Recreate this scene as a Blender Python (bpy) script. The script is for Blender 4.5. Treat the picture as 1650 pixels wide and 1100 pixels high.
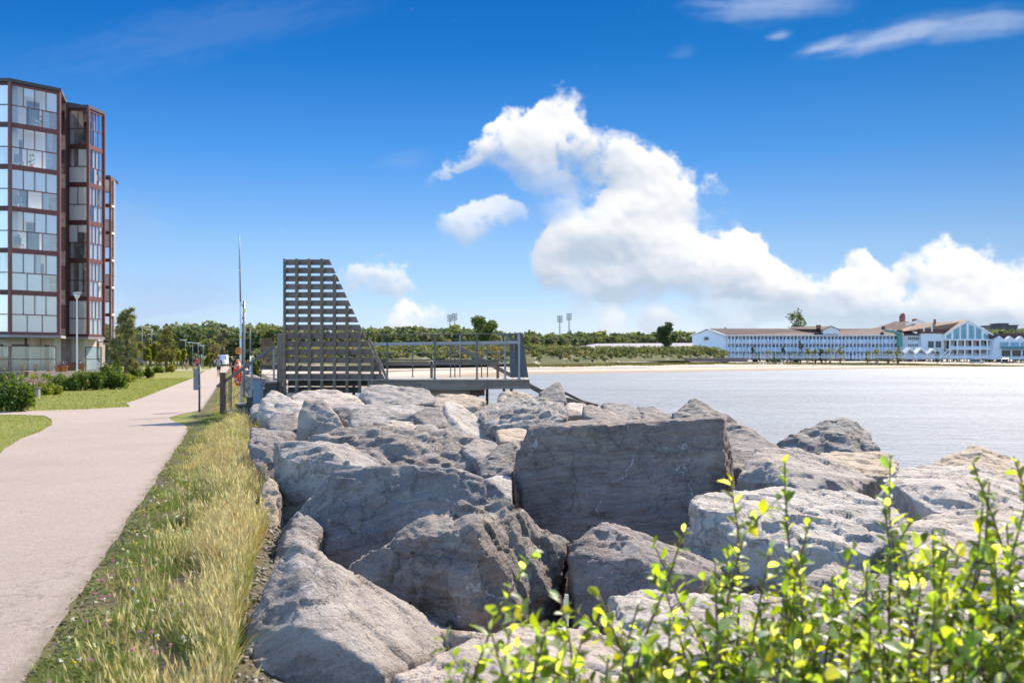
import bpy, bmesh, math, random
import numpy as np
from mathutils import Vector, Matrix
from math import radians as R, sin, cos, tan, atan, atan2, pi, sqrt

scene = bpy.context.scene
for o in list(bpy.data.objects):
    bpy.data.objects.remove(o)
C = scene.collection
random.seed(7)
rng = np.random.default_rng(7)

# ------------------------------------------------------------------ camera
F, CX, HY, EYE = 1604.0, 825.0, 576.0, 1.65      # focal length in photo pixels, centre, horizon row, eye height
cam_d = bpy.data.cameras.new('camera')
cam = bpy.data.objects.new('camera', cam_d); C.objects.link(cam)
cam.location = (0, 0, EYE); cam.rotation_euler = (R(90), 0, 0)
cam_d.sensor_width = 36.0; cam_d.lens = 36.0 * F / 1650.0
cam_d.shift_y = (HY - 550.0) / 1650.0
cam_d.clip_start = 0.1; cam_d.clip_end = 6000
cam_d.dof.use_dof = True; cam_d.dof.focus_distance = 12.0; cam_d.dof.aperture_fstop = 3.2
scene.camera = cam

# ------------------------------------------------------------------ sun, sky, exposure
SUN_AZ, SUN_EL = 30.0, 40.0                       # degrees right of straight ahead, above the horizon
sun_d = bpy.data.lights.new('sun', 'SUN'); sun_d.energy = 4.3; sun_d.angle = R(0.53); sun_d.color = (1.0, 0.91, 0.79)
sun = bpy.data.objects.new('sun', sun_d); C.objects.link(sun)
sdir = Vector((sin(R(SUN_AZ)) * cos(R(SUN_EL)), cos(R(SUN_AZ)) * cos(R(SUN_EL)), sin(R(SUN_EL))))
sun.rotation_euler = sdir.to_track_quat('Z', 'Y').to_euler()
scene.view_settings.view_transform = 'Standard'; scene.view_settings.look = 'None'
scene.view_settings.gamma = 1.0; scene.view_settings.exposure = 1.12
scene.cycles.use_denoising = True
scene.cycles.max_bounces = 6; scene.cycles.diffuse_bounces = 3; scene.cycles.glossy_bounces = 3
scene.cycles.transmission_bounces = 4; scene.cycles.transparent_max_bounces = 12
scene.cycles.sample_clamp_indirect = 6.0
scene.cycles.sample_clamp_direct = 0.0
scene.cycles.caustics_reflective = False; scene.cycles.caustics_refractive = False

class NT:
    """small helper to write node trees"""
    def __init__(s, tree): s.t = tree
    def n(s, typ, **kw):
        nd = s.t.nodes.new(typ)
        ins = kw.pop('i', {})
        for k, v in kw.items(): setattr(nd, k, v)
        for k, v in ins.items():
            sock = nd.inputs[k]
            if hasattr(v, 'links') or isinstance(v, bpy.types.NodeSocket): s.t.links.new(v, sock)
            else: sock.default_value = v
        return nd
    def math(s, op, a, b=0.0, c=None, clamp=False):
        d = {0: a, 1: b}
        if c is not None: d[2] = c
        return s.n('ShaderNodeMath', operation=op, use_clamp=clamp, i=d).outputs[0]
    def vmath(s, op, a, b=(0, 0, 0), out=0):
        return s.n('ShaderNodeVectorMath', operation=op, i={0: a, 1: b}).outputs[out]
    def smooth(s, x, lo, hi, a=0.0, b=1.0):
        return s.n('ShaderNodeMapRange', interpolation_type='SMOOTHSTEP', i={0: x, 1: lo, 2: hi, 3: a, 4: b}).outputs[0]
    def lin(s, x, lo, hi, a=0.0, b=1.0):
        return s.n('ShaderNodeMapRange', i={0: x, 1: lo, 2: hi, 3: a, 4: b}).outputs[0]
    def noise(s, vec, scale, detail=4, rough=0.5, dist=0.0, out=0, **kw):
        return s.n('ShaderNodeTexNoise', i={'Vector': vec, 'Scale': scale, 'Detail': detail, 'Roughness': rough, 'Distortion': dist}, **kw).outputs[out]
    def mix(s, f, a, b, blend='MIX'):
        nd = s.n('ShaderNodeMix', data_type='RGBA', blend_type=blend)
        for k, v in ((0, f), (6, a), (7, b)):
            if isinstance(v, bpy.types.NodeSocket): s.t.links.new(v, nd.inputs[k])
            else: nd.inputs[k].default_value = v if k == 0 else (tuple(v) + (1,))[:4]
        return nd.outputs[2]
    def ramp(s, f, stops, interp='LINEAR'):
        nd = s.n('ShaderNodeValToRGB', i={0: f}); cr = nd.color_ramp; cr.interpolation = interp
        while len(cr.elements) < len(stops): cr.elements.new(0.5)
        for e, (p, c) in zip(cr.elements, stops):
            e.position = p; e.color = (tuple(c) + (1,))[:4]
        return nd.outputs[0]
    def link(s, a, b): s.t.links.new(a, b)

def azel(px, py):
    az = atan((px - CX) / F); el = atan((HY - py) / sqrt(F * F + (px - CX) ** 2)); return az, el

def build_world():
    w = bpy.data.worlds.new('World'); scene.world = w; w.use_nodes = True
    t = w.node_tree; t.nodes.clear(); N = NT(t)
    sky = N.n('ShaderNodeTexSky', sky_type='NISHITA', sun_disc=False, sun_elevation=R(SUN_EL), sun_rotation=R(SUN_AZ),
              air_density=1.0, dust_density=0.3, ozone_density=4.0)
    tc = N.n('ShaderNodeTexCoord').outputs['Generated']
    sp = N.n('ShaderNodeSeparateXYZ', i={0: tc}).outputs
    az = N.math('ARCTAN2', sp[0], sp[1]); el = N.math('ARCSINE', sp[2])
    P = N.n('ShaderNodeCombineXYZ', i={0: az, 1: el}).outputs[0]
    # --- clear-sky tint against elevation (polarised deep blue high up, pale at the horizon; brightness added above the view fills the shadows)
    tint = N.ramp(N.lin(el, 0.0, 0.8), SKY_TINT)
    tint = N.mix(N.smooth(sp[1], 0.15, -0.35), tint, (1.50, 1.58, 1.66))  # unseen sky behind the viewer brightened, an added fill for the shadows
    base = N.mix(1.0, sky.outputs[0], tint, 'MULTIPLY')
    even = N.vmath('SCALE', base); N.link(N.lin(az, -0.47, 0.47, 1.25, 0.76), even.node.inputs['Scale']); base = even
    # --- clouds: density and shading worked out below over azimuth and elevation
    img, (a0, a1, e0, e1) = cloud_map()
    uv = N.n('ShaderNodeCombineXYZ', i={0: N.lin(az, a0, a1), 1: N.lin(el, e0, e1)}).outputs[0]
    for l in uv.node.inputs[0].links: l.from_node.clamp = False
    for l in uv.node.inputs[1].links: l.from_node.clamp = False
    tex = N.n('ShaderNodeTexImage', image=img, extension='CLIP', interpolation='Cubic', i={0: uv})
    tex.image.colorspace_settings.name = 'Non-Color'
    col = base
    # soft brightening of the far haze among the clouds
    hz = N.math('MULTIPLY', N.smooth(el, 0.075, 0.0), N.smooth(az, -0.15, 0.30, 0.28, 0.88))
    col = N.mix(hz, col, CLOUD_HAZE)
    col = N.mix(N.math('MULTIPLY', tex.outputs[1], N.math('GREATER_THAN', sp[1], 0.0)), col, N.vmath('SCALE', tex.outputs[0]))
    col.node.inputs[7].links[0].from_node.inputs['Scale'].default_value = 10.0
    # below the horizon: plain sea-grey
    col = N.mix(N.smooth(el, -0.02, -0.002, 1.0, 0.0), col, (1.2, 1.5, 1.9))
    w.cycles.sampling_method = 'MANUAL'; w.cycles.sample_map_resolution = 512
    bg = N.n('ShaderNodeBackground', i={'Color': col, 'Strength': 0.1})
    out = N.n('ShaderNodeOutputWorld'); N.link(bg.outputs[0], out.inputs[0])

SKY_TINT = [(0.0, (0.3339, 0.4349, 0.6561)), (0.06, (0.3495, 0.4155, 0.5815)), (0.137, (0.3061, 0.3847, 0.5012)), (0.25, (0.1196, 0.2938, 0.4768)), (0.36, (0.032100000000000004, 0.2149, 0.4089)), (0.44, (0.015300000000000001, 0.1818, 0.3769)), (0.6, (0.595, 0.8, 1.0925)), (0.8, (1.0625, 1.2, 1.3225)), (1.0, (1.105, 1.25, 1.38))]  # stops above the view are brightened to lift the shadows
CLOUD_DARK, CLOUD_MID, CLOUD_LIT = (2.47, 2.90, 3.53), (3.53, 3.74, 4.10), (4.87, 4.87, 4.87)
CLOUD_HAZE = (4.1, 4.45, 4.75); CIRRUS_COL = (2.05, 2.62, 3.82)

def noise2(x, y, seed):
    rg = np.random.default_rng(seed); g = rg.normal(size=(256, 256, 2)); g /= np.linalg.norm(g, axis=2)[..., None]
    i = np.floor(x).astype(int); j = np.floor(y).astype(int); fx = x - i; fy = y - j
    u = fx ** 3 * (fx * (fx * 6 - 15) + 10); v = fy ** 3 * (fy * (fy * 6 - 15) + 10)
    def c(a, b):
        q = g[(i + a) & 255, (j + b) & 255]; return q[..., 0] * (fx - a) + q[..., 1] * (fy - b)
    return (c(0, 0) * (1 - u) + c(1, 0) * u) * (1 - v) + (c(0, 1) * (1 - u) + c(1, 1) * u) * v
def fbm2(x, y, o, seed, g=0.5, billow=False):
    r = 0; a = 1.0
    for k in range(o):
        n = noise2(x * 2.07 ** k + 3.7 * k, y * 2.07 ** k + 9.1 * k, seed + k)
        r = r + a * ((0.32 - np.abs(n)) * 1.6 if billow else n); a *= g
    return r
def blur(a, s):
    k = np.exp(-0.5 * (np.arange(-int(3 * s), int(3 * s) + 1) / s) ** 2); k /= k.sum(); h = len(k) // 2
    for ax in (0, 1):
        pad = [(0, 0), (0, 0)]; pad[ax] = (h, h); p = np.pad(a, pad, mode='edge')
        c = np.cumsum(np.zeros(1)) if False else None
        n = a.shape[ax]; r = 0
        for q, w in enumerate(k): r = r + w * (p[q:q + n] if ax == 0 else p[:, q:q + n])
        a = r
    return a
def cloud_map():
    W, H = 1600, 500
    a0, a1, e0, e1 = -0.62, 0.62, 0.0, 0.39
    az = a0 + (np.arange(W) + .5) / W * (a1 - a0); el = e0 + (np.arange(H) + .5) / H * (e1 - e0)
    X = (CX + F * np.tan(az))[None] + np.zeros((H, 1)); Y = HY - np.tan(el)[:, None] * np.sqrt(F * F + (X - CX) ** 2)
    wx = 16 * fbm2(X / 70, Y / 70, 5, 5, .55); wy = 16 * fbm2(X / 70, Y / 70, 5, 25, .55)
    x = X + wx; y = Y + wy
    Hh = np.full(X.shape, -40.0); wt = np.zeros(X.shape); ws = np.zeros(X.shape)
    for L in LOBES:
        px, py, r = L[:3]; w = L[3] if len(L) > 3 else 1.0; ry = r * (L[4] if len(L) > 4 else 0.9)
        q = 1 - ((x - px) / r) ** 2 - ((y - py) / ry) ** 2
        h = np.where(q > 0, np.sqrt(np.maximum(q, 0)), q * 0.9) * r * 0.8
        h = np.maximum(h, -60); k = 9.0
        Hh = k * np.logaddexp(Hh / k, h / k)
        g = np.exp(np.clip(q * 2.2, -8, 2.2)); wt += g * w; ws += g
    dens = wt / np.maximum(ws, 1e-6)
    det = 13 * fbm2(X / 34, Y / 34, 5, 45, .55, True) + 7 * fbm2(X / 60, Y / 60, 4, 65, .6)
    Hd = Hh - 6 + det
    wis = fbm2(X / 26, Y / 20, 5, 145, .62)
    er = np.clip(0.5 + 1.6 * fbm2(X / 90, Y / 90, 3, 155), 0, 1)          # some edges fray, some stay crisp
    Hd = Hd + 4.5 - 4 * er + 21 * wis * (0.25 + er) * np.exp(-np.clip(Hd, 0, 60) / 22)
    a = np.clip(Hd / (13 + 30 * er), 0, 1); a = a * a * (3 - 2 * a)
    Hs = blur(np.maximum(Hh - 6 + 0.55 * det, 0), 2.4)
    gy, gx = np.gradient(Hs)                                     # rows run upwards (elevation)
    n = np.sqrt(gx ** 2 + gy ** 2 + 1.0)
    lam = (-gx * 0.30 - gy * 0.80 + 0.45) / n
    big = blur(np.maximum(Hh, 0), 16); by, bx = np.gradient(big)
    base = -by * 0.9 - bx * 0.25
    lit = 0.60 + 0.36 * blur(lam - 0.3, 2.0) + 0.55 * np.clip(base, -1, 1) + 0.30 * fbm2(X / 110, Y / 70, 4, 77, .55)
    for (px, py, rx, ry, w) in GREYS: lit = lit - w * np.exp(-((x - px) / rx) ** 2 - ((y - py) / ry) ** 2)
    low = np.clip((-base) * 2.4, 0, 1)
    soft = blur(a, 6); a = a * (1 - .75 * low) + soft * .75 * low
    a = a * (0.82 * a + 0.18) * np.clip(dens, 0, 1)
    lit = np.clip(lit, 0, 1)[..., None]
    dk, md, lt = (np.array(c) / 10 for c in (CLOUD_DARK, CLOUD_MID, CLOUD_LIT))
    col = np.where(lit < .5, dk + (md - dk) * lit * 2, md + (lt - md) * (lit - .5) * 2)
    # thin cirrus streaks
    ca = np.zeros(X.shape)
    for (px, py, rx, ry, ang, w) in CIRRUS:
        c, s_ = cos(R(ang)), sin(R(ang)); dx, dy = X - px, -(Y - py)
        u = (dx * c + dy * s_); v = (-dx * s_ + dy * c)
        v2 = v + 10 * fbm2(u / 90, v / 60, 3, 91)
        m = np.clip(1 - np.sqrt((u / rx) ** 2 + (v2 / ry) ** 2), 0, 1)
        st = fbm2(u / 110 + v2 / 40, v2 / 13, 5, 95, .5) * .8 + fbm2(u / 30, v2 / 16, 3, 99, .5) * .35
        ca = np.maximum(ca, w * np.clip(m * 1.5, 0, 1) * np.clip(0.35 + 0.9 * m + st, 0, 1))
    ca = blur(np.clip(ca, 0, .85), 1.3)
    cc = np.array(CIRRUS_COL) / 10
    A = 1 - (1 - a) * (1 - ca)
    col = np.where(A[..., None] > 1e-4, (col * a[..., None] + cc * (ca * (1 - a))[..., None]) / np.maximum(A, 1e-4)[..., None], cc)
    img = bpy.data.images.new('cloud_map', W, H, alpha=True, float_buffer=True)
    img.alpha_mode = 'CHANNEL_PACKED'
    out = np.ones((H, W, 4), np.float32); out[..., :3] = col; out[..., 3] = A
    img.pixels.foreach_set(out.ravel()); img.update(); img.pack()
    return img, (a0, a1, e0, e1)
LOBES = [  # photo px, py, radius, opacity, flattening
    (905, 168, 30), (885, 178, 24), (922, 190, 30), (830, 196, 28), (855, 205, 28, .9), (802, 220, 30), (782, 246, 26), (815, 238, 36), (860, 228, 42), (900, 222, 40), (938, 232, 40),
    (758, 262, 22, .9, .6), (735, 272, 18, .75, .6), (708, 285, 14, .5, .6), (830, 252, 26), (870, 258, 30, .9), (962, 236, 36), (985, 232, 28), (1010, 250, 34), (1000, 282, 38), (960, 270, 36), (925, 258, 32), (950, 290, 26, .8),
    (1042, 258, 30), (1062, 276, 42), (1090, 292, 34), (1082, 330, 46), (1030, 312, 48), (1106, 312, 24), (1102, 348, 24), (1050, 360, 52), (1000, 340, 40), (985, 362, 42), (960, 340, 28, .8),
    (930, 362, 42), (985, 348, 46), (902, 392, 38), (960, 392, 62), (1030, 402, 62), (1082, 392, 42), (1112, 402, 28, .8),
    (895, 420, 38), (932, 430, 38), (882, 442, 26), (982, 446, 44), (1042, 440, 52), (1102, 426, 48), (1150, 416, 42), (1188, 392, 36), (1204, 398, 30), (1180, 432, 52), (1232, 450, 46), (1130, 450, 44), (1252, 466, 54), (1000, 460, 40, .8), (930, 455, 36, .7),
    (1385, 426, 30), (1392, 446, 34), (1350, 456, 24), (1366, 476, 46), (1422, 470, 42), (1305, 472, 42), (1275, 462, 32), (1240, 440, 28),
    (1490, 422, 34), (1512, 410, 36), (1542, 420, 36), (1482, 446, 42), (1532, 450, 62), (1582, 456, 48), (1602, 472, 52), (1642, 456, 38), (1627, 440, 26), (1592, 404, 15, .7, 1.2), (1662, 482, 54), (1705, 440, 60), (1790, 450, 90), (1900, 430, 90), (2050, 460, 110),
    (1320, 508, 60, .6, .5), (1420, 512, 70, .65, .5), (1520, 508, 80, .75, .5), (1620, 512, 80, .7, .5), (1240, 500, 50, .5, .5), (1150, 500, 46, .45, .6), (1175, 525, 50, .5, .5),
    (772, 356, 32, .75), (746, 362, 30, .75), (802, 346, 28, .7), (832, 346, 20, .45), (716, 356, 16, .5), (757, 376, 24, .7),
    (602, 450, 34, .8), (638, 456, 28, .8), (572, 450, 28, .6), (620, 438, 26, .8), (662, 462, 14, .5),
    (662, 512, 28, 1), (686, 508, 26, 1), (642, 522, 26, .95), (704, 512, 18, .95), (668, 528, 34, .95), (630, 532, 24, .8),
    (985, 514, 24, .7), (980, 528, 30, .6), (1060, 506, 26, .8), (1060, 525, 34, .7), (920, 482, 30, .45), (1146, 304, 20, .55), (1160, 312, 14, .4), (1135, 358, 22, .35), (1128, 340, 14, .35), (888, 342, 26, .35), (880, 330, 18, .3), (910, 335, 20, .4),
    (880, 285, 34, .55), (845, 285, 24, .4), (915, 315, 34, .5), (880, 310, 22, .3), (1175, 345, 16, .25), (690, 292, 12, .3), (-120, 430, 80, .6), (-230, 440, 100, .7), (-60, 470, 60, .4),
]
CIRRUS = [(1240, 5, 160, 40, 3, .62), (1440, 58, 180, 24, 12, .85), (1570, 40, 170, 34, 5, .6), (1335, 73, 66, 14, 12, .85), (1255, 57, 26, 10, 8, .6),
          (330, 50, 360, 60, 12, .10), (270, 480, 200, 80, 8, .45), (200, 360, 100, 70, -10, .2), (650, 258, 60, 24, 4, .14), (1100, 85, 30, 16, 10, .12)]
GREYS = [(965, 285, 70, 30, .45), (900, 300, 60, 20, .3), (975, 405, 80, 22, .42), (1100, 470, 160, 18, .3), (1020, 345, 30, 20, .2), (1345, 490, 60, 26, .45), (1190, 505, 90, 30, .35), (1500, 515, 160, 20, .3), (815, 275, 60, 16, .3), (1440, 500, 60, 20, .25)]
# ------------------------------------------------------------------ helpers
def P(px, py, d):
    """the world point seen at a photo pixel, d metres ahead"""
    return Vector(((px - CX) / F * d, d, EYE - (py - HY) / F * d))
def XE(y):  # right edge of the footpath
    return -2.46 - 0.277 * (y - 5.0)

def tag(o, label=None, cat=None, group=None, kind=None):
    if label: o['label'] = label
    if cat: o['category'] = cat
    if group: o['group'] = group
    if kind: o['kind'] = kind
    return o
def empty(name, loc, rz=0.0, **kw):
    o = bpy.data.objects.new(name, None); C.objects.link(o); o.location = loc; o.rotation_euler = (0, 0, rz)
    o.empty_display_size = 0.2
    return tag(o, **kw)
def kids(o): return [c for c in bpy.data.objects if c.parent == o]
def copy_tree(o, parent=None):
    c = o.copy(); C.objects.link(c); c.parent = parent
    for ch in kids(o): copy_tree(ch, c)
    return c

class MB:
    """collects shapes into one mesh"""
    def __init__(s): s.v = []; s.f = []; s.m = []
    def add(s, vs, fs, mi=0):
        b = len(s.v); s.v += [tuple(v) for v in vs]; s.f += [tuple(b + i for i in f) for f in fs]; s.m += [mi] * len(fs); return s
    def box(s, c, size, rz=0.0, mi=0, mat=None):
        hx, hy, hz = size[0] / 2, size[1] / 2, size[2] / 2
        vs = [Vector((x, y, z)) for x in (-hx, hx) for y in (-hy, hy) for z in (-hz, hz)]
        M = mat if mat is not None else Matrix.Rotation(rz, 3, 'Z')
        vs = [M @ v + Vector(c) for v in vs]
        return s.add(vs, [(0, 1, 3, 2), (4, 6, 7, 5), (0, 4, 5, 1), (2, 3, 7, 6), (0, 2, 6, 4), (1, 5, 7, 3)], mi)
    def span(s, a, b, mi=0):
        a, b = Vector(a), Vector(b); return s.box((a + b) / 2, [abs(b[i] - a[i]) for i in range(3)], 0, mi)
    def bar(s, a, b, w, h, mi=0, up=(0, 0, 1)):
        a, b = Vector(a), Vector(b); x = (b - a); L = x.length; x.normalize(); up = Vector(up)
        y = up.cross(x)
        if y.length < 1e-4: y = Vector((0, 1, 0)).cross(x)
        y.normalize(); z = x.cross(y)
        return s.box((a + b) / 2, (L, w, h), mi=mi, mat=Matrix((x, y, z)).transposed())
    def tube(s, pts, r, n=8, mi=0, caps=True):
        pts = [Vector(p) for p in pts]; rs = r if isinstance(r, (list, tuple)) else [r] * len(pts)
        vs = []; fs = []
        ref = None
        for i, p in enumerate(pts):
            d = (pts[min(i + 1, len(pts) - 1)] - pts[max(i - 1, 0)]).normalized()
            if ref is None: ref = Vector((1, 0, 0)) if abs(d.x) < 0.9 else Vector((0, 1, 0))
            u = (ref - d * ref.dot(d)).normalized(); w = d.cross(u); ref = u
            for k in range(n):
                a = 2 * pi * k / n; vs.append(p + (u * cos(a) + w * sin(a)) * rs[i])
        for i in range(len(pts) - 1):
            for k in range(n):
                k2 = (k + 1) % n; fs.append((i * n + k, i * n + k2, (i + 1) * n + k2, (i + 1) * n + k))
        if caps:
            fs.append(tuple(range(n - 1, -1, -1))); fs.append(tuple((len(pts) - 1) * n + k for k in range(n)))
        return s.add(vs, fs, mi)
    def lathe(s, c, prof, n=16, mi=0):
        vs = []; fs = []; c = Vector(c)
        for (r, z) in prof:
            for k in range(n):
                a = 2 * pi * k / n; vs.append(c + Vector((r * cos(a), r * sin(a), z)))
        for i in range(len(prof) - 1):
            for k in range(n):
                k2 = (k + 1) % n; fs.append((i * n + k, i * n + k2, (i + 1) * n + k2, (i + 1) * n + k))
        fs.append(tuple(range(n - 1, -1, -1))); fs.append(tuple((len(prof) - 1) * n + k for k in range(n)))
        return s.add(vs, fs, mi)
    def prism(s, poly, a, b, axis='y', mi=0):
        """extrude a 2-D outline (pairs) between a and b along an axis; pairs are (x,z) for y, (y,z) for x, (x,y) for z"""
        n = len(poly)
        def mk(p, t): return {'y': (p[0], t, p[1]), 'x': (t, p[0], p[1]), 'z': (p[0], p[1], t)}[axis]
        vs = [mk(p, a) for p in poly] + [mk(p, b) for p in poly]
        fs = [tuple(range(n - 1, -1, -1)), tuple(range(n, 2 * n))] + [(i, (i + 1) % n, n + (i + 1) % n, n + i) for i in range(n)]
        return s.add(vs, fs, mi)
    def build(s, name, mats, parent=None, smooth=False, origin=None, bevel=0.0):
        me = bpy.data.meshes.new(name)
        vs = s.v
        if origin is not None: vs = [(v[0] - origin[0], v[1] - origin[1], v[2] - origin[2]) for v in vs]
        me.from_pydata(vs, [], s.f)
        mats = mats if isinstance(mats, (list, tuple)) else [mats]
        for m in mats: me.materials.append(m)
        if len(mats) > 1: me.polygons.foreach_set('material_index', s.m)
        bm = bmesh.new(); bm.from_mesh(me); bmesh.ops.recalc_face_normals(bm, faces=bm.faces); bm.to_mesh(me); bm.free()
        if smooth: me.polygons.foreach_set('use_smooth', [True] * len(me.polygons))
        o = bpy.data.objects.new(name, me); C.objects.link(o)
        if origin is not None: o.location = origin
        if parent is not None: o.parent = parent
        if bevel:
            b = o.modifiers.new('bevel', 'BEVEL'); b.width = bevel; b.segments = 2; b.limit_method = 'ANGLE'
        return o

def np_mesh(name, verts, faces, mat, col=None, parent=None, smooth=False, loc=None):
    """big mesh from numpy arrays; faces is (n,k); col is (n,3) per face"""
    me = bpy.data.meshes.new(name); verts = np.asarray(verts, np.float32); faces = np.asarray(faces, np.int32)
    n, k = faces.shape
    me.vertices.add(len(verts)); me.vertices.foreach_set('co', verts.ravel())
    me.loops.add(n * k); me.loops.foreach_set('vertex_index', faces.ravel())
    me.polygons.add(n); me.polygons.foreach_set('loop_start', np.arange(0, n * k, k, dtype=np.int32))
    me.polygons.foreach_set('loop_total', np.full(n, k, np.int32))
    if smooth: me.polygons.foreach_set('use_smooth', np.ones(n, bool))
    me.update(calc_edges=True)
    if col is not None:
        ca = me.color_attributes.new('tone', 'FLOAT_COLOR', 'CORNER')
        c4 = np.ones((n, 4), np.float32); c4[:, :3] = col
        ca.data.foreach_set('color', np.repeat(c4, k, 0).ravel())
    me.materials.append(mat)
    o = bpy.data.objects.new(name, me); C.objects.link(o)
    if loc is not None: o.location = loc
    if parent is not None: o.parent = parent
    return o

# numpy gradient noise
_perm = np.random.default_rng(3).permutation(256); _perm = np.concatenate([_perm, _perm, _perm])
_grad = np.random.default_rng(4).normal(size=(256, 3)); _grad /= np.linalg.norm(_grad, axis=1)[:, None]
def pnoise(p):
    p = np.asarray(p, float); i = np.floor(p).astype(int); f = p - i; i &= 255
    u = f * f * f * (f * (f * 6 - 15) + 10); r = 0
    for dx in (0, 1):
        for dy in (0, 1):
            for dz in (0, 1):
                h = _perm[_perm[_perm[i[:, 0] + dx] + i[:, 1] + dy] + i[:, 2] + dz]
                g = (_grad[h] * (f - np.array([dx, dy, dz]))).sum(1)
                r = r + g * (u[:, 0] if dx else 1 - u[:, 0]) * (u[:, 1] if dy else 1 - u[:, 1]) * (u[:, 2] if dz else 1 - u[:, 2])
    return r
def fbm(p, o=4, g=0.5):
    r = 0; a = 1.0
    for k in range(o): r = r + a * pnoise(p * 2.03 ** k + 17.3 * k); a *= g
    return r

# ------------------------------------------------------------------ materials
MATS = {}
def newmat(name):
    m = bpy.data.materials.new(name); m.use_nodes = True; m.node_tree.nodes.clear(); return m, NT(m.node_tree)
def finish(m, N, bsdf, disp=None):
    o = N.n('ShaderNodeOutputMaterial'); N.link(bsdf, o.inputs[0]); MATS[m.name] = m; return m
def principled(N, color, rough=0.6, normal=None, spec=0.4, metal=0.0, **extra):
    d = {'Base Color': color if isinstance(color, bpy.types.NodeSocket) else (tuple(color) + (1,))[:4], 'Roughness': rough, 'Specular IOR Level': spec, 'Metallic': metal}
    if normal is not None: d['Normal'] = normal
    d.update(extra)
    return N.n('ShaderNodeBsdfPrincipled', i=d)
def bump(N, h, strength=0.3, dist=0.01):
    return N.n('ShaderNodeBump', i={'Height': h, 'Strength': strength, 'Distance': dist}).outputs[0]

def mat_plain(name, color, rough=0.5, var=0.12, scale=3.0, metal=0.0, spec=0.4, bmp=0.0, bscale=40.0, coord='Object'):
    """one paint or material with mild mottling and grain"""
    m, N = newmat(name); tc = N.n('ShaderNodeTexCoord').outputs[coord]
    n1 = N.noise(tc, scale, 6, 0.6)
    k = N.lin(n1, 0.25, 0.75, 1 - var, 1 + var)
    col = N.vmath('SCALE', tuple(color)); N.link(k, col.node.inputs['Scale'])
    nm = bump(N, N.noise(tc, bscale, 4, 0.6), bmp, 0.01) if bmp else None
    b = principled(N, col, N.lin(n1, 0.2, 0.8, rough - 0.06, rough + 0.06), nm, spec, metal)
    return finish(m, N, b.outputs[0])

def mat_wood(name, c1, c2, scale=1.0, axis=0, rough=0.8, green=0.0):
    """weathered timber, grain along an axis"""
    m, N = newmat(name); tc = N.n('ShaderNodeTexCoord').outputs['Object']
    st = [22 * scale] * 3; st[axis] = 1.2 * scale
    v = N.vmath('MULTIPLY', tc, tuple(st))
    oi = N.n('ShaderNodeObjectInfo').outputs['Random']
    v = N.vmath('ADD', v, N.n('ShaderNodeCombineXYZ', i={0: N.math('MULTIPLY', oi, 40), 1: N.math('MULTIPLY', oi, 23), 2: N.math('MULTIPLY', oi, 31)}).outputs[0])
    g = N.noise(v, 1.0, 7, 0.6, 0.8)
    big = N.noise(tc, 1.7 * scale, 5, 0.6)
    col = N.mix(N.lin(g, 0.3, 0.7), c1, c2)
    col = N.mix(N.lin(big, 0.35, 0.75, 0.0, 0.55), col, [x * 0.55 for x in c1])
    if green: col = N.mix(N.math('MULTIPLY', N.smooth(N.noise(tc, 3.1, 5, 0.65), 0.5, 0.72), green), col, (0.09, 0.10, 0.055))
    kn = N.noise(tc, 9 * scale, 2, 0.5)
    col = N.mix(N.smooth(kn, 0.70, 0.76, 0, 0.7), col, [x * 0.3 for x in c1])
    return finish(m, N, principled(N, col, rough, bump(N, g, 0.5, 0.006), 0.25).outputs[0])

def mat_leaf(name, trans=0.45, rough=0.55, spec=0.25, back=None, var=0.25, tcol=(1.6, 1.5, 0.45)):
    """foliage: colour from the mesh's own 'tone', light passing through"""
    m, N = newmat(name)
    at = N.n('ShaderNodeVertexColor', layer_name='tone').outputs[0]
    pos = N.n('ShaderNodeTexCoord').outputs['Object']
    k = N.lin(N.noise(pos, 1.3, 5, 0.65), 0.3, 0.7, 1 - var, 1 + var)
    col = N.vmath('SCALE', at); N.link(k, col.node.inputs['Scale'])
    if back is not None:
        bf = N.n('ShaderNodeNewGeometry').outputs['Backfacing']
        colr = N.mix(N.math('MULTIPLY', bf, 0.85), col, back)
    else: colr = col
    b = principled(N, colr, rough, None, spec)
    tr = N.n('ShaderNodeBsdfTranslucent', i={'Color': N.vmath('MULTIPLY', col, tcol)})
    mx = N.n('ShaderNodeMixShader', i={0: trans, 1: b.outputs[0], 2: tr.outputs[0]})
    return finish(m, N, mx.outputs[0])

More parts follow.
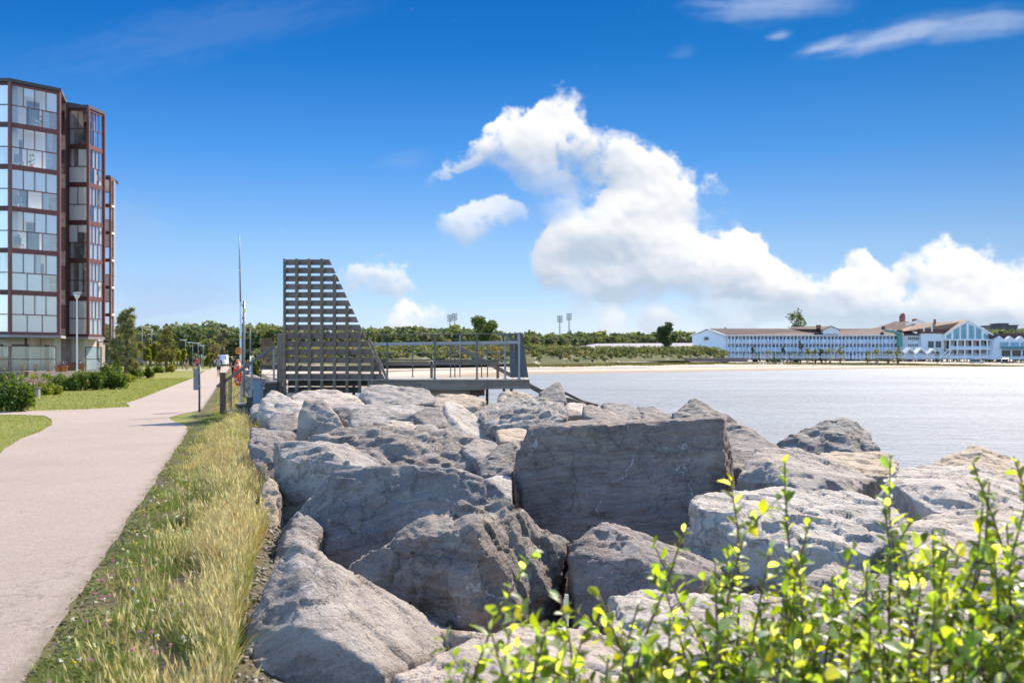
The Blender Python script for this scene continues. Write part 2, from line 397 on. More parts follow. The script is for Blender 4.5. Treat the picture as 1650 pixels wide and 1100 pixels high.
def mat_rock(name, c_lo, c_hi, strata=0.5, tilt=(20, 10, 0), sand=0.0, dark=0.0):
    m, N = newmat(name)
    tc = N.n('ShaderNodeTexCoord').outputs['Object']
    rnd = N.n('ShaderNodeObjectInfo').outputs['Random']
    off = N.n('ShaderNodeCombineXYZ', i={0: N.math('MULTIPLY', rnd, 57), 1: N.math('MULTIPLY', rnd, 91), 2: N.math('MULTIPLY', rnd, 33)}).outputs[0]
    v = N.vmath('ADD', tc, off)
    rv = N.n('ShaderNodeVectorRotate', rotation_type='EULER_XYZ', i={'Vector': v}); rv.inputs['Rotation'].default_value = [R(a) for a in tilt]
    ang = N.n('ShaderNodeCombineXYZ', i={0: N.math('MULTIPLY', N.math('SUBTRACT', rnd, 0.5), 1.2), 1: N.math('MULTIPLY', N.math('SUBTRACT', N.math('FRACT', N.math('MULTIPLY', rnd, 7.7)), 0.5), 0.9)}).outputs[0]
    rv2 = N.n('ShaderNodeVectorRotate', rotation_type='EULER_XYZ', i={'Vector': rv.outputs[0], 'Rotation': ang}).outputs[0]
    sv = N.vmath('MULTIPLY', rv2, (0.9, 0.9, 9.0))
    band = N.noise(sv, 1.0, 7, 0.62, 0.7)
    mot = N.noise(v, 2.2, 8, 0.62, 0.4)
    grain = N.noise(v, 60, 5, 0.72)
    fine = N.noise(v, 190, 3, 0.7)
    f = N.math('ADD', N.math('MULTIPLY', N.math('SUBTRACT', band, 0.5), 1.5 * strata), N.math('MULTIPLY', N.math('SUBTRACT', mot, 0.5), 1.5))
    f = N.math('ADD', N.math('ADD', f, 0.5), N.math('MULTIPLY', N.math('SUBTRACT', grain, 0.5), 1.0))
    col = N.mix(N.math('MAXIMUM', N.math('MINIMUM', f, 1.0), 0.0), c_lo, c_hi)
    # brown-rust staining and pink feldspar bands
    col = N.mix(N.smooth(N.noise(sv, 0.8, 5, 0.6, 1.0), 0.56, 0.72, 0, 0.45), col, (0.20, 0.135, 0.105))
    col = N.mix(N.smooth(N.noise(v, 1.1, 6, 0.66, 0.5), 0.58, 0.72, 0, 0.4 + sand), col, (0.34, 0.285, 0.215))
    # dark mineral flecks, pale lichen spots, thin quartz veins
    col = N.mix(N.smooth(fine, 0.58, 0.72, 0, 0.7), col, (0.05, 0.05, 0.055))
    col = N.mix(N.smooth(N.noise(v, 28, 6, 0.75), 0.57, 0.68, 0, 0.55), col, (0.075, 0.068, 0.066))
    col = N.mix(N.smooth(N.noise(v, 38, 5, 0.75, 0.2), 0.60, 0.70, 0, 0.5), col, (0.56, 0.52, 0.47))
    col = N.mix(N.smooth(N.noise(v, 11, 5, 0.7), 0.64, 0.74, 0, 0.5 + dark), col, (0.06, 0.062, 0.075))
    col = N.mix(N.smooth(N.noise(v, 16, 6, 0.7, 0.3), 0.63, 0.70, 0, 0.65), col, (0.55, 0.53, 0.50))
    vw = N.vmath('ADD', v, N.vmath('SCALE', N.noise(v, 1.5, 5, 0.6, out=1)))
    vn = N.n('ShaderNodeTexVoronoi', feature='DISTANCE_TO_EDGE', i={'Vector': vw, 'Scale': 0.55}).outputs[0]
    vein = N.math('MULTIPLY', N.smooth(vn, 0.0, 0.012, 1, 0), N.smooth(N.noise(v, 5, 4, 0.7), 0.48, 0.6))
    col = N.mix(N.math('MULTIPLY', vein, 0.75), col, (0.52, 0.50, 0.49))
    col = N.vmath('MULTIPLY', col, N.mix(rnd, (1.07, 0.98, 0.90), (1.0, 0.985, 0.955)))
    cr = N.n('ShaderNodeTexVoronoi', feature='DISTANCE_TO_EDGE', i={'Vector': N.vmath('ADD', rv2, N.vmath('SCALE', N.noise(v, 3, 5, 0.65, out=1))), 'Scale': 1.1}).outputs[0]
    h = N.math('ADD', N.math('MULTIPLY', grain, 0.30), N.math('MULTIPLY', N.noise(v, 18, 6, 0.66), 0.8))
    h = N.math('ADD', h, N.math('MULTIPLY', N.noise(sv, 3.0, 6, 0.6, 0.4), 1.1 * strata))
    h = N.math('ADD', h, N.math('MULTIPLY', N.smooth(cr, 0.0, 0.02), 0.35))
    nm = bump(N, h, 1.0, 0.045)
    return finish(m, N, principled(N, col, 0.82, nm, 0.3).outputs[0])
build_world()

# ------------------------------------------------------------------ terrain
ZW = -2.2
SHORE = [(-24, 104), (-17, 132), (-8, 175), (3.9, 232), (46, 268), (123, 343), (235, 457), (420, 640), (1000, 1100)]
LAND = [(XE(-60) + 6.0, -60), (XE(60) + 6.0, 60)] + SHORE + [(1600, 4000), (-1600, 4000), (-1600, -60)]
def land_dist(x, y):
    """signed distance to the waterline, positive on land"""
    n = len(LAND); d = np.full(x.shape, 1e9); ins = np.zeros(x.shape, bool)
    for i in range(n):
        (x1, y1), (x2, y2) = LAND[i], LAND[(i + 1) % n]
        dx, dy = x2 - x1, y2 - y1
        t = np.clip(((x - x1) * dx + (y - y1) * dy) / (dx * dx + dy * dy), 0, 1)
        if i < n - 3: d = np.minimum(d, np.hypot(x - x1 - t * dx, y - y1 - t * dy))
        c = ((y1 > y) != (y2 > y)) & (x < dx * (y - y1) / (dy if dy else 1e-9) + x1)
        ins ^= c
    return np.where(ins, d, -d)
def terrain_z(x, y):
    x = np.asarray(x, float); y = np.asarray(y, float)
    s = land_dist(x, y)
    beach = np.where(s > 0, ZW + 0.0185 * s + 0.02 * np.minimum(s, 12) * 0.6, ZW + 0.05 * s)
    beach = np.minimum(beach, 1.9)
    u = x - XE(y)
    bank = np.clip(np.where(u < 1.15, 0.0, -0.50 * (u - 1.15)), -3.5, 0)
    w = np.clip((y - 92) / 25, 0, 1) * np.clip((u - 2) / 6, 0, 1)
    z = bank * (1 - w) + beach * w
    far = np.clip((y - 150) / 60, 0, 1)
    z = z * (1 - far) + far * np.where(s > -50, np.minimum(beach, 1.9), beach)
    return z

def build_terrain():
    ys = np.concatenate([np.linspace(-20, 40, 76), np.geomspace(40.7, 3800, 130)])
    vs = []; nx = 220
    for y in ys:
        half = max(40, 0.72 * y + 30)
        c = XE(min(y, 120)) * 0.5
        t = np.linspace(-1, 1, nx); xs = c + half * np.sign(t) * np.abs(t) ** 1.5
        vs.append(np.stack([xs, np.full(nx, y), terrain_z(xs, np.full(nx, y))], 1))
    V = np.concatenate(vs); n = len(ys)
    i = np.arange(n - 1)[:, None] * nx + np.arange(nx - 1)[None]
    Fc = np.stack([i, i + 1, i + nx + 1, i + nx], -1).reshape(-1, 4)
    m, N = newmat('ground_mix'); pos = N.n('ShaderNodeNewGeometry').outputs['Position']
    sp = N.n('ShaderNodeSeparateXYZ', i={0: pos}).outputs
    n1 = N.noise(pos, 0.35, 7, 0.62); n2 = N.noise(pos, 6, 6, 0.65); n3 = N.noise(pos, 45, 4, 0.7)
    lawn = N.mix(N.lin(n1, 0.3, 0.7), (0.175, 0.195, 0.036), (0.26, 0.255, 0.06))
    lawn = N.mix(N.lin(n2, 0.35, 0.7, 0, 0.7), lawn, (0.30, 0.27, 0.085))
    lawn = N.mix(N.lin(n3, 0.35, 0.65, 0, 0.4), lawn, (0.08, 0.105, 0.022))
    rub = N.mix(N.lin(n2, 0.3, 0.7), (0.04, 0.037, 0.034), (0.13, 0.115, 0.10))
    sand = N.mix(N.lin(n1, 0.3, 0.7), (0.50, 0.41, 0.315), (0.58, 0.49, 0.385))
    sand = N.mix(N.lin(n2, 0.4, 0.75, 0, 0.5), sand, (0.36, 0.28, 0.205))
    wet = N.smooth(N.math('ADD', sp[2], N.math('MULTIPLY', N.math('SUBTRACT', n1, 0.5), 0.5)), ZW + 0.15, ZW + 0.55, 1, 0)
    sand = N.mix(wet, sand, (0.33, 0.23, 0.15))
    weed = N.math('MULTIPLY', N.smooth(N.math('ABSOLUTE', N.math('SUBTRACT', N.math('ADD', sp[2], N.math('MULTIPLY', N.math('SUBTRACT', n1, 0.5), 0.25)), ZW + 0.72)), 0.0, 0.13, 1, 0), N.smooth(N.noise(pos, 0.12, 4, 0.6), 0.3, 0.5))
    sand = N.mix(N.math('MULTIPLY', weed, 0.8), sand, (0.10, 0.075, 0.045))
    u = N.math('SUBTRACT', sp[0], N.math('ADD', N.math('MULTIPLY', sp[1], -0.277), -1.075))
    soil = N.mix(N.lin(n2, 0.3, 0.7), (0.075, 0.062, 0.035), (0.155, 0.128, 0.07))
    near = N.mix(N.smooth(u, -0.3, 0.1), lawn, soil)
    near = N.mix(N.smooth(u, 1.1, 1.7), near, rub)
    farf = N.math('MULTIPLY', N.smooth(sp[1], 95, 108), N.smooth(u, 2, 6))
    col = N.mix(farf, near, sand)
    b = principled(N, col, 0.95, bump(N, N.math('ADD', n2, n3), 0.6, 0.03), 0.15)
    finish(m, N, b.outputs[0])
    o = np_mesh('ground', V, Fc, m, smooth=True); tag(o, kind='structure', label='mown lawn, verge and far sandy beach sloping into the bay')
build_terrain()

def build_water():
    ys = np.geomspace(1.5, 4500, 60); V = []; nx = 40
    for y in ys:
        xs = np.linspace(XE(min(y, 60)) + 2.2 if y < 60 else -60 - y * .2, 60 + y * 1.6, nx); V.append(np.stack([xs, np.full(nx, y), np.full(nx, ZW)], 1))
    V = np.concatenate(V); i = np.arange(len(ys) - 1)[:, None] * nx + np.arange(nx - 1)[None]
    Fc = np.stack([i, i + 1, i + nx + 1, i + nx], -1).reshape(-1, 4)
    m, N = newmat('sea_water'); pos = N.n('ShaderNodeNewGeometry').outputs['Position']
    v1 = N.vmath('MULTIPLY', pos, (0.55, 1.5, 1)); v2 = N.vmath('MULTIPLY', pos, (2.2, 5.0, 1)); v3 = N.vmath('MULTIPLY', pos, (0.05, 0.16, 1))
    h = N.math('ADD', N.math('MULTIPLY', N.noise(v1, 1.0, 6, 0.62, 0.4), 1.0), N.math('MULTIPLY', N.noise(v2, 1.0, 5, 0.65, 0.3), 0.42))
    h = N.math('ADD', h, N.math('MULTIPLY', N.noise(v3, 1.0, 4, 0.5), 1.2))
    nm = bump(N, h, 1.0, 0.60)
    gust = N.lin(N.noise(v3, 0.6, 5, 0.6), 0.3, 0.7)
    col = N.mix(gust, (0.25, 0.265, 0.272), (0.335, 0.35, 0.355))
    b = principled(N, col, 0.46, nm, 0.14, 0.0, IOR=1.33)
    finish(m, N, b.outputs[0])
    o = np_mesh('sea', V, Fc, m, smooth=True); tag(o, kind='structure', label='pale rippled water of the bay')
build_water()

# ------------------------------------------------------------------ footpath
def build_path():
    m, N = newmat('path_tarmac'); pos = N.n('ShaderNodeNewGeometry').outputs['Position']
    n1 = N.noise(pos, 0.5, 6, 0.6); n2 = N.noise(pos, 95, 4, 0.75); n3 = N.noise(pos, 230, 2, 0.7); n4 = N.noise(pos, 5, 6, 0.65)
    n5 = N.noise(pos, 42, 5, 0.8); n6 = N.noise(pos, 0.16, 5, 0.6)
    col = N.mix(N.lin(n1, 0.3, 0.7), (0.375, 0.285, 0.222), (0.445, 0.35, 0.28))
    col = N.mix(N.lin(n6, 0.4, 0.65, 0, 0.4), col, (0.30, 0.235, 0.195))
    col = N.mix(N.lin(n4, 0.4, 0.75, 0, 0.35), col, (0.43, 0.345, 0.285))
    col = N.mix(N.smooth(n5, 0.52, 0.66, 0, 0.6), col, (0.165, 0.12, 0.095))
    col = N.mix(N.smooth(n5, 0.46, 0.34, 0, 0.5), col, (0.56, 0.475, 0.40))
    col = N.mix(N.smooth(n2, 0.56, 0.70, 0, 0.7), col, (0.13, 0.10, 0.085))
    col = N.mix(N.smooth(n3, 0.56, 0.70, 0, 0.75), col, (0.62, 0.54, 0.47))
    wv = N.vmath('ADD', pos, N.vmath('SCALE', N.noise(pos, 1.2, 6, 0.7, out=1)))
    ck = N.n('ShaderNodeTexVoronoi', feature='DISTANCE_TO_EDGE', i={'Vector': wv, 'Scale': 0.22}).outputs[0]
    crack = N.math('MULTIPLY', N.smooth(ck, 0.0, 0.004, 1, 0), N.smooth(N.noise(pos, 0.5, 3, 0.5), 0.50, 0.58))
    col = N.mix(N.math('MULTIPLY', crack, 0.55), col, (0.16, 0.13, 0.11))
    # washed-in sand and soil along the edges
    sp = N.n('ShaderNodeSeparateXYZ', i={0: pos}).outputs
    u = N.math('SUBTRACT', sp[0], N.math('ADD', N.math('MULTIPLY', sp[1], -0.277), -1.075))
    e = N.smooth(N.math('ADD', u, N.math('MULTIPLY', N.math('SUBTRACT', N.noise(pos, 4, 6, 0.7), 0.5), 0.5)), -0.16, 0.02, 0, 0.75)
    col = N.mix(e, col, (0.25, 0.20, 0.135))
    b = principled(N, col, 0.9, bump(N, N.math('ADD', N.math('ADD', n2, n5), N.math('MULTIPLY', n4, 0.5)), 0.9, 0.012), 0.25)
    finish(m, N, b.outputs[0])
    # outline: right edge wanders a little where grass creeps in; left edge flares into a side path
    L = [(190, XE(190) - 2.7), (120, XE(120) - 2.7), (84, XE(84) - 2.35), (60, XE(60) - 2.6), (48, XE(48) - 2.7), (41, XE(41) - 2.75), (36, XE(36) - 2.9), (33.2, -12.75), (31.6, -13.6),
         (30.7, -15.0), (30.2, -17.2), (28.7, -15.6), (28.55, -14.1), (28.1, -13.2), (26.4, -12.2), (24.2, -11.2), (22.2, -10.5), (20, -9.9), (17.6, -9.0), (15.5, XE(15.5) - 2.75), (11, XE(11) - 2.7), (4, XE(4) - 2.7), (-6, XE(-6) - 2.7)][::-1]
    global PATH_LEFT
    PATH_LEFT = L; ly = [p[0] for p in L]; lx = [p[1] for p in L]
    ys = np.unique(np.concatenate([np.arange(-6, 40, 0.2), np.arange(40, 190, 4), np.array(ly)]))
    bm = bmesh.new(); prev = None
    for y in ys:
        w = 0.07 * pnoise(np.array([[y * 0.9, 1.3, 0]]))[0] + 0.06 * pnoise(np.array([[y * 3.1, 5.3, 0]]))[0]
        x = XE(y) + w
        if y > 22.5: x -= 0.75 * math.exp(-((y - 27.2) / 2.6) ** 2)      # the grass wedge with the signpost
        l = float(np.interp(y, ly, lx)) + 0.05 * pnoise(np.array([[y * 1.7, 9.3, 0]]))[0]
        cur = (bm.verts.new((l, y, 0.012)), bm.verts.new((x, y, 0.012)))
        if prev: bm.faces.new((prev[0], prev[1], cur[1], cur[0]))
        prev = cur
    bm.faces.new([bm.verts.new(c) for c in ((-45, 28.7, 0.012), (-15.6, 28.7, 0.012), (-17.2, 30.2, 0.012), (-45, 30.2, 0.012))])
    me = bpy.data.meshes.new('path'); bm.to_mesh(me); bm.free(); me.materials.append(m)
    o = bpy.data.objects.new('path', me); C.objects.link(o); tag(o, kind='structure', label='pinkish tarmac footpath with a side branch')
build_path()

# ------------------------------------------------------------------ boulders of the breakwater
mat_rock('rock_grey', (0.165, 0.145, 0.135), (0.53, 0.47, 0.415), 0.45)
mat_rock('rock_blue', (0.14, 0.123, 0.12), (0.38, 0.34, 0.315), 0.9, (8, 0, 0))
mat_rock('rock_brown', (0.15, 0.118, 0.106), (0.38, 0.305, 0.26), 1.1, (6, 0, 0))
mat_rock('rock_pale', (0.30, 0.26, 0.22), (0.68, 0.60, 0.52), 0.35, (35, 10, 0))
mat_rock('rock_sand', (0.30, 0.24, 0.175), (0.60, 0.49, 0.365), 0.3, (60, 0, 0), sand=0.3)
mat_rock('rock_dark', (0.11, 0.097, 0.09), (0.41, 0.36, 0.315), 0.8, (25, 15, 0), dark=0.2)
mat_rock('rock_stripe', (0.14, 0.12, 0.11), (0.60, 0.53, 0.465), 1.4, (50, -28, 0))

def shape_rock(points, voxel, seed, rough=0.68, chips=9, strata=None):
    bm = bmesh.new()
    for p in points: bm.verts.new(p)
    r = bmesh.ops.convex_hull(bm, input=bm.verts)
    bmesh.ops.delete(bm, geom=[v for v in bm.verts if not v.link_faces], context='VERTS')
    rd = random.Random(seed)
    co = [v.co.copy() for v in bm.verts]; cen = sum(co, Vector()) / len(co)
    size = max((c - cen).length for c in co)
    for k in range(chips):                                  # knock corners and arrises off
        v = rd.choice(list(bm.verts)); n = (v.co - cen).normalized()
        n = (n + Vector((rd.uniform(-.5, .5), rd.uniform(-.5, .5), rd.uniform(-.5, .5)))).normalized()
        far = max(w.co.dot(n) for w in bm.verts)
        cut = far - rd.uniform(0.006, 0.055) * size
        g = list(bm.verts) + list(bm.edges) + list(bm.faces)
        res = bmesh.ops.bisect_plane(bm, geom=g, plane_co=n * cut, plane_no=n, clear_outer=True)
        ed = [e for e in bm.edges if e.is_boundary]
        if ed: bmesh.ops.contextual_create(bm, geom=ed)
    bmesh.ops.triangulate(bm, faces=bm.faces); bmesh.ops.recalc_face_normals(bm, faces=bm.faces)
    planes = []
    for f in sorted(bm.faces, key=lambda f: -f.calc_area()):
        n = f.normal; c = n.dot(f.calc_center_median())
        if not any(n.dot(q[0]) > 0.975 and abs(c - q[1]) < 0.12 * size for q in planes): planes.append((n.copy(), c))
    me = bpy.data.meshes.new('tmp'); bm.to_mesh(me); bm.free()
    o = bpy.data.objects.new('tmp', me); C.objects.link(o)
    md = o.modifiers.new('r', 'REMESH'); md.mode = 'VOXEL'; md.voxel_size = voxel; md.adaptivity = 0.0
    dg = bpy.context.evaluated_depsgraph_get(); ev = o.evaluated_get(dg); em = bpy.data.meshes.new_from_object(ev)
    nv = len(em.vertices); V = np.empty(nv * 3, np.float32); em.vertices.foreach_get('co', V); V = V.reshape(-1, 3).astype(float)
    nr = np.empty(nv * 3, np.float32); em.vertices.foreach_get('normal', nr); nr = nr.reshape(-1, 3).astype(float)
    bpy.data.objects.remove(o); bpy.data.meshes.remove(me)
    s = min(size, 1.6); off = seed * 7.31
    # distance to the nearest other face: small along the arrises, so faces can dish a little and edges stay proud and chipped
    PN = np.array([q[0][:] for q in planes]); PC = np.array([q[1] for q in planes]); gap = np.sort(np.abs(PC[None] - V @ PN.T), 1); g2 = gap[:, 1] if len(planes) > 1 else gap[:, 0] + 9
    d = 0.028 * s * fbm(V / (0.8 * s) + off, 3)
    r1 = np.abs(pnoise(V / (0.33 * s) + off * 2)) + 0.5 * np.abs(pnoise(V / (0.15 * s) + off * 3)) + 0.25 * np.abs(pnoise(V / (0.07 * s) + off * 4))
    d += 0.055 * s * (0.35 - r1) * np.clip(0.45 + 1.3 * fbm(V / (0.6 * s) + off * 6, 2), 0.05, 1.2)
    d += 0.011 * fbm(V / 0.075 + off, 4, .65)
    d -= 0.045 * s * (1 - np.exp(-g2 / (0.13 * s))) - 0.012 * s
    q4 = V / (0.15 * s) + 0.3 * np.stack([fbm(V / (0.2 * s) + 5 + k * 7, 2) for k in range(3)], 1); c4 = np.floor(q4).astype(int); h4 = (((c4[:, 0] * 73856093) ^ (c4[:, 1] * 19349663) ^ (c4[:, 2] * 83492791)) & 255) / 255.0
    d -= 0.042 * s * np.exp(-g2 / (0.05 * s)) * np.clip(h4 * 1.6 - .5, 0, 1)
    # a few fracture steps: cells of slightly different height
    q = V / (0.5 * s) + 0.35 * np.stack([fbm(V / (0.4 * s) + 3 + k * 9, 2) for k in range(3)], 1)
    cell = np.floor(q @ np.array([[.8, .5, -.3], [-.4, .85, .3], [.4, -.1, .9]])).astype(int)
    hsh = ((cell[:, 0] * 73856093) ^ (cell[:, 1] * 19349663) ^ (cell[:, 2] * 83492791)) & 1023
    d += 0.03 * s * (hsh / 1023 - 0.5)
    rs = np.random.default_rng(seed); sn = rs.normal(size=3) * np.array([.6, .6, 1]); sn /= np.linalg.norm(sn)
    tt = V @ sn / (0.10 + .06 * rs.random()) + 1.3 * fbm(V / (0.6 * s) + off * 2, 3)
    fr = tt - np.floor(tt); d += 0.016 * (np.where(fr < .8, fr / .8, (1 - fr) / .2) - .5) * np.clip(.3 + 1.6 * fbm(V / (0.35 * s) + off * 8, 2), 0, 1.3)
    gz = fbm(V / (0.30 * s) + off * 9, 4, .6); d -= 0.035 * s * np.clip(gz - .16, 0, .5)
    d += 0.009 * np.abs(pnoise(V / 0.045 + off)) + 0.006 * pnoise(V / 0.024 + off)
    if strata is not None:
        sd = Vector(strata[:3]).normalized(); amp = strata[3]; per = strata[4]
        t = V @ np.array(sd) / per + 1.1 * fbm(V / (0.9 * s) + off, 3)
        st = np.abs((t % 1.0) - 0.5) * 2
        d += amp * (np.clip((st - 0.35) * 2.5, 0, 1) - 0.5) * (0.4 + 0.9 * np.clip(fbm(V / (0.4 * s) + off * 5, 2) + 0.5, 0, 1))
    V = V + nr * (d * rough)[:, None]
    return V, em

def rock_obj(points, voxel, mat, seed, **kw):
    V, em = shape_rock(points, voxel, seed, **kw)
    base = Vector((float(V[:, 0].mean()), float(V[:, 1].mean()), float(V[:, 2].min())))
    em.vertices.foreach_set('co', (V - np.array(base)).astype(np.float32).ravel()); em.update()
    em.polygons.foreach_set('use_smooth', [True] * len(em.polygons))
    em.materials.clear(); em.materials.append(MATS[mat]); em.name = 'boulder'
    o = bpy.data.objects.new('boulder', em); C.objects.link(o); o.location = base
    return o

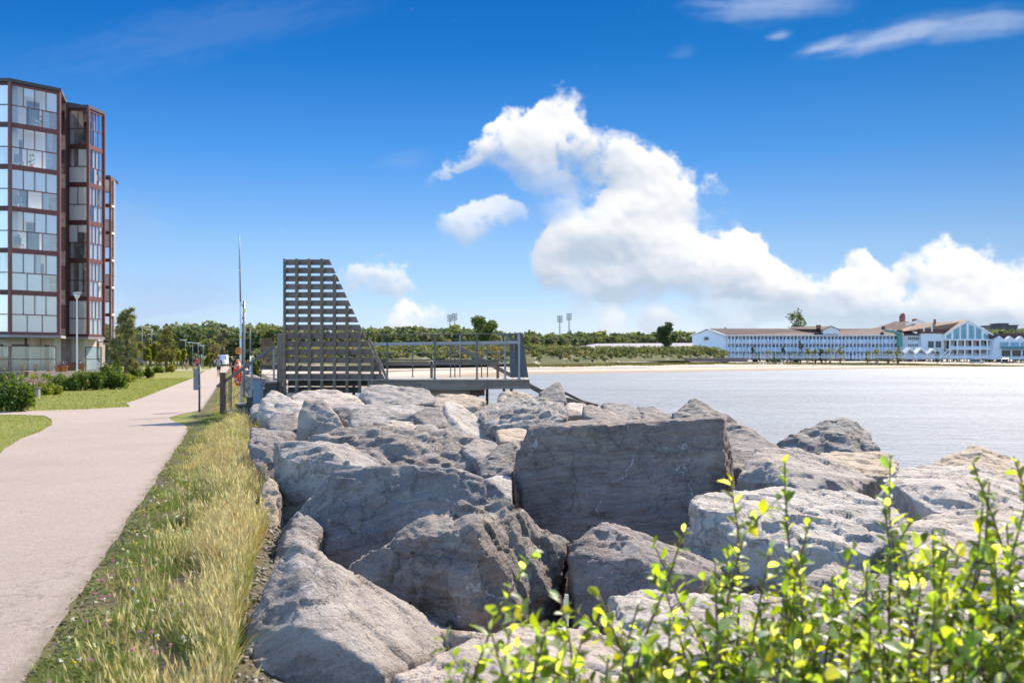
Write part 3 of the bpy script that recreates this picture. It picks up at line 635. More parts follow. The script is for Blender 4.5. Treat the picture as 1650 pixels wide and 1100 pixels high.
def rock(label, mat, pts, thick=1.0, drop=0.5, seed=None, **kw):
    """pts: (photo px, py, metres ahead) of the corners that show; the unseen back and foot are added"""
    pts = [tuple(p) for p in pts]
    cx = sum(p[0] for p in pts) / len(pts); cy = sum(p[1] for p in pts) / len(pts)
    w = [P(*p) for p in pts]
    dm = sum(p[2] for p in pts) / len(pts)
    for (px, py, d) in pts:
        w.append(P(cx + (px - cx) * 0.88, cy + (py - cy) * 0.86, d + thick))
        if py > cy:
            q = P(px, py, d); w.append(q + Vector((0, 0.1, -drop))); w.append(q + Vector((0, thick, -drop)))
    seed = seed if seed is not None else int(abs(cx * 3 + cy * 7)) % 997
    vox = max(0.018, min(0.07, dm * 0.0026))
    o = rock_obj(w, vox, mat, seed, **kw)
    return tag(o, label, 'rock', 'breakwater boulders')
ROCKS = [
 ('big boulder at the bottom left with a smooth pale slope and jagged shaded front', 'rock_grey',
  [(476, 873, 6.3), (518, 893, 6.3), (452, 908, 6.15), (408, 985, 5.8), (385, 1100, 5.4), (490, 1012, 5.5), (540, 1035, 5.42), (612, 1082, 5.35), (640, 1110, 5.3), (745, 1025, 6.9), (660, 985, 7.0), (585, 950, 6.8), (690, 1070, 5.9)],
  dict(thick=0.7, drop=0.6, rough=0.5)),
 ('rugged humped boulder with broken sunlit edges behind the pale-sloped front boulder', 'rock_dark',
  [(560, 915, 7.7), (618, 870, 7.6), (700, 826, 7.8), (775, 803, 7.9), (822, 808, 7.9), (870, 850, 8.0), (915, 876, 8.3), (905, 935, 8.0), (770, 860, 7.2), (775, 960, 6.9), (650, 965, 7.2), (745, 1022, 7.0), (828, 1000, 7.1), (690, 1000, 7.1)],
  dict(thick=0.8, rough=1.0, strata=(0.9, 0.3, 0.3, 0.05, 0.42))),
 ('broad blue-grey block with a flat dark face and pale left side behind the humped boulder', 'rock_blue',
  [(537, 757, 9.7), (600, 752, 9.8), (730, 750, 9.9), (790, 775, 9.9), (818, 803, 9.8), (830, 850, 9.6), (830, 900, 9.3), (560, 915, 9.2), (525, 885, 9.2), (470, 840, 9.9), (440, 885, 9.8), (425, 935, 9.6), (600, 757, 10.6), (760, 765, 10.8)],
  dict(thick=1.0, rough=0.55, drop=0.7)),
 ('tall boulder with a sunlit sloping top and dark brown left face beside the tall grass', 'rock_grey',
  [(440, 712, 12.4), (480, 707, 12.3), (455, 742, 11.6), (520, 722, 11.6), (590, 757, 11.2), (630, 757, 12.0), (562, 712, 12.8), (533, 706, 12.8), (445, 860, 11.4), (452, 800, 11.5), (560, 830, 11.1), (590, 800, 11.1), (470, 715, 13.0)],
  dict(thick=0.6, rough=0.9, drop=0.7, strata=(0.1, 0.2, 1, 0.03, 0.3))),
 ('bluish smooth-topped boulder standing at the left edge by the yellow-green weeds', 'rock_blue',
  [(403, 689, 14.3), (470, 694, 14.6), (440, 725, 13.8), (400, 718, 13.7), (412, 755, 13.5), (425, 775, 13.4), (450, 770, 13.6), (476, 702, 15.0)],
  dict(thick=0.5, rough=0.6, drop=0.5)),
 ('long low boulder with black wavy bands between the bluish boulder and the big slab', 'rock_dark',
  [(490, 706, 14.2), (590, 690, 14.6), (690, 700, 14.8), (735, 698, 14.6), (800, 724, 14.4), (816, 750, 13.8), (770, 765, 13.2), (640, 770, 13.2), (560, 750, 13.2), (500, 730, 13.6), (640, 715, 13.7), (600, 684, 15.4)],
  dict(thick=0.9, rough=0.95, strata=(0.2, 0.4, 0.9, 0.06, 0.35))),
 ('grey wedge-shaped boulder with a steep smooth left face in the second row', 'rock_grey',
  [(490, 645, 18.4), (525, 649, 18.3), (540, 665, 18.2), (558, 692, 17.8), (476, 698, 17.8), (480, 670, 18.0), (515, 640, 18.9)],
  dict(thick=0.7, rough=0.6)),
 ('wide rough boulder with a lit hummocky top right of the grey wedge', 'rock_grey',
  [(527, 652, 19.6), (590, 650, 19.8), (650, 652, 20), (720, 660, 20), (740, 672, 19.6), (710, 694, 18.6), (640, 702, 18.3), (570, 694, 18.3), (600, 662, 19.0), (670, 668, 18.8)],
  dict(thick=0.8, rough=0.78)),
 ('boulder with one long smooth sunlit slope leaning to the right, dry grass at its left', 'rock_pale',
  [(714, 646, 18.6), (735, 646, 18.9), (770, 672, 18.6), (806, 712, 18.0), (748, 700, 17.6), (722, 662, 18.2), (712, 690, 17.8)],
  dict(thick=0.7, rough=0.5)),
 ('pointed pale boulder below the grey-blue cabinet at the left end of the row', 'rock_pale',
  [(437, 627, 23.4), (450, 632, 23.4), (488, 655, 22.8), (478, 678, 22.2), (440, 682, 22.0), (414, 668, 22.4), (420, 645, 22.8)],
  dict(thick=0.8, rough=0.78)),
 ('small rounded boulder at the foot of the grey-blue cabinet', 'rock_grey',
  [(404, 653, 24.0), (416, 650, 24.2), (428, 655, 24.0), (424, 668, 23.5), (402, 668, 23.5)], dict(thick=0.4)),
 ('low lit boulder directly below the left part of the wooden lattice', 'rock_pale',
  [(468, 638, 25), (490, 630, 25.2), (540, 628, 25.4), (575, 640, 25), (590, 652, 24), (520, 656, 23.6), (470, 652, 24)], dict(thick=0.9, rough=0.95)),
 ('knobbly lit boulder below the foot of the lattice brace', 'rock_grey',
  [(578, 640, 25), (590, 621, 25.6), (620, 619, 25.8), (650, 627, 25.6), (690, 628, 25.6), (705, 645, 25), (660, 655, 24), (600, 655, 24)], dict(thick=0.9, rough=0.78)),
 ('lumpy brownish boulder under the deck beam left of centre', 'rock_sand',
  [(690, 645, 25.2), (705, 636, 25.6), (750, 634, 25.8), (785, 644, 25.4), (770, 655, 24.6), (700, 657, 24.4)], dict(thick=0.9, rough=0.95)),
 ('pinkish rubbly boulder under the right end of the deck beam', 'rock_sand',
  [(802, 640, 26), (812, 630, 26.4), (840, 630, 26.5), (858, 640, 26), (850, 652, 25.4), (805, 652, 25.4)], dict(thick=0.7, rough=1.6)),
 ('flat pale bluish slab lying left of the grooved slab', 'rock_blue',
  [(757, 668, 20.6), (790, 650, 21.6), (832, 642, 22), (845, 650, 21.6), (790, 674, 20.2), (775, 680, 20.0)], dict(thick=0.6, rough=0.5)),
 ('grooved slab with long parallel ridges along its sunlit top', 'rock_stripe',
  [(772, 668, 18.6), (800, 655, 19.3), (868, 637, 20.0), (906, 650, 19.6), (913, 660, 19.2), (912, 674, 18.4), (870, 692, 17.9), (795, 690, 17.9), (880, 662, 18.6), (778, 684, 18.0)],
  dict(thick=0.6, rough=0.8, strata=(-0.35, 0.45, 0.85, 0.05, 0.13))),
 ('dark leaning block standing up beside the jetty steps', 'rock_dark',
  [(868, 632, 25.6), (880, 625, 25.8), (899, 614, 26), (904, 616, 26), (910, 632, 25.8), (914, 646, 25.2), (870, 648, 25)], dict(thick=0.6, rough=0.5)),
 ('pale square boulder between the grooved slab and the waterline', 'rock_pale',
  [(908, 655, 20.4), (920, 648, 21), (945, 650, 21), (940, 668, 20.2), (912, 672, 20)], dict(thick=0.5)),
 ('dark tilted boulder with a lit lower edge right of the grooved slab', 'rock_dark',
  [(938, 655, 19.2), (950, 651, 19.6), (985, 664, 19.4), (1012, 676, 19), (985, 683, 18.2), (942, 672, 18.6)], dict(thick=0.6, rough=0.6)),
 ('rounded brown boulder at the waterline above the big slab', 'rock_dark',
  [(966, 651, 21.4), (975, 648, 21.6), (1010, 650, 21.6), (1030, 660, 21.2), (1040, 676, 20.4), (980, 672, 20.4)], dict(thick=0.7, rough=0.6)),
 ('low dark boulder at the waterline left of the peaked dark boulder', 'rock_dark',
  [(1025, 656, 21.4), (1050, 655, 21.5), (1082, 668, 21), (1070, 680, 20.2), (1035, 676, 20.4)], dict(thick=0.7, rough=0.7)),
 ('peaked blue-black boulder just above the right corner of the big slab', 'rock_dark',
  [(1084, 668, 17.6), (1112, 643, 18.2), (1120, 645, 18.2), (1160, 664, 18), (1185, 680, 17.4), (1245, 715, 16.6), (1180, 725, 16.2), (1090, 700, 16.8)], dict(thick=0.9, rough=0.95, strata=(0.4, 0.2, 0.9, 0.03, 0.25))),
 ('huge upright slab with a flat dark face crossed by pale veins', 'rock_brown',
  [(852, 690, 12.4), (1000, 681, 12.6), (1166, 672, 12.8), (866, 684, 13.3), (1168, 669, 13.6), (833, 740, 12.3), (822, 790, 12.2), (832, 850, 12.0), (880, 878, 11.9), (1000, 890, 12.0), (1130, 870, 12.1), (1168, 792, 12.4), (1186, 800, 13.4), (1184, 762, 13.5)],
  dict(thick=1.0, rough=0.6, chips=6, drop=0.6, strata=(0.05, 0.3, 1, 0.016, 0.16))),
 ('dark boulder with a smooth top in the gap right of the huge slab', 'rock_dark',
  [(1172, 708, 15.6), (1200, 702, 15.8), (1240, 712, 15.6), (1262, 722, 15.2), (1215, 750, 14.4), (1180, 760, 14.3)], dict(thick=0.8, rough=0.6)),
 ('long slanting boulder with a dark front and a pale top running down to the right', 'rock_grey',
  [(1190, 770, 12.2), (1217, 721, 13.0), (1235, 719, 13.4), (1290, 725, 13.6), (1350, 748, 13.2), (1412, 772, 12.8), (1372, 796, 12.0), (1290, 797, 11.6), (1240, 745, 12.2), (1340, 772, 12.0)],
  dict(thick=0.8, rough=0.7)),
 ('brown peaked boulder standing against the water right of centre', 'rock_dark',
  [(1254, 714, 17.6), (1290, 694, 18.0), (1332, 677, 18.4), (1368, 676, 18.4), (1400, 700, 18.2), (1414, 726, 17.6), (1378, 735, 17.0), (1290, 735, 17.0), (1362, 700, 17.6), (1380, 730, 17.1)],
  dict(thick=0.8, rough=1.0, strata=(0.5, 0.1, 0.85, 0.04, 0.35))),
 ('sand-coloured boulder below the brown peaked boulder', 'rock_sand',
  [(1316, 735, 15.6), (1345, 727, 16.2), (1425, 727, 16.2), (1450, 745, 15.6), (1440, 775, 14.2), (1380, 770, 14.2), (1350, 755, 14.6)], dict(thick=0.8, rough=0.8)),
 ('brown-fronted boulder with a broad pale top at the right, behind the willow leaves', 'rock_pale',
  [(1424, 768, 11.2), (1445, 758, 11.6), (1480, 750, 12.2), (1580, 752, 12.4), (1640, 775, 12), (1655, 830, 10.4), (1560, 838, 10.0), (1470, 815, 10.2), (1430, 790, 10.8), (1510, 778, 10.6)],
  dict(thick=0.8, rough=0.85)),
 ('tan boulder rising to a blunt peak against the water at the right', 'rock_sand',
  [(1504, 748, 14.2), (1540, 728, 14.6), (1566, 716, 14.8), (1600, 735, 14.6), (1645, 745, 14.4), (1700, 775, 13.6), (1620, 780, 13.0), (1520, 765, 13.4)], dict(thick=0.9, rough=0.9)),
 ('broad pale rough-topped boulder with a dark blue front right of the huge slab', 'rock_pale',
  [(1118, 806, 9.2), (1150, 795, 9.6), (1250, 786, 10.2), (1395, 800, 10.2), (1425, 835, 9.6), (1480, 850, 9.0), (1390, 900, 8.2), (1240, 890, 8.3), (1130, 825, 8.8), (1125, 880, 8.6), (1240, 930, 8.2)],
  dict(thick=0.8, rough=0.9, strata=(0.1, 0.3, 0.9, 0.02, 0.3))),
 ('wedge boulder with a lit right slope and blue-grey front, below the huge slab', 'rock_blue',
  [(918, 880, 8.0), (972, 840, 8.3), (990, 842, 8.5), (1080, 885, 8.4), (1180, 915, 8.2), (1060, 900, 7.7), (925, 905, 7.75), (930, 1020, 7.5), (1040, 985, 7.4), (1120, 940, 7.6)],
  dict(thick=0.8, rough=0.7)),
 ('wide pale boulder with fine cracks at the far right behind the densest leaves', 'rock_pale',
  [(1440, 850, 8.6), (1500, 835, 9.2), (1600, 820, 9.6), (1720, 825, 9.4), (1740, 930, 7.8), (1600, 945, 7.6), (1470, 915, 7.8)], dict(thick=0.8, rough=0.78)),
 ('large sloping slab with shaded grooves at the bottom right under the leaves', 'rock_stripe',
  [(1255, 950, 6.2), (1350, 905, 7.0), (1450, 930, 7.0), (1640, 960, 6.6), (1700, 1150, 5.0), (1480, 1150, 4.9), (1330, 1060, 5.3), (1260, 1000, 5.8)], dict(thick=0.7, rough=0.8, strata=(0.8, -0.3, 0.5, 0.03, 0.3))),
 ('pale flat-topped boulder behind the middle of the willow leaves', 'rock_pale',
  [(985, 965, 6.6), (1040, 952, 7.0), (1180, 950, 7.2), (1280, 965, 7.0), (1290, 1080, 5.6), (1120, 1110, 5.3), (990, 1050, 5.8)], dict(thick=0.7, rough=0.78)),
 ('pale mottled boulder at the bottom edge right of the front boulder', 'rock_pale',
  [(640, 1098, 5.1), (735, 1040, 5.5), (830, 1008, 5.9), (960, 1010, 6.2), (1010, 1060, 5.7), (980, 1150, 4.8), (700, 1150, 4.7), (800, 1060, 5.2)], dict(thick=0.6, rough=0.78)),
 ('thin boulder leaning in the shade between the tall grass and the blue-grey block', 'rock_dark',
  [(418, 800, 11.0), (440, 775, 11.3), (455, 800, 11.0), (450, 900, 10.4), (425, 930, 10.2), (408, 850, 10.6)], dict(thick=0.6)),
 ('narrow brownish boulder standing at the grass edge left of the front boulder', 'rock_grey',
  [(452, 870, 8.9), (480, 820, 9.3), (520, 850, 9.2), (500, 900, 8.6), (430, 960, 8.0), (415, 965, 8.0), (470, 930, 8.2)], dict(thick=0.6)),
 ('small rough boulder in the gap left of the huge slab', 'rock_dark',
  [(768, 752, 13.2), (800, 716, 13.6), (835, 708, 13.8), (845, 730, 13.4), (825, 765, 12.8), (775, 768, 12.8)], dict(thick=0.6, rough=0.85)),
 ('small pale boulder between the blue-grey block and the huge slab', 'rock_pale',
  [(775, 775, 11.6), (800, 766, 11.9), (825, 768, 11.9), (824, 800, 11.4), (800, 805, 11.3)], dict(thick=0.6)),
 ('flat tan stone lying below the grooved slab', 'rock_sand',
  [(798, 693, 16.4), (830, 690, 16.8), (850, 692, 16.6), (845, 712, 15.6), (805, 712, 15.6)], dict(thick=0.5, rough=0.6)),
 ('thin grey stone sticking out sideways over the tall grass', 'rock_pale',
  [(386, 958, 7.3), (412, 953, 7.5), (440, 952, 7.6), (440, 962, 7.3), (400, 964, 7.2)], dict(thick=0.25, drop=0.02, rough=0.4, chips=1)),
 ('low shaded boulder between the wide rough boulder and the banded boulder', 'rock_grey',
  [(648, 690, 16.6), (670, 684, 17), (700, 684, 17), (716, 698, 16.6), (690, 704, 16.2), (655, 702, 16.2)], dict(thick=0.6)),
 ('brown boulder below the pointed pale boulder', 'rock_dark',
  [(428, 680, 19.4), (440, 668, 19.8), (476, 664, 19.8), (480, 690, 19), (440, 700, 18.6)], dict(thick=0.6)),
 ('blocky boulder with a lit top just right of the grey wedge', 'rock_grey',
  [(560, 672, 17.4), (575, 660, 17.9), (618, 658, 18.1), (640, 672, 17.6), (632, 694, 17.0), (570, 697, 16.8)], dict(thick=0.5, rough=0.78)),
 ('small angular boulder below the middle of the wide rough boulder', 'rock_pale',
  [(610, 690, 16.4), (628, 678, 16.8), (662, 680, 16.8), (676, 696, 16.4), (650, 708, 15.8), (615, 706, 15.8)], dict(thick=0.5, rough=0.78)),
 ('dark angular boulder left of the long smooth lit slope', 'rock_dark',
  [(664, 668, 18.0), (690, 655, 18.4), (716, 662, 18.3), (722, 684, 17.6), (690, 692, 17.2)], dict(thick=0.5, rough=0.78)),
 ('tilted flat-faced boulder between the banded boulder and the huge slab', 'rock_grey',
  [(742, 722, 13.8), (770, 706, 14.2), (800, 712, 14.2), (812, 736, 13.6), (775, 748, 13.2)], dict(thick=0.5, rough=0.8)),
 ('pale jagged boulder in front of the bluish smooth-topped boulder', 'rock_pale',
  [(445, 742, 12.9), (470, 728, 13.2), (500, 734, 13.2), (505, 755, 12.6), (455, 770, 12.4)], dict(thick=0.4, rough=0.85)),
 ('shaded reddish boulder at the grass edge under the tall sloping-topped boulder', 'rock_sand',
  [(415, 800, 10.9), (432, 765, 11.4), (450, 778, 11.2), (448, 850, 10.6), (428, 870, 10.4)], dict(thick=0.4, rough=0.78)),
]
for lab, mt, pts, kw in ROCKS: rock(lab, mt, pts, **kw)

# smaller boulders wedged in between, down the slope and on along the shore
def fillers():
    rd = random.Random(11); protos = []
    for k in range(6):
        pts = [Vector((rd.gauss(0, 1), rd.gauss(0, 1), rd.gauss(0, .75))).normalized() * rd.uniform(.8, 1.1) for _ in range(11)]
        pts = [Vector((p.x * rd.uniform(.55, .8), p.y * rd.uniform(.5, .7), p.z * .5)) for p in pts]
        V, em = shape_rock(pts, 0.06, 60 + k, chips=14)
        V[:, 2] -= V[:, 2].min()
        em.vertices.foreach_set('co', V.astype(np.float32).ravel()); em.update()
        em.polygons.foreach_set('use_smooth', [True] * len(em.polygons)); em.materials.clear()
        em.materials.append(MATS[['rock_grey', 'rock_dark', 'rock_pale', 'rock_blue', 'rock_sand', 'rock_grey'][k]]); em.name = 'boulder'
        protos.append(em)
    def put(x, y, z, s, lab, grp):
        o = bpy.data.objects.new('boulder', rd.choice(protos)); C.objects.link(o)
        o.location = (x, y, z); o.scale = (s, s * rd.uniform(.8, 1.2), s * rd.uniform(.8, 1.15)); o.rotation_euler = (rd.uniform(-.25, .25), rd.uniform(-.25, .25), rd.uniform(0, 6.28))
        tag(o, lab, 'rock', grp)
    for k in range(120):
        y = rd.uniform(6, 30); u = rd.uniform(2.2, 7.5); x = XE(y) + u
        if y < 12 and x > 1.5: u = rd.uniform(1.9, 6)
        x = XE(y) + u
        zt = -0.5 * (u - 1.15)
        put(x, y, zt - 0.25, rd.uniform(.7, 1.25), 'small boulder wedged low among the large ones of the breakwater', 'small boulders wedged between the large ones')
    for k in range(70):
        y = 30 + 75 * rd.random() ** 1.3; u = rd.uniform(1.7, 7); x = XE(y) + u
        put(x, y, 0.15 - 0.40 * (u - 1.6) + rd.uniform(-.1, .25), rd.uniform(.9, 1.4), 'sunlit boulder of the breakwater continuing beyond the wooden stairs', 'boulders beyond the stairs')
fillers()
# ------------------------------------------------------------------ more materials
mat_wood('timber_grey', (0.165, 0.125, 0.108), (0.27, 0.215, 0.185), 1.0, 0, green=0.0)
mat_wood('timber_slat_dark', (0.115, 0.088, 0.078), (0.215, 0.17, 0.15), 1.0, 0)
mat_wood('timber_slat_pale', (0.20, 0.16, 0.14), (0.32, 0.265, 0.235), 1.0, 0)
mat_wood('timber_upright', (0.15, 0.125, 0.09), (0.245, 0.21, 0.155), 1.0, 2, green=0.4)
mat_wood('timber_beam', (0.16, 0.13, 0.105), (0.30, 0.25, 0.205), 0.8, 0, green=0.2)
mat_wood('timber_post', (0.17, 0.14, 0.12), (0.28, 0.24, 0.20), 0.8, 2)
mat_wood('timber_brown', (0.085, 0.05, 0.035), (0.16, 0.10, 0.07), 0.9, 2)
mat_wood('timber_dark', (0.045, 0.04, 0.036), (0.12, 0.105, 0.095), 0.9, 0)
mat_wood('deck_board', (0.34, 0.29, 0.25), (0.46, 0.41, 0.36), 0.9, 1)
mat_plain('galvanised', (0.29, 0.295, 0.30), 0.5, 0.14, 5, 0.15)
mat_plain('steel_blue', (0.105, 0.105, 0.11), 0.5, 0.15, 5, 0.15)
mat_plain('white_paint', (0.78, 0.77, 0.74), 0.45, 0.08, 4)
mat_plain('cabinet_paint', (0.135, 0.20, 0.265), 0.5, 0.12, 4, bmp=0.05)
mat_plain('buoy_orange', (0.78, 0.055, 0.012), 0.45, 0.12, 6)
mat_plain('tape_white', (0.8, 0.8, 0.78), 0.35, 0.05, 8)
mat_plain('rope_yellow', (0.75, 0.55, 0.06), 0.7, 0.15, 20)
mat_plain('sign_orange', (0.80, 0.22, 0.02), 0.5, 0.08, 9)
mat_plain('sign_ink', (0.10, 0.03, 0.02), 0.6, 0.05)
mat_plain('band_green', (0.55, 0.72, 0.05), 0.5, 0.08)
mat_plain('fin_panel', (0.095, 0.10, 0.11), 0.6, 0.22, 3)
mat_plain('sign_back', (0.14, 0.165, 0.19), 0.5, 0.12, 6, 0.3)
mat_plain('concrete', (0.32, 0.29, 0.255), 0.85, 0.15, 3, bmp=0.2)

D0 = 28.5
def S(px, py, d=D0): return P(px, py, d)

# ------------------------------------------------------------------ the big lattice screen on the stone bank
def lattice(name, label, d, sx, sy, ox, oy, detail=True):
    """drawn once at D0; the far one is the same screen further along the shore"""
    t = empty(name, P(455 * sx + ox, 632 * sy + oy, d), label=label, cat='lattice screen')
    inv = Vector(t.location)
    def Q(px, py, dd=0.0): return P(px * sx + ox, py * sy + oy, d + dd) - inv
    def endx(py): return 530 + (py - 417.5) * 0.466
    b = MB(); rd = random.Random(5)
    for k in range(15):
        y0 = 417.6 + k * 13.18; y1 = y0 + 9.1
        dz = rd.uniform(-.25, .25); y0 += dz; y1 += dz
        p = [Q(457, y0), Q(endx(y0), y0), Q(endx(y1), y1), Q(457, y1)]
        m2 = MB(); m2.prism([(v.x, v.z) for v in p], 0.052 + rd.uniform(-.006, .006), 0.10)
        b.add(m2.v, m2.f, rd.choice((0, 0, 1, 2)))
    b.build('slats', [MATS['timber_grey'], MATS['timber_slat_dark'], MATS['timber_slat_pale']], t)
    tops = [417, 417, 417, 417, 442.5, 492, 532, 571.5]; bots = [633, 632, 632, 631, 630, 632, 633, 620]
    for k in range(8):
        x = 455.6 + k * 20.25
        m = MB(); a = Q(x + (1.2 if k == 0 else 0), bots[k]); c = Q(x + 4.8, tops[k])
        m.span((a.x, -0.055, a.z), (c.x, 0.05, c.z)); m.build('upright', MATS['timber_upright'], t, bevel=0.006)
    if detail:
        # bolts through the uprights
        bo = MB()
        for k in range(15):
            yy = 422 + k * 13.18
            for j in range(8):
                if yy < tops[j] + 3 or rd.random() < .45: continue
                c = Q(458 + j * 20.25, yy); bo.tube([(c.x, -0.062, c.z), (c.x, -0.05, c.z)], 0.012, 6)
        bo.build('bolts', MATS['timber_dark'], t)
    m = MB(); a, c = Q(594, 545), Q(624, 610.5); m.bar((a.x, -0.02, a.z), (c.x, -0.02, c.z), 0.06, 0.07); m.build('brace', MATS['timber_post'], t)
    m = MB(); a, c = Q(446, 634), Q(455.2, 537); m.span((a.x, 0.0, a.z), (c.x, 0.22, c.z)); m.build('end_post', MATS['timber_post'], t, bevel=0.015)
    m = MB()
    for k in range(2):
        a, c = Q(462, 612.5 + k * 11), Q(578 + 14 * (k == 0), 622 + k * 11); m.span((a.x, 0.17, a.z), (c.x, 0.23, c.z))
    m.build('foot_boards', MATS['timber_dark'], t)
    return t
lattice('lattice_screen', 'tall weathered timber lattice screen with a sloping right end on the stone bank', D0, 1, 1, 0, 0)
lattice('lattice_screen', 'small far lattice screen standing further along the shore above sunlit boulders', 132, 0.22, 0.22, 420 - 455 * 0.22, 545 - 417 * 0.22, False)

# ------------------------------------------------------------------ the timber deck
def deck():
    t = empty('timber_deck', S(720, 632), label='timber viewing deck reaching out over the boulders beside the lattice screen', cat='deck')
    o = Vector(t.location)
    def L(px, py, d=D0): return P(px, py, d) - o
    zt = L(600, 611).z
    x0, x1 = L(462, 611).x, L(853, 611, 29.0).x
    m = MB(); n = 44; w = (x1 - x0) / n
    for k in range(n): m.span((x0 + k * w + .006, -0.06, zt - 0.03), (x0 + (k + 1) * w - .006, 3.6, zt + random.uniform(-.003, .003)))
    m.build('deck_boards', MATS['deck_board'], t)
    m = MB(); xm = L(782, 611).x
    m.span((L(592, 611).x, -0.02, zt - 0.31), (xm, 0.10, zt - 0.032)); m.build('edge_beam', MATS['timber_beam'], t, bevel=0.008)
    m = MB(); m.span((xm + 0.004, 0.01, zt - 0.275), (x1, 0.13, zt - 0.032)); m.build('edge_beam', MATS['timber_beam'], t, bevel=0.008)
    m = MB(); m.span((x1 - .14, 0.14, zt - .27), (x1 - .01, 3.5, zt - .034)); m.build('side_beam', MATS['timber_dark'], t)
    m = MB(); m.span((L(690, 620).x, 0.45, zt - .55), (L(756, 620).x, 0.9, zt - .312)); m.build('concrete_footing', MATS['concrete'], t)
    m = MB(); m.span((L(757, 620).x, 0.3, zt - .48), (L(780, 620).x, 0.6, zt - .312)); m.build('timber_block', MATS['timber_brown'], t)
    for (px, dd) in ((570, 3.0), (640, 3.2), (770, 3.3), (785, 3.3), (812, 3.3), (824, 1.2)):
        m = MB(); c = L(px, 600, D0 + dd); m.tube([(c.x, dd, zt - 2.9), (c.x, dd, zt - .04)], 0.045, 8); m.build('pile', MATS['timber_dark'], t)
    # front railing: posts, broad handrail, wires
    def post(px, top, dd, r=0.022, mat='galvanised'):
        c = L(px, 600, D0 + dd); m = MB(); zz = (EYE - (top - HY) / F * (D0 + dd)) - o.z
        m.tube([(c.x, dd, zt), (c.x, dd, zz)], r, 8); m.tube([(c.x, dd, zt), (c.x, dd, zt + .015)], r * 2.2, 8); m.build('rail_post', MATS[mat], t, smooth=False)
    for px, top in ((624, 551), (700.5, 540), (768.5, 538.5)): post(px, top, 0.06, 0.026, 'steel_blue')
    for px, top in ((814, 539),): post(px, top, 0.5, 0.03)  # paler metal puts the sun into this post's colour
    for px, top in ((836.5, 538),): post(px, top, 0.2, 0.032)
    for px, top in ((665, 556), (726, 556), (733, 556), (741, 540), (776, 556), (785.5, 556)): post(px, top, 3.4, 0.018, 'steel_blue' if px != 741 else 'galvanised')  # single rear post made paler, sunlight put into its colour
    m = MB(); a, c = L(598, 554.5), L(836, 551.3); m.bar((a.x, 0.06, a.z), (c.x, 0.2, c.z), 0.06, 0.085); m.build('handrail', MATS['galvanised'], t, bevel=0.01)
    m = MB()
    for ya, yb in ((538.8, 537.3), (568.5, 567), (581, 580), (593, 592)):
        m = MB(); a, c = L(606, ya), L(842, yb); m.tube([(a.x, 0.06, a.z), (c.x, 0.2, c.z)], 0.006 if ya > 540 else 0.011, 5); m.build('rail_wire', MATS['steel_blue'], t)
    for ya in (568, 581):
        m = MB(); a, c = L(606, ya, 31.9), L(836, ya, 31.9); m.tube([(a.x, 3.4, a.z), (c.x, 3.4, c.z)], 0.006, 5); m.build('rail_wire', MATS['steel_blue'], t)
    m = MB(); a, c = L(640, 555.5, 31.9), L(836, 555.5, 31.9); m.tube([(a.x, 3.4, a.z), (c.x, 3.4, c.z)], 0.012, 5); m.build('rail_wire', MATS['steel_blue'], t)
    m = MB(); a, c = L(803, 539, 29.0), L(842, 537.3, 28.7); m.bar((a.x, 0.5, a.z), (c.x, 0.2, c.z), 0.05, 0.05); m.build('end_rail', MATS['steel_blue'], t)
    # end wind-break fins, tapering upwards
    for (tl, tr, bl, br) in ((820.6, 824.4, 821.8, 835.2), (828.6, 833.4, 830.2, 836.6), (838.2, 842.2, 837.2, 851.4)):
        dd = 0.35 if tl != 828.6 else 0.7
        m = MB(); q = [L(tl, 538.6, D0 + dd), L(tr, 538.6, D0 + dd), L(br, 608, D0 + dd), L(bl, 608, D0 + dd)]
        m.prism([(v.x, v.z) for v in q], dd, dd + 0.05); m.build('wind_fin', MATS['fin_panel'], t)
    return t
deck()

def bench():
    t = empty('timber_barrier', S(700, 610, 29.2), label='low timber barrier rail on posts standing on the deck', cat='barrier'); o = Vector(t.location)
    m = MB(); a, c = P(603, 582.6, 29.2) - o, P(692, 582.6, 29.2) - o
    m.span((a.x, -.04, a.z - .115), (c.x, .05, a.z)); m.build('rail_board', MATS['timber_beam'], t, bevel=.006)
    m = MB(); a, c = P(698.5, 581.4, 29.2) - o, P(804, 581.4, 29.2) - o
    m.span((a.x, -.04, a.z - .115), (c.x, .05, a.z)); m.build('rail_board', MATS['timber_beam'], t, bevel=.006)
    m = MB(); a, c = P(603, 580.8, 29.2) - o, P(805, 580.8, 29.2) - o
    m.span((a.x, -.10, a.z), (c.x, .12, a.z + .03)); m.build('top_board', MATS['timber_dark'], t)
    for px, w in ((695, 4.4), (802, 4.6), (612, 4)):
        m = MB(); a, c = P(px - w / 2, 609.5, 29.2) - o, P(px + w / 2, 582, 29.2) - o; m.span((a.x, .055, a.z), (c.x, .13, c.z)); m.build('post', MATS['timber_upright'], t, bevel=.006)
    for px in (799, 803.5):
        m = MB(); a, c = P(px - 1, 581, 30.4) - o, P(px + 1, 569, 30.4) - o; m.span((a.x, 1.2, a.z), (c.x, 1.25, c.z)); m.build('post', MATS['timber_upright'], t)
bench()

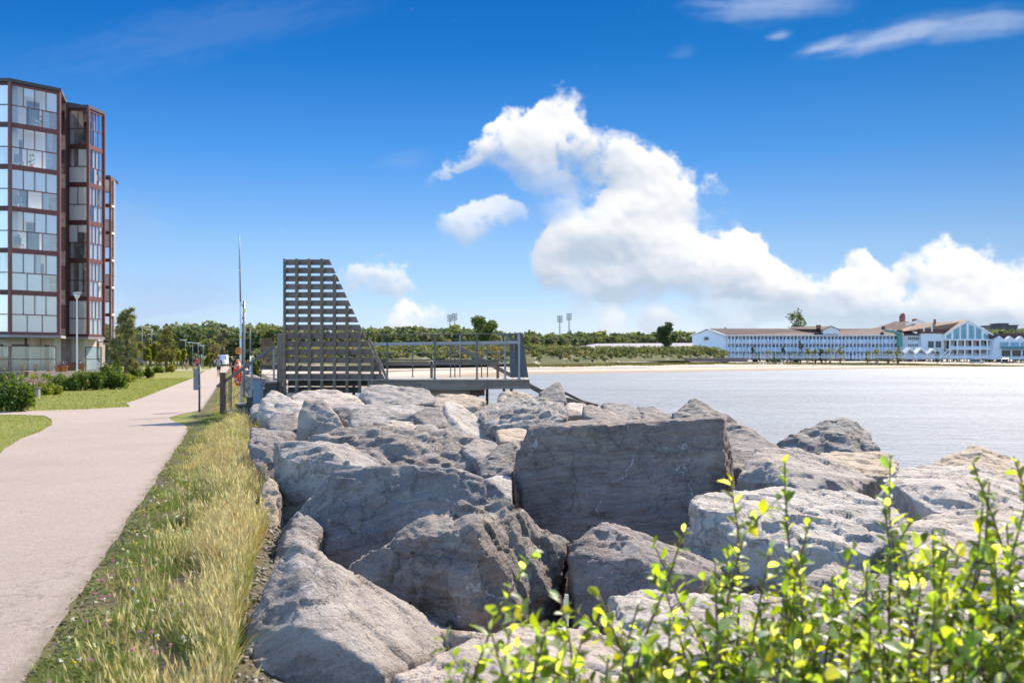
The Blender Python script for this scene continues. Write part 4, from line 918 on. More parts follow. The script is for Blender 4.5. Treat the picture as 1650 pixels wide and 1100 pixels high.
def sea_steps():
    t = empty('jetty_steps', P(900, 655, 33), label='timber steps with sloping handrails leading from the deck down to the water', cat='steps'); o = Vector(t.location)
    def L(px, py, d): return P(px, py, d) - o
    for dd in (32.4, 33.4):
        m = MB(); k = (dd - 32.4) * 3
        m.bar(L(736, 557 + k, dd), L(824 + k, 604 + k, dd), 0.05, 0.10); m.build('handrail', MATS['timber_beam'], t)
        m = MB(); m.bar(L(824 + k, 605 + k, dd), L(876, 632 + k, dd), 0.05, 0.11); m.bar(L(876, 632 + k, dd), L(944, 651 + k, dd - .6), 0.05, 0.10); m.build('stringer', MATS['timber_beam'], t)
    m = MB(); m.bar(L(910, 632.5, 32.6), L(941, 648, 32.2), 0.06, 0.08); m.build('handrail', MATS['timber_dark'], t)
    m = MB(); m.bar(L(940, 647.5, 32.2), L(962, 653.5, 31.8), 0.10, 0.10); m.build('foot_beam', MATS['timber_brown'], t)
    for k in range(7):
        m = MB(); a = L(850 + k * 14, 622 + k * 4.6, 32.4); m.span((a.x, a.y, a.z - .05), (a.x + .26, a.y + 1.0, a.z)); m.build('tread', MATS['deck_board'], t)
    for k in range(6):
        m = MB(); a = L(907 + k * 5, 642 + k * 1.6, 32.1); m.span((a.x, a.y, a.z - .28), (a.x + .045, a.y + .045, a.z + .02)); m.build('baluster', MATS['deck_board'], t)
sea_steps()

# ------------------------------------------------------------------ stairs up from the path, with railing
def stairs():
    t = empty('timber_stairs', P(362, 669, 28.3), label='short timber stairs with a steel handrail and wires beside the path', cat='stairs'); o = Vector(t.location)
    o.z = 0; t.location = o
    def L(px, py, d=28.3): return P(px, py, d) - o
    m = MB(); a, c = L(355.2, 670.5), L(363.8, 600); m.span((a.x, -.075, -.1), (c.x, .075, c.z)); m.build('newel_post', MATS['timber_brown'], t, bevel=.012)
    tops = [0.15, 0.34, 0.55, 0.76, 0.97]; xs = [364, 380, 397, 407, 426, 446]
    for k in range(5):
        a, c = L(xs[k], 650), L(xs[k + 1], 650)
        m = MB(); m.span((a.x - .03, -.02, tops[k] - .05), (c.x, 1.25, tops[k])); m.build('tread', MATS['timber_post'], t, bevel=.005)
        m = MB(); m.span((a.x, 0.02, -.2 if k < 2 else tops[k] - .5), (c.x, 1.2, tops[k] - .052)); m.build('riser_block', MATS['timber_dark'], t)
    m = MB(); m.bar(L(349.5, 623), L(441, 558.6), 0.05, 0.085); m.build('handrail', MATS['steel_blue'], t, bevel=.01)
    m = MB(); m.bar(L(349.5, 623, 29.5), L(441, 558.6, 29.5), 0.04, 0.05); m.build('handrail', MATS['steel_blue'], t, bevel=.01)
    for px, yb, yt, r, mt in ((372, 661, 608.5, .022, 'steel_blue'), (405, 637, 585, .028, 'galvanised'), (441, 613, 559, .03, 'galvanised')):
        m = MB(); a, c = L(px, yb), L(px, yt); m.tube([(a.x, .02, a.z), (a.x, .02, c.z)], r, 8); m.build('rail_post', MATS[mt], t)
    for px, yb, yt in ((369, 661, 610), (420, 630, 576)):
        m = MB(); a, c = L(px, yb, 29.5), L(px, yt, 29.5); m.tube([(a.x, 1.2, a.z), (a.x, 1.2, c.z)], .016, 6); m.build('rail_post', MATS['steel_blue'], t)
    for dy in (12, 24, 36):
        for dd in (28.3, 29.5):
            m = MB(); m.tube([L(364, 613 + dy, dd), L(441, 559 + dy, dd)], 0.006, 5); m.build('rail_wire', MATS['steel_blue'], t)
stairs()

def cabinet():
    t = empty('utility_cabinet', P(414, 652, 26.6), label='slim grey-blue metal cabinet standing at the foot of the stairs', cat='cabinet'); o = Vector(t.location)
    a, c = P(407.6, 655, 26.6) - o, P(421.2, 614.5, 26.6) - o
    m = MB(); m.span((a.x, 0, a.z - .15), (c.x, .2, c.z)); m.build('body', MATS['cabinet_paint'], t, bevel=.006)
    m = MB(); m.span((a.x - .008, -.012, c.z), (c.x + .008, .21, c.z + .018)); m.build('lid', MATS['cabinet_paint'], t, bevel=.004)
    m = MB(); m.span((a.x + .02, -.006, a.z + .02), (c.x - .02, -.001, c.z - .03)); dr = m.build('door', MATS['cabinet_paint'], t)
    m = MB(); m.tube([(a.x + .045, -.018, c.z - .16), (a.x + .045, -.006, c.z - .16)], .009, 8); m.build('lock', MATS['galvanised'], dr)
cabinet()

# ------------------------------------------------------------------ rescue station: lifebuoy, sign and poles
def rescue():
    d = 29.6; b = P(388, 650, d); b.z = 0
    t = empty('rescue_pole', b, label='tall thin tapering white rescue pole beside the lifebuoy', cat='pole')
    def Z(py): return EYE - (py - HY) / F * d
    m = MB(); m.tube([(0, 0, -.1), (0, 0, Z(487))], .036, 10); m.build('lower_tube', MATS['white_paint'], t, smooth=True)
    m = MB(); m.tube([(-.01, 0, Z(488)), (-.03, 0, Z(430)), (-.045, 0, Z(379))], [.026, .022, .014], 8); m.build('upper_tube', MATS['galvanised'], t, smooth=True)
    m = MB(); m.lathe((0, 0, 0), [(.040, Z(545)), (.040, Z(542))], 10); m.lathe((-.029, 0, 0), [(.027, Z(437)), (.027, Z(434))], 10); m.build('reflective_band', MATS['rope_yellow'], t)
    b2 = P(393.2, 648, d + .05); b2.z = 0
    t2 = empty('marker_pole', b2, label='shorter grey marker pole with yellow-green bands right of the lifebuoy', cat='pole')
    m = MB(); m.tube([(0, 0, -.1), (0, 0, Z(484.5))], .034, 10); m.build('tube', MATS['galvanised'], t2, smooth=True)
    m = MB(); m.lathe((0, 0, 0), [(.037, Z(503)), (.037, Z(497.5))], 10); m.build('band', MATS['band_green'], t2)
    m = MB(); m.lathe((0, 0, 0), [(.037, Z(647)), (.037, Z(640))], 10); m.build('band', MATS['band_green'], t2)
    m = MB()
    for py in (492, 512, 536): m.bar((-.10, -.02, Z(py)), (.0, 0, Z(py)), .05, .035)
    m.build('bracket', MATS['timber_dark'], t2)
    # orange notice with three lines of dark lettering (unreadable at this size)
    s = empty('rescue_sign', P(384, 565, d - .1), label='small orange sign above the lifebuoy', cat='sign')
    m = MB(); m.box((0, 0, 0), (.145, .02, .19), R(0)); m.build('board', MATS['sign_orange'], s, bevel=.004)
    m = MB()
    for k, w in enumerate((.10, .085, .10)): m.box((-.004 * k, -.0125, .055 - k * .045), (w, .003, .016))
    m.build('lettering', MATS['sign_ink'], s)
    m = MB(); m.box((.02, -.0125, -.068), (.05, .003, .02)); m.build('yellow_mark', MATS['rope_yellow'], s)
    # ring
    c = P(383, 601.5, d - .16); q = empty('lifebuoy', c, R(-66), label='orange-red lifebuoy with white reflective bands hanging on the white pole', cat='lifebuoy')
    def ring(a0, a1, R0, r, n, k=12, squash=.8):
        vs = []; fs = []
        for i in range(n + 1):
            a = a0 + (a1 - a0) * i / n
            for j in range(k):
                b_ = 2 * pi * j / k; rr = R0 + r * cos(b_)
                vs.append((rr * sin(a), r * squash * sin(b_), rr * cos(a)))
        for i in range(n):
            for j in range(k): fs.append((i * k + j, i * k + (j + 1) % k, (i + 1) * k + (j + 1) % k, (i + 1) * k + j))
        return vs, fs
    m = MB(); m.add(*ring(0, 2 * pi, .292, .084, 48)); m.build('ring', MATS['buoy_orange'], q, smooth=True)
    for k in range(4):
        a = pi / 4 + k * pi / 2; m = MB(); m.add(*ring(a - .075, a + .075, .292, .0865, 6)); m.build('reflective_band', MATS['tape_white'], q, smooth=True)
    m = MB()
    for k in range(4):
        a = pi / 4 + k * pi / 2
        pts = [((.385 + .04 * sin(pi * i / 8)) * sin(a + pi / 2 * i / 8), -.01, (.385 + .04 * sin(pi * i / 8)) * cos(a + pi / 2 * i / 8)) for i in range(9)]
        m.tube(pts, .008, 5)
    m.build('grab_rope', MATS['rope_yellow'], q, smooth=True)
rescue()

def signpost():
    b = P(321.3, 663, 30.2); b.z = 0
    t = empty('signpost', b, label='grey signpost with a narrow perforated panel on the grass beside the path', cat='signpost')
    def Z(py): return EYE - (py - HY) / F * 30.2
    m = MB(); m.tube([(0, 0, -.1), (0, 0, Z(589))], .032, 12); m.build('post', MATS['steel_blue'], t, smooth=True)
    m = MB(); m.lathe((0, 0, 0), [(.036, Z(590)), (.034, Z(588)), (.01, Z(587))], 12); m.build('cap', MATS['galvanised'], t)
    # panel turned nearly edge-on, rows of round holes shown as pale studs sunk in the sheet


    z0, z1 = Z(627), Z(595); rz = R(-18)
    m = MB(); n = 6; w = .17
    hs = (z1 - z0) / n
    M3 = Matrix.Rotation(rz, 3, 'Z')
    # a sheet built as a grid of bars, so that the holes are real
    for k in range(n + 1): m.box(M3 @ Vector((-.035 - w / 2, 0, z0 + k * hs)), (w, .03, .045), mat=M3)
    for k in range(4): m.box(M3 @ Vector((-.035 - .012 - k * (w - .024) / 3, 0, (z0 + z1) / 2)), (.026, .028, z1 - z0), mat=M3)
    m.build('panel', MATS['sign_back'], t)
    m = MB()
    for py in (600, 622): m.box((0, 0, Z(py)), (.085, .08, .03))
    m.build('clamp', MATS['galvanised'], t)
signpost()

def thin_pole():
    b = P(403.2, 600, 44); b.z = 0
    t = empty('thin_pole', b, label='thin pale pole rising behind the stair railing', cat='pole')
    z = EYE - (531 - HY) / F * 44
    m = MB(); m.tube([(0, 0, -.1), (0, 0, z * .6)], .03, 8); m.build('shaft', MATS['white_paint'], t, smooth=True)
    m = MB(); m.tube([(0, 0, z * .6), (0, 0, z)], [.024, .016], 8); m.lathe((0, 0, z), [(.03, 0), (.03, .03), (.01, .05)], 8); m.build('tip', MATS['galvanised'], t, smooth=True)
thin_pole()
# ------------------------------------------------------------------ building materials
mat_plain('maroon_frame', (0.20, 0.07, 0.06), 0.5, 0.15, 1.5)
mat_plain('maroon_dark', (0.085, 0.026, 0.025), 0.5, 0.15, 1.5)  # darker frame copy: painted shade on balcony fronts; doors and posts share it
mat_plain('roof_dark', (0.09, 0.075, 0.08), 0.7, 0.15, 1)
mat_plain('cream_wall', (0.62, 0.57, 0.47), 0.85, 0.06, 1.2, bmp=0.1, bscale=25)
mat_plain('white_wall', (0.66, 0.68, 0.70), 0.8, 0.05, 0.8)
mat_plain('room_wall', (0.82, 0.80, 0.76), 0.8, 0.08, 0.8)
mat_plain('blind_white', (0.93, 0.93, 0.92), 0.8, 0.04, 2)
mat_plain('curtain_grey', (0.52, 0.53, 0.56), 0.85, 0.08, 3)
mat_plain('dark_glass', (0.035, 0.045, 0.055), 0.12, 0.3, 1.5, spec=0.6)
mat_plain('hotel_glass', (0.11, 0.125, 0.15), 0.15, 0.3, 0.6, spec=0.6)
mat_plain('blue_glass', (0.16, 0.33, 0.40), 0.12, 0.2, 0.4, spec=0.6)
mat_plain('roof_brown', (0.125, 0.062, 0.048), 0.85, 0.14, 0.5, bmp=0.2, bscale=3)
mat_plain('roof_tan', (0.34, 0.20, 0.12), 0.85, 0.14, 0.5, bmp=0.2, bscale=3)
mat_plain('roof_grey', (0.36, 0.32, 0.315), 0.85, 0.1, 0.3)
mat_plain('green_metal', (0.10, 0.27, 0.22), 0.6, 0.1, 1)
mat_plain('brick_red', (0.30, 0.11, 0.085), 0.85, 0.12, 2)
mat_plain('terracotta', (0.42, 0.14, 0.05), 0.8, 0.12, 5)
mat_plain('terrace_stone', (0.20, 0.17, 0.16), 0.85, 0.15, 2)
mat_plain('rust_panel', (0.24, 0.085, 0.03), 0.8, 0.2, 2)
mat_plain('lawn_chair', (0.18, 0.19, 0.21), 0.6, 0.1, 4)
def brick_mat():
    m, N = newmat('brick_tan'); tc = N.n('ShaderNodeTexCoord').outputs['Object']
    sp = N.n('ShaderNodeSeparateXYZ', i={0: tc}).outputs
    v = N.n('ShaderNodeCombineXYZ', i={0: N.math('ADD', sp[0], sp[1]), 1: sp[2]}).outputs[0]
    br = N.n('ShaderNodeTexBrick', i={'Vector': v, 'Scale': 1.0, 'Mortar Size': 0.012, 'Brick Width': 0.6, 'Row Height': 0.3, 'Color1': (.40, .33, .26, 1), 'Color2': (.27, .215, .185, 1), 'Mortar': (.2, .17, .15, 1)})
    return finish(m, N, principled(N, N.mix(N.lin(N.noise(tc, 1.1, 5, .6), .35, .7, 0, .35), br.outputs[0], (.22, .19, .20)), .85).outputs[0])
brick_mat()
def glass_mat(name, tint=(0.99, 0.99, 1.0), rough=0.02, k=1.0):
    m, N = newmat(name)
    tr = N.n('ShaderNodeBsdfTransparent', i={'Color': tint + (1,)}); gl = N.n('ShaderNodeBsdfGlossy', i={'Color': (1, 1, 1, 1), 'Roughness': rough})
    fr = N.n('ShaderNodeFresnel', i={'IOR': 1.5}).outputs[0]
    return finish(m, N, N.n('ShaderNodeMixShader', i={0: N.math('MINIMUM', N.math('ADD', N.math('MULTIPLY', fr, 1.5 * k), 0.04 * k), 0.30), 1: tr.outputs[0], 2: gl.outputs[0]}).outputs[0])
glass_mat('window_glass'); glass_mat('screen_glass', (0.66, 0.76, 0.84), k=.5)

# ------------------------------------------------------------------ apartment block with glazed corner balconies
def apartments():
    t = empty('apartment_building', (-40, 76, 0), label='tall brown apartment block with stacked glazed corner balconies at the left edge', cat='building')
    o = Vector(t.location)
    Z0, FH = 3.27, 2.885
    fp = [(-70, 74.2), (-33.3, 74.2), (-34.05, 75.9), (-33.3, 76.6), (-32.9, 78.2), (-43.4, 104), (-45.8, 112), (-80, 112), (-80, 74.2)]
    m = MB(); m.prism([(x - o.x, y - o.y) for x, y in fp], 0.3, 20.85, 'z'); m.build('wall', MATS['brick_tan'], t)
    m = MB(); m.prism([(x - o.x + (.12 if x > -50 else 0), y - o.y - .12) for x, y in fp], 20.85, 21.1, 'z'); m.build('roof', MATS['roof_dark'], t)
    # narrow staircase windows in the recess between the bays
    for k in range(6):
        z = Z0 + k * FH + .55; f = MB(); x0, x1 = -33.78, -33.32
        f.span((x0 - o.x, 74.10 - o.y, z), (x0 + .05 - o.x, 74.2 - o.y, z + 1.75)); f.span((x1 - o.x, 74.10 - o.y, z), (x1 + .05 - o.x, 74.2 - o.y, z + 1.75))
        f.span((x0 + .05 - o.x, 74.10 - o.y, z), (x1 - o.x, 74.2 - o.y, z + .06)); f.span((x0 + .05 - o.x, 74.10 - o.y, z + 1.69), (x1 - o.x, 74.2 - o.y, z + 1.75)); f.span((x0 + .05 - o.x, 74.10 - o.y, z + .4), (x1 - o.x, 74.2 - o.y, z + .45))
        w = f.build('window', MATS['maroon_dark'], t)
        g = MB(); g.span((x0 + .05 - o.x, 74.16 - o.y, z + .06), (x1 - o.x, 74.19 - o.y, z + 1.69)); g.build('pane', MATS['dark_glass'], w)
    rd = random.Random(21)
    def face(p0, p1, nu, nl, style, items=True, fm='maroon_frame'):
        p0 = Vector((p0[0], p0[1], 0)) - Vector((o.x, o.y, 0)); p1 = Vector((p1[0], p1[1], 0)) - Vector((o.x, o.y, 0)); e = p1 - p0; Ln = e.length; e.normalize(); n = Vector((e.y, -e.x, 0))
        M3 = Matrix((e, -n, Vector((0, 0, 1)))).transposed()
        def bx(m, u0, u1, d0, d1, z0, z1):   # u along the face, d behind it
            c = p0 + e * (u0 + u1) / 2 - n * (d0 + d1) / 2; c.z = (z0 + z1) / 2; m.box(c, (u1 - u0, d1 - d0, z1 - z0), mat=M3)
        for k in range(6):
            z = Z0 + k * FH; st = style[k]
            f = MB(); bx(f, 0, Ln, 0, .12, z - .02, z + .17); bx(f, 0, Ln, 0.0, .12, z + FH - .17, z + FH - .022)
            cw = .14; bx(f, 0, cw, 0, .14, z + .17, z + FH - .17); bx(f, Ln - cw, Ln, 0, .14, z + .17, z + FH - .17)
            zm = z + .17 + (FH - .34) * .47
            bx(f, cw, Ln - cw, .02, .10, zm - .03, zm + .03)
            W = Ln - 2 * cw
            for q in range(1, nu): bx(f, cw + W * q / nu - .022, cw + W * q / nu + .022, .03, .09, zm + .03, z + FH - .17)
            for q in range(1, nl): bx(f, cw + W * q / nl - .02, cw + W * q / nl + .02, .03, .09, z + .17, zm - .03)
            w = f.build('glazed_balcony', MATS[fm], t)
            g = MB(); bx(g, cw, Ln - cw, .055, .067, zm + .03, z + FH - .17); bx(g, cw, Ln - cw, .055, .067, z + .17, zm - .03); g.build('glass', MATS['window_glass'], w)
            b = MB(); c = MB()
            for q in range(nu):
                ch = st[0][q % len(st[0])]
                u0, u1 = cw + W * q / nu + .02, cw + W * (q + 1) / nu - .02
                if ch == 'b': bx(b, u0, u1, .082, .09, zm, z + FH - .2)
                elif ch == 'h': bx(b, u0, u1, .082, .09, z + FH - .2 - rd.uniform(.35, .8), z + FH - .2)
                elif ch == 'c': bx(c, u0, u0 + (u1 - u0) * rd.uniform(.35, .7), .17, .19, z + .2, z + FH - .2)
            for q in range(nl):
                ch = st[1][q % len(st[1])]
                u0, u1 = cw + W * q / nl + .02, cw + W * (q + 1) / nl - .02
                if ch == 'b': bx(b, u0, u1, .082, .09, z + .17, zm)
                elif ch == 'c': bx(c, u0, u0 + (u1 - u0) * .5, .17, .19, z + .2, zm)
            if b.v: b.build('blind', MATS['blind_white'], w)
            if c.v: c.build('curtain', MATS['curtain_grey'], w)
            # the balcony behind the glass: slab, pale back wall with a dark door, a few things stood about
            r = MB(); bx(r, 0.15, Ln - .15, .16, 1.5, z - .02, z + .15); bx(r, 0.15, Ln - .15, 1.45, 1.55, z + .15, z + FH - .05); bx(r, 0.15, Ln - .15, .16, 1.5, z + FH - .05, z + FH - .03)
            r.build('room', MATS['room_wall'], w)
            if items and Ln > 1.5:
                it = MB()
                u = rd.uniform(.5, Ln - .9); bx(it, u, u + .5, .5, .95, z + .45, z + .52); bx(it, u, u + .5, .9, .95, z + .5, z + 1.05)
                for a in (u, u + .46): bx(it, a, a + .04, .5, .54, z + .15, z + .45); bx(it, a, a + .04, .9, .94, z + .15, z + .45)
                it.build('chair', MATS['lawn_chair'], w)
                d = MB(); u = rd.uniform(.4, Ln - 1.3); bx(d, u, u + .9, 1.42, 1.449, z + .15, z + 2.2); d.build('door', MATS['dark_glass'], w)
                pl = MB(); u = rd.uniform(.4, Ln - .5); cpt = p0 + e * u - n * .55
                pl.lathe((cpt.x, cpt.y, z + .15), [(.10, 0), (.14, .28)], 10, 0)
                for a in range(26):
                    an = rd.uniform(0, 6.28); rr = rd.uniform(.05, .24); hh = rd.uniform(.3, .95)
                    q = Vector((cpt.x + rr * cos(an), cpt.y + rr * sin(an), z + .15 + hh)); s = .09
                    pl.add([q + Vector((-s * sin(an), s * cos(an), -s * .3)), q + Vector((s * sin(an), -s * cos(an), -s * .3)), q + Vector((s * cos(an), s * sin(an), s))], [(0, 1, 2)], 1)
                pl.build('plant_pot', [MATS['terracotta'], MATS['leaf_solid']], w)
    mat_plain('leaf_solid', (0.05, 0.11, 0.03), 0.6, 0.3, 6)
    clear = ('----', '---'); S1 = [('bbbb', 'bbb'), ('bbcb', 'bbc'), ('-hbb', '--c'), ('bbbb', '--c'), ('---c', '---'), ('-h-b', '--c')]
    S2 = [('bb', 'b'), ('bc', '-'), ('cb', 'b'), ('bb', 'b'), ('-b', '-'), ('bb', 'b')]
    S3 = [('bb', 'b'), ('-c', '-'), ('bh', '-'), ('bb', 'b'), ('-b', 'b'), ('c-', '-')]
    S4 = [('bbbb', 'bbb'), ('bbbb', 'bb-'), ('bbb-', 'bbb'), ('bb-b', '-bb'), ('-bb-', '---'), ('----', '---')]
    S5 = [('--', '-'), ('b-', '-'), ('-b', 'b'), ('bb', '-'), ('--', 'b'), ('b-', '-')]
    A1, B1, C1 = (-37.6, 68.5), (-34.55, 68.5), (-32.3, 71.05)
    face(A1, B1, 4, 2, S2, False, 'maroon_dark'); face(B1, C1, 4, 3, S1)  # front-facing frames take the darker copy, shade put into their colour
    A2, B2, C2 = (-33.85, 75.7), (-32.22, 75.7), (-31.87, 77.8)
    face(A2, B2, 2, 1, S3, True, 'maroon_dark'); face(B2, C2, 4, 3, S4)
    A3, B3, C3 = (-43.1, 105), (-42.35, 105), (-42.75, 107)
    face(A3, B3, 1, 1, S5, False, 'maroon_dark'); face(B3, C3, 3, 3, S4, False)
    # roof slabs and soffits of the three bays, corner columns
    for (pts, nm) in (((A1, B1, C1, (-33.3, 74.1), (-37.6, 74.1)), 'bay_roof'), ((A2, B2, C2, (-33.1, 78.6), (-33.85, 78.6)), 'bay_roof'), ((A3, B3, C3, (-43.2, 109), (-43.1, 109)), 'bay_roof')):
        cx = sum(p[0] for p in pts) / len(pts); cy = sum(p[1] for p in pts) / len(pts)
        q = [(cx + (p[0] - cx) * 1.05 - o.x, cy + (p[1] - cy) * 1.05 - o.y) for p in pts]
        m = MB(); m.prism(q, 20.6, 20.84, 'z'); m.build(nm, MATS['roof_dark'], t)
        q = [(cx + (p[0] - cx) * 1.04 - o.x, cy + (p[1] - cy) * 1.04 - o.y) for p in pts]
        m = MB(); m.prism(q, 3.05, 3.235, 'z'); m.build('bay_soffit', MATS['cream_wall' if nm == 'x' else 'roof_grey'], t)
    for p, w_ in ((B1, .2), (C1, .16), (B2, .18), (A2, .14), (C2, .12), (B3, .14)):
        m = MB(); m.box((p[0] - o.x, p[1] - o.y, 12), (w_, w_, 17.3)); m.build('corner_column', MATS['maroon_frame'], t)
    # ground floor: cream wall set back, doors and narrow windows, black column with a bracket
    m = MB(); m.span((-46 - o.x, 71.6 - o.y, .4), (-34.6 - o.x, 74.1 - o.y, 3.05)); m.build('ground_wall', MATS['cream_wall'], t)
    m = MB(); m.span((-34.55 - o.x, 73.0 - o.y, .4), (-33.55 - o.x, 74.1 - o.y, 3.05)); m.build('ground_wall', MATS['cream_wall'], t)
    m = MB(); m.span((-33.9 - o.x, 76.2 - o.y, .4), (-32.7 - o.x, 78.3 - o.y, 3.05)); m.build('ground_wall', MATS['cream_wall'], t)
    for x0, x1, y, z1 in ((-35.95, -34.75 + .0, 71.6, 2.6), (-34.25, -33.95, 73.0, 2.55), (-37.3, -36.6, 71.6, 2.6)):
        f = MB(); f.span((x0 - o.x, y - .05 - o.y, .75), (x0 + .07 - o.x, y - o.y, z1)); f.span((x1 - .07 - o.x, y - .05 - o.y, .75), (x1 - o.x, y - o.y, z1)); f.span((x0 + .07 - o.x, y - .05 - o.y, z1 - .1), (x1 - .07 - o.x, y - o.y, z1)); d = f.build('door', MATS['maroon_dark'], t)
        g = MB(); g.span((x0 + .07 - o.x, y - .03 - o.y, .75), (x1 - .07 - o.x, y - .004 - o.y, z1 - .1)); g.build('pane', MATS['dark_glass'], d)
    m = MB(); m.tube([(-34.62 - o.x, 70.9 - o.y, .6), (-34.62 - o.x, 70.9 - o.y, 3.05)], .09, 10); m.build('column', MATS['maroon_dark'], t)
    m = MB(); m.span((-48 - o.x, 64.6 - o.y, -.1), (-32.3 - o.x, 78 - o.y, .72)); m.build('terrace', MATS['terrace_stone'], t)
apartments()

def terrace_screens():
    def screen(label, x0, x1, y, z0, z1, mid=True, n=1, mat='screen_glass'):
        t = empty('glass_screen', ((x0 + x1) / 2, y, z0), label=label, cat='glass screen'); o = Vector(t.location)
        for k in range(n + 1):
            m = MB(); x = x0 + (x1 - x0) * k / n - o.x; m.span((x - .03, -.03, 0), (x + .03, .03, z1 - z0)); m.build('post', MATS['maroon_dark'], t)
        m = MB(); m.span((x0 + .031 - o.x, -.02, (z1 - z0) * .47), (x1 - .031 - o.x, .02, (z1 - z0) * .5)); m.span((x0 + .031 - o.x, -.02, z1 - z0 - .04), (x1 - .031 - o.x, .02, z1 - z0)); m.build('rail', MATS['maroon_dark'], t)
        m = MB(); m.span((x0 + .031 - o.x, -.006, .06), (x1 - .031 - o.x, .006, (z1 - z0) * .47 - .003)); m.span((x0 + .031 - o.x, -.006, (z1 - z0) * .5 + .003), (x1 - .031 - o.x, .006, z1 - z0 - .043)); m.build('glass', MATS[mat], t)
    screen('large clear glass terrace screen under the nearest balcony stack', P(17.5, 580, 66).x, P(90, 580, 66).x, 66, .72, P(50, 557.5, 66).z, n=1)
    screen('terrace screen with a rust-brown lower panel at the left edge', P(-30, 580, 66.2).x, P(14.5, 580, 66.2).x, 66.2, .72, P(50, 557.5, 66.2).z)
    screen('glass terrace screen below the second balcony stack, behind the lamp post', P(138, 580, 70).x, P(163, 580, 70).x, 70, .72, P(50, 558.5, 70).z)
    t = empty('privacy_panel', (P(5, 590, 66.6).x, 66.6, .73), label='rust-brown privacy panel behind the leftmost terrace screen', cat='panel')
    m = MB(); m.span((-1.2, 0, 0), (.38, .04, 1.0)); m.build('sheet', MATS['rust_panel'], t)
    m = MB()
    for x in (-1.2, -.41, .34): m.span((x, .041, 0), (x + .04, .08, 1.05))
    m.build('stiffener', MATS['maroon_dark'], t)
    # planter box, brown
    t = empty('planter_box', (P(115, 590, 70).x, 70, .73), label='square rust-brown planter box beside the lamp post on the terrace', cat='planter')
    m = MB(); m.span((-.27, 0, 0), (.27, .4, .52)); m.build('box', MATS['rust_panel'], t, bevel=.01)
    m = MB(); m.span((-.29, -.02, .52), (.29, .42, .56)); m.build('rim', MATS['timber_brown'], t)
    mat_plain('petal_pink', (0.72, 0.10, 0.32), 0.6, 0.2, 9); mat_plain('petal_red', (0.55, 0.04, 0.06), 0.6, 0.2, 9); mat_plain('petal_white', (0.8, 0.78, 0.76), 0.6, 0.1, 9)
    rd = random.Random(4)
    for (px, d, h, pet, lab) in ((93, 65, .34, 'petal_pink', 'small terracotta pot of pink flowers, leftmost of the three on the terrace edge'), (98.5, 65.2, .42, 'petal_pink', 'terracotta pot of pink flowers in the middle of the three on the terrace edge'),
                            (104, 65.1, .40, 'petal_pink', 'terracotta pot of pink flowers, rightmost of the three on the terrace edge'), (58, 66.8, .5, 'petal_white', 'big terracotta pot with white flowers behind the large glass screen'),
                            (78, 67.2, .7, 'petal_red', 'dark red flowering plant in a pot behind the right half of the glass screen'), (36, 67.2, .45, 'petal_red', 'red flowers in a pot behind the left half of the glass screen'), (132, 69, .45, 'petal_white', 'pale flowers in a pot right of the lamp post')):
        c = P(px, 590, d); c.z = .725; t = empty('flower_pot', c, label=lab, cat='flower pot', group='flower pots on the terrace')
        m = MB(); m.lathe((0, 0, 0), [(.13, 0), (.19, h * .8), (.21, h * .8), (.21, h), (.18, h)], 14); m.build('pot', MATS['terracotta'], t)
        lf = MB(); fl = MB()
        for k in range(90):
            a = rd.uniform(0, 6.28); r = .3 * sqrt(rd.random()); z = h + rd.uniform(0, .34) * (1 - r); q = Vector((r * cos(a), r * sin(a), z)); s = rd.uniform(.03, .06)
            dr = Vector((rd.gauss(0, 1), rd.gauss(0, 1), rd.gauss(0, .6))).normalized(); u = dr.cross(Vector((0, 0, 1))).normalized()
            (fl if k % 3 == 0 and z > h + .08 else lf).add([q + dr * s, q + u * s * .7, q - dr * s, q - u * s * .7], [(0, 1, 2, 3)])
        lf.build('leaves', MATS['leaf_solid'], t); fl.build('flowers', MATS[pet], t)
terrace_screens()

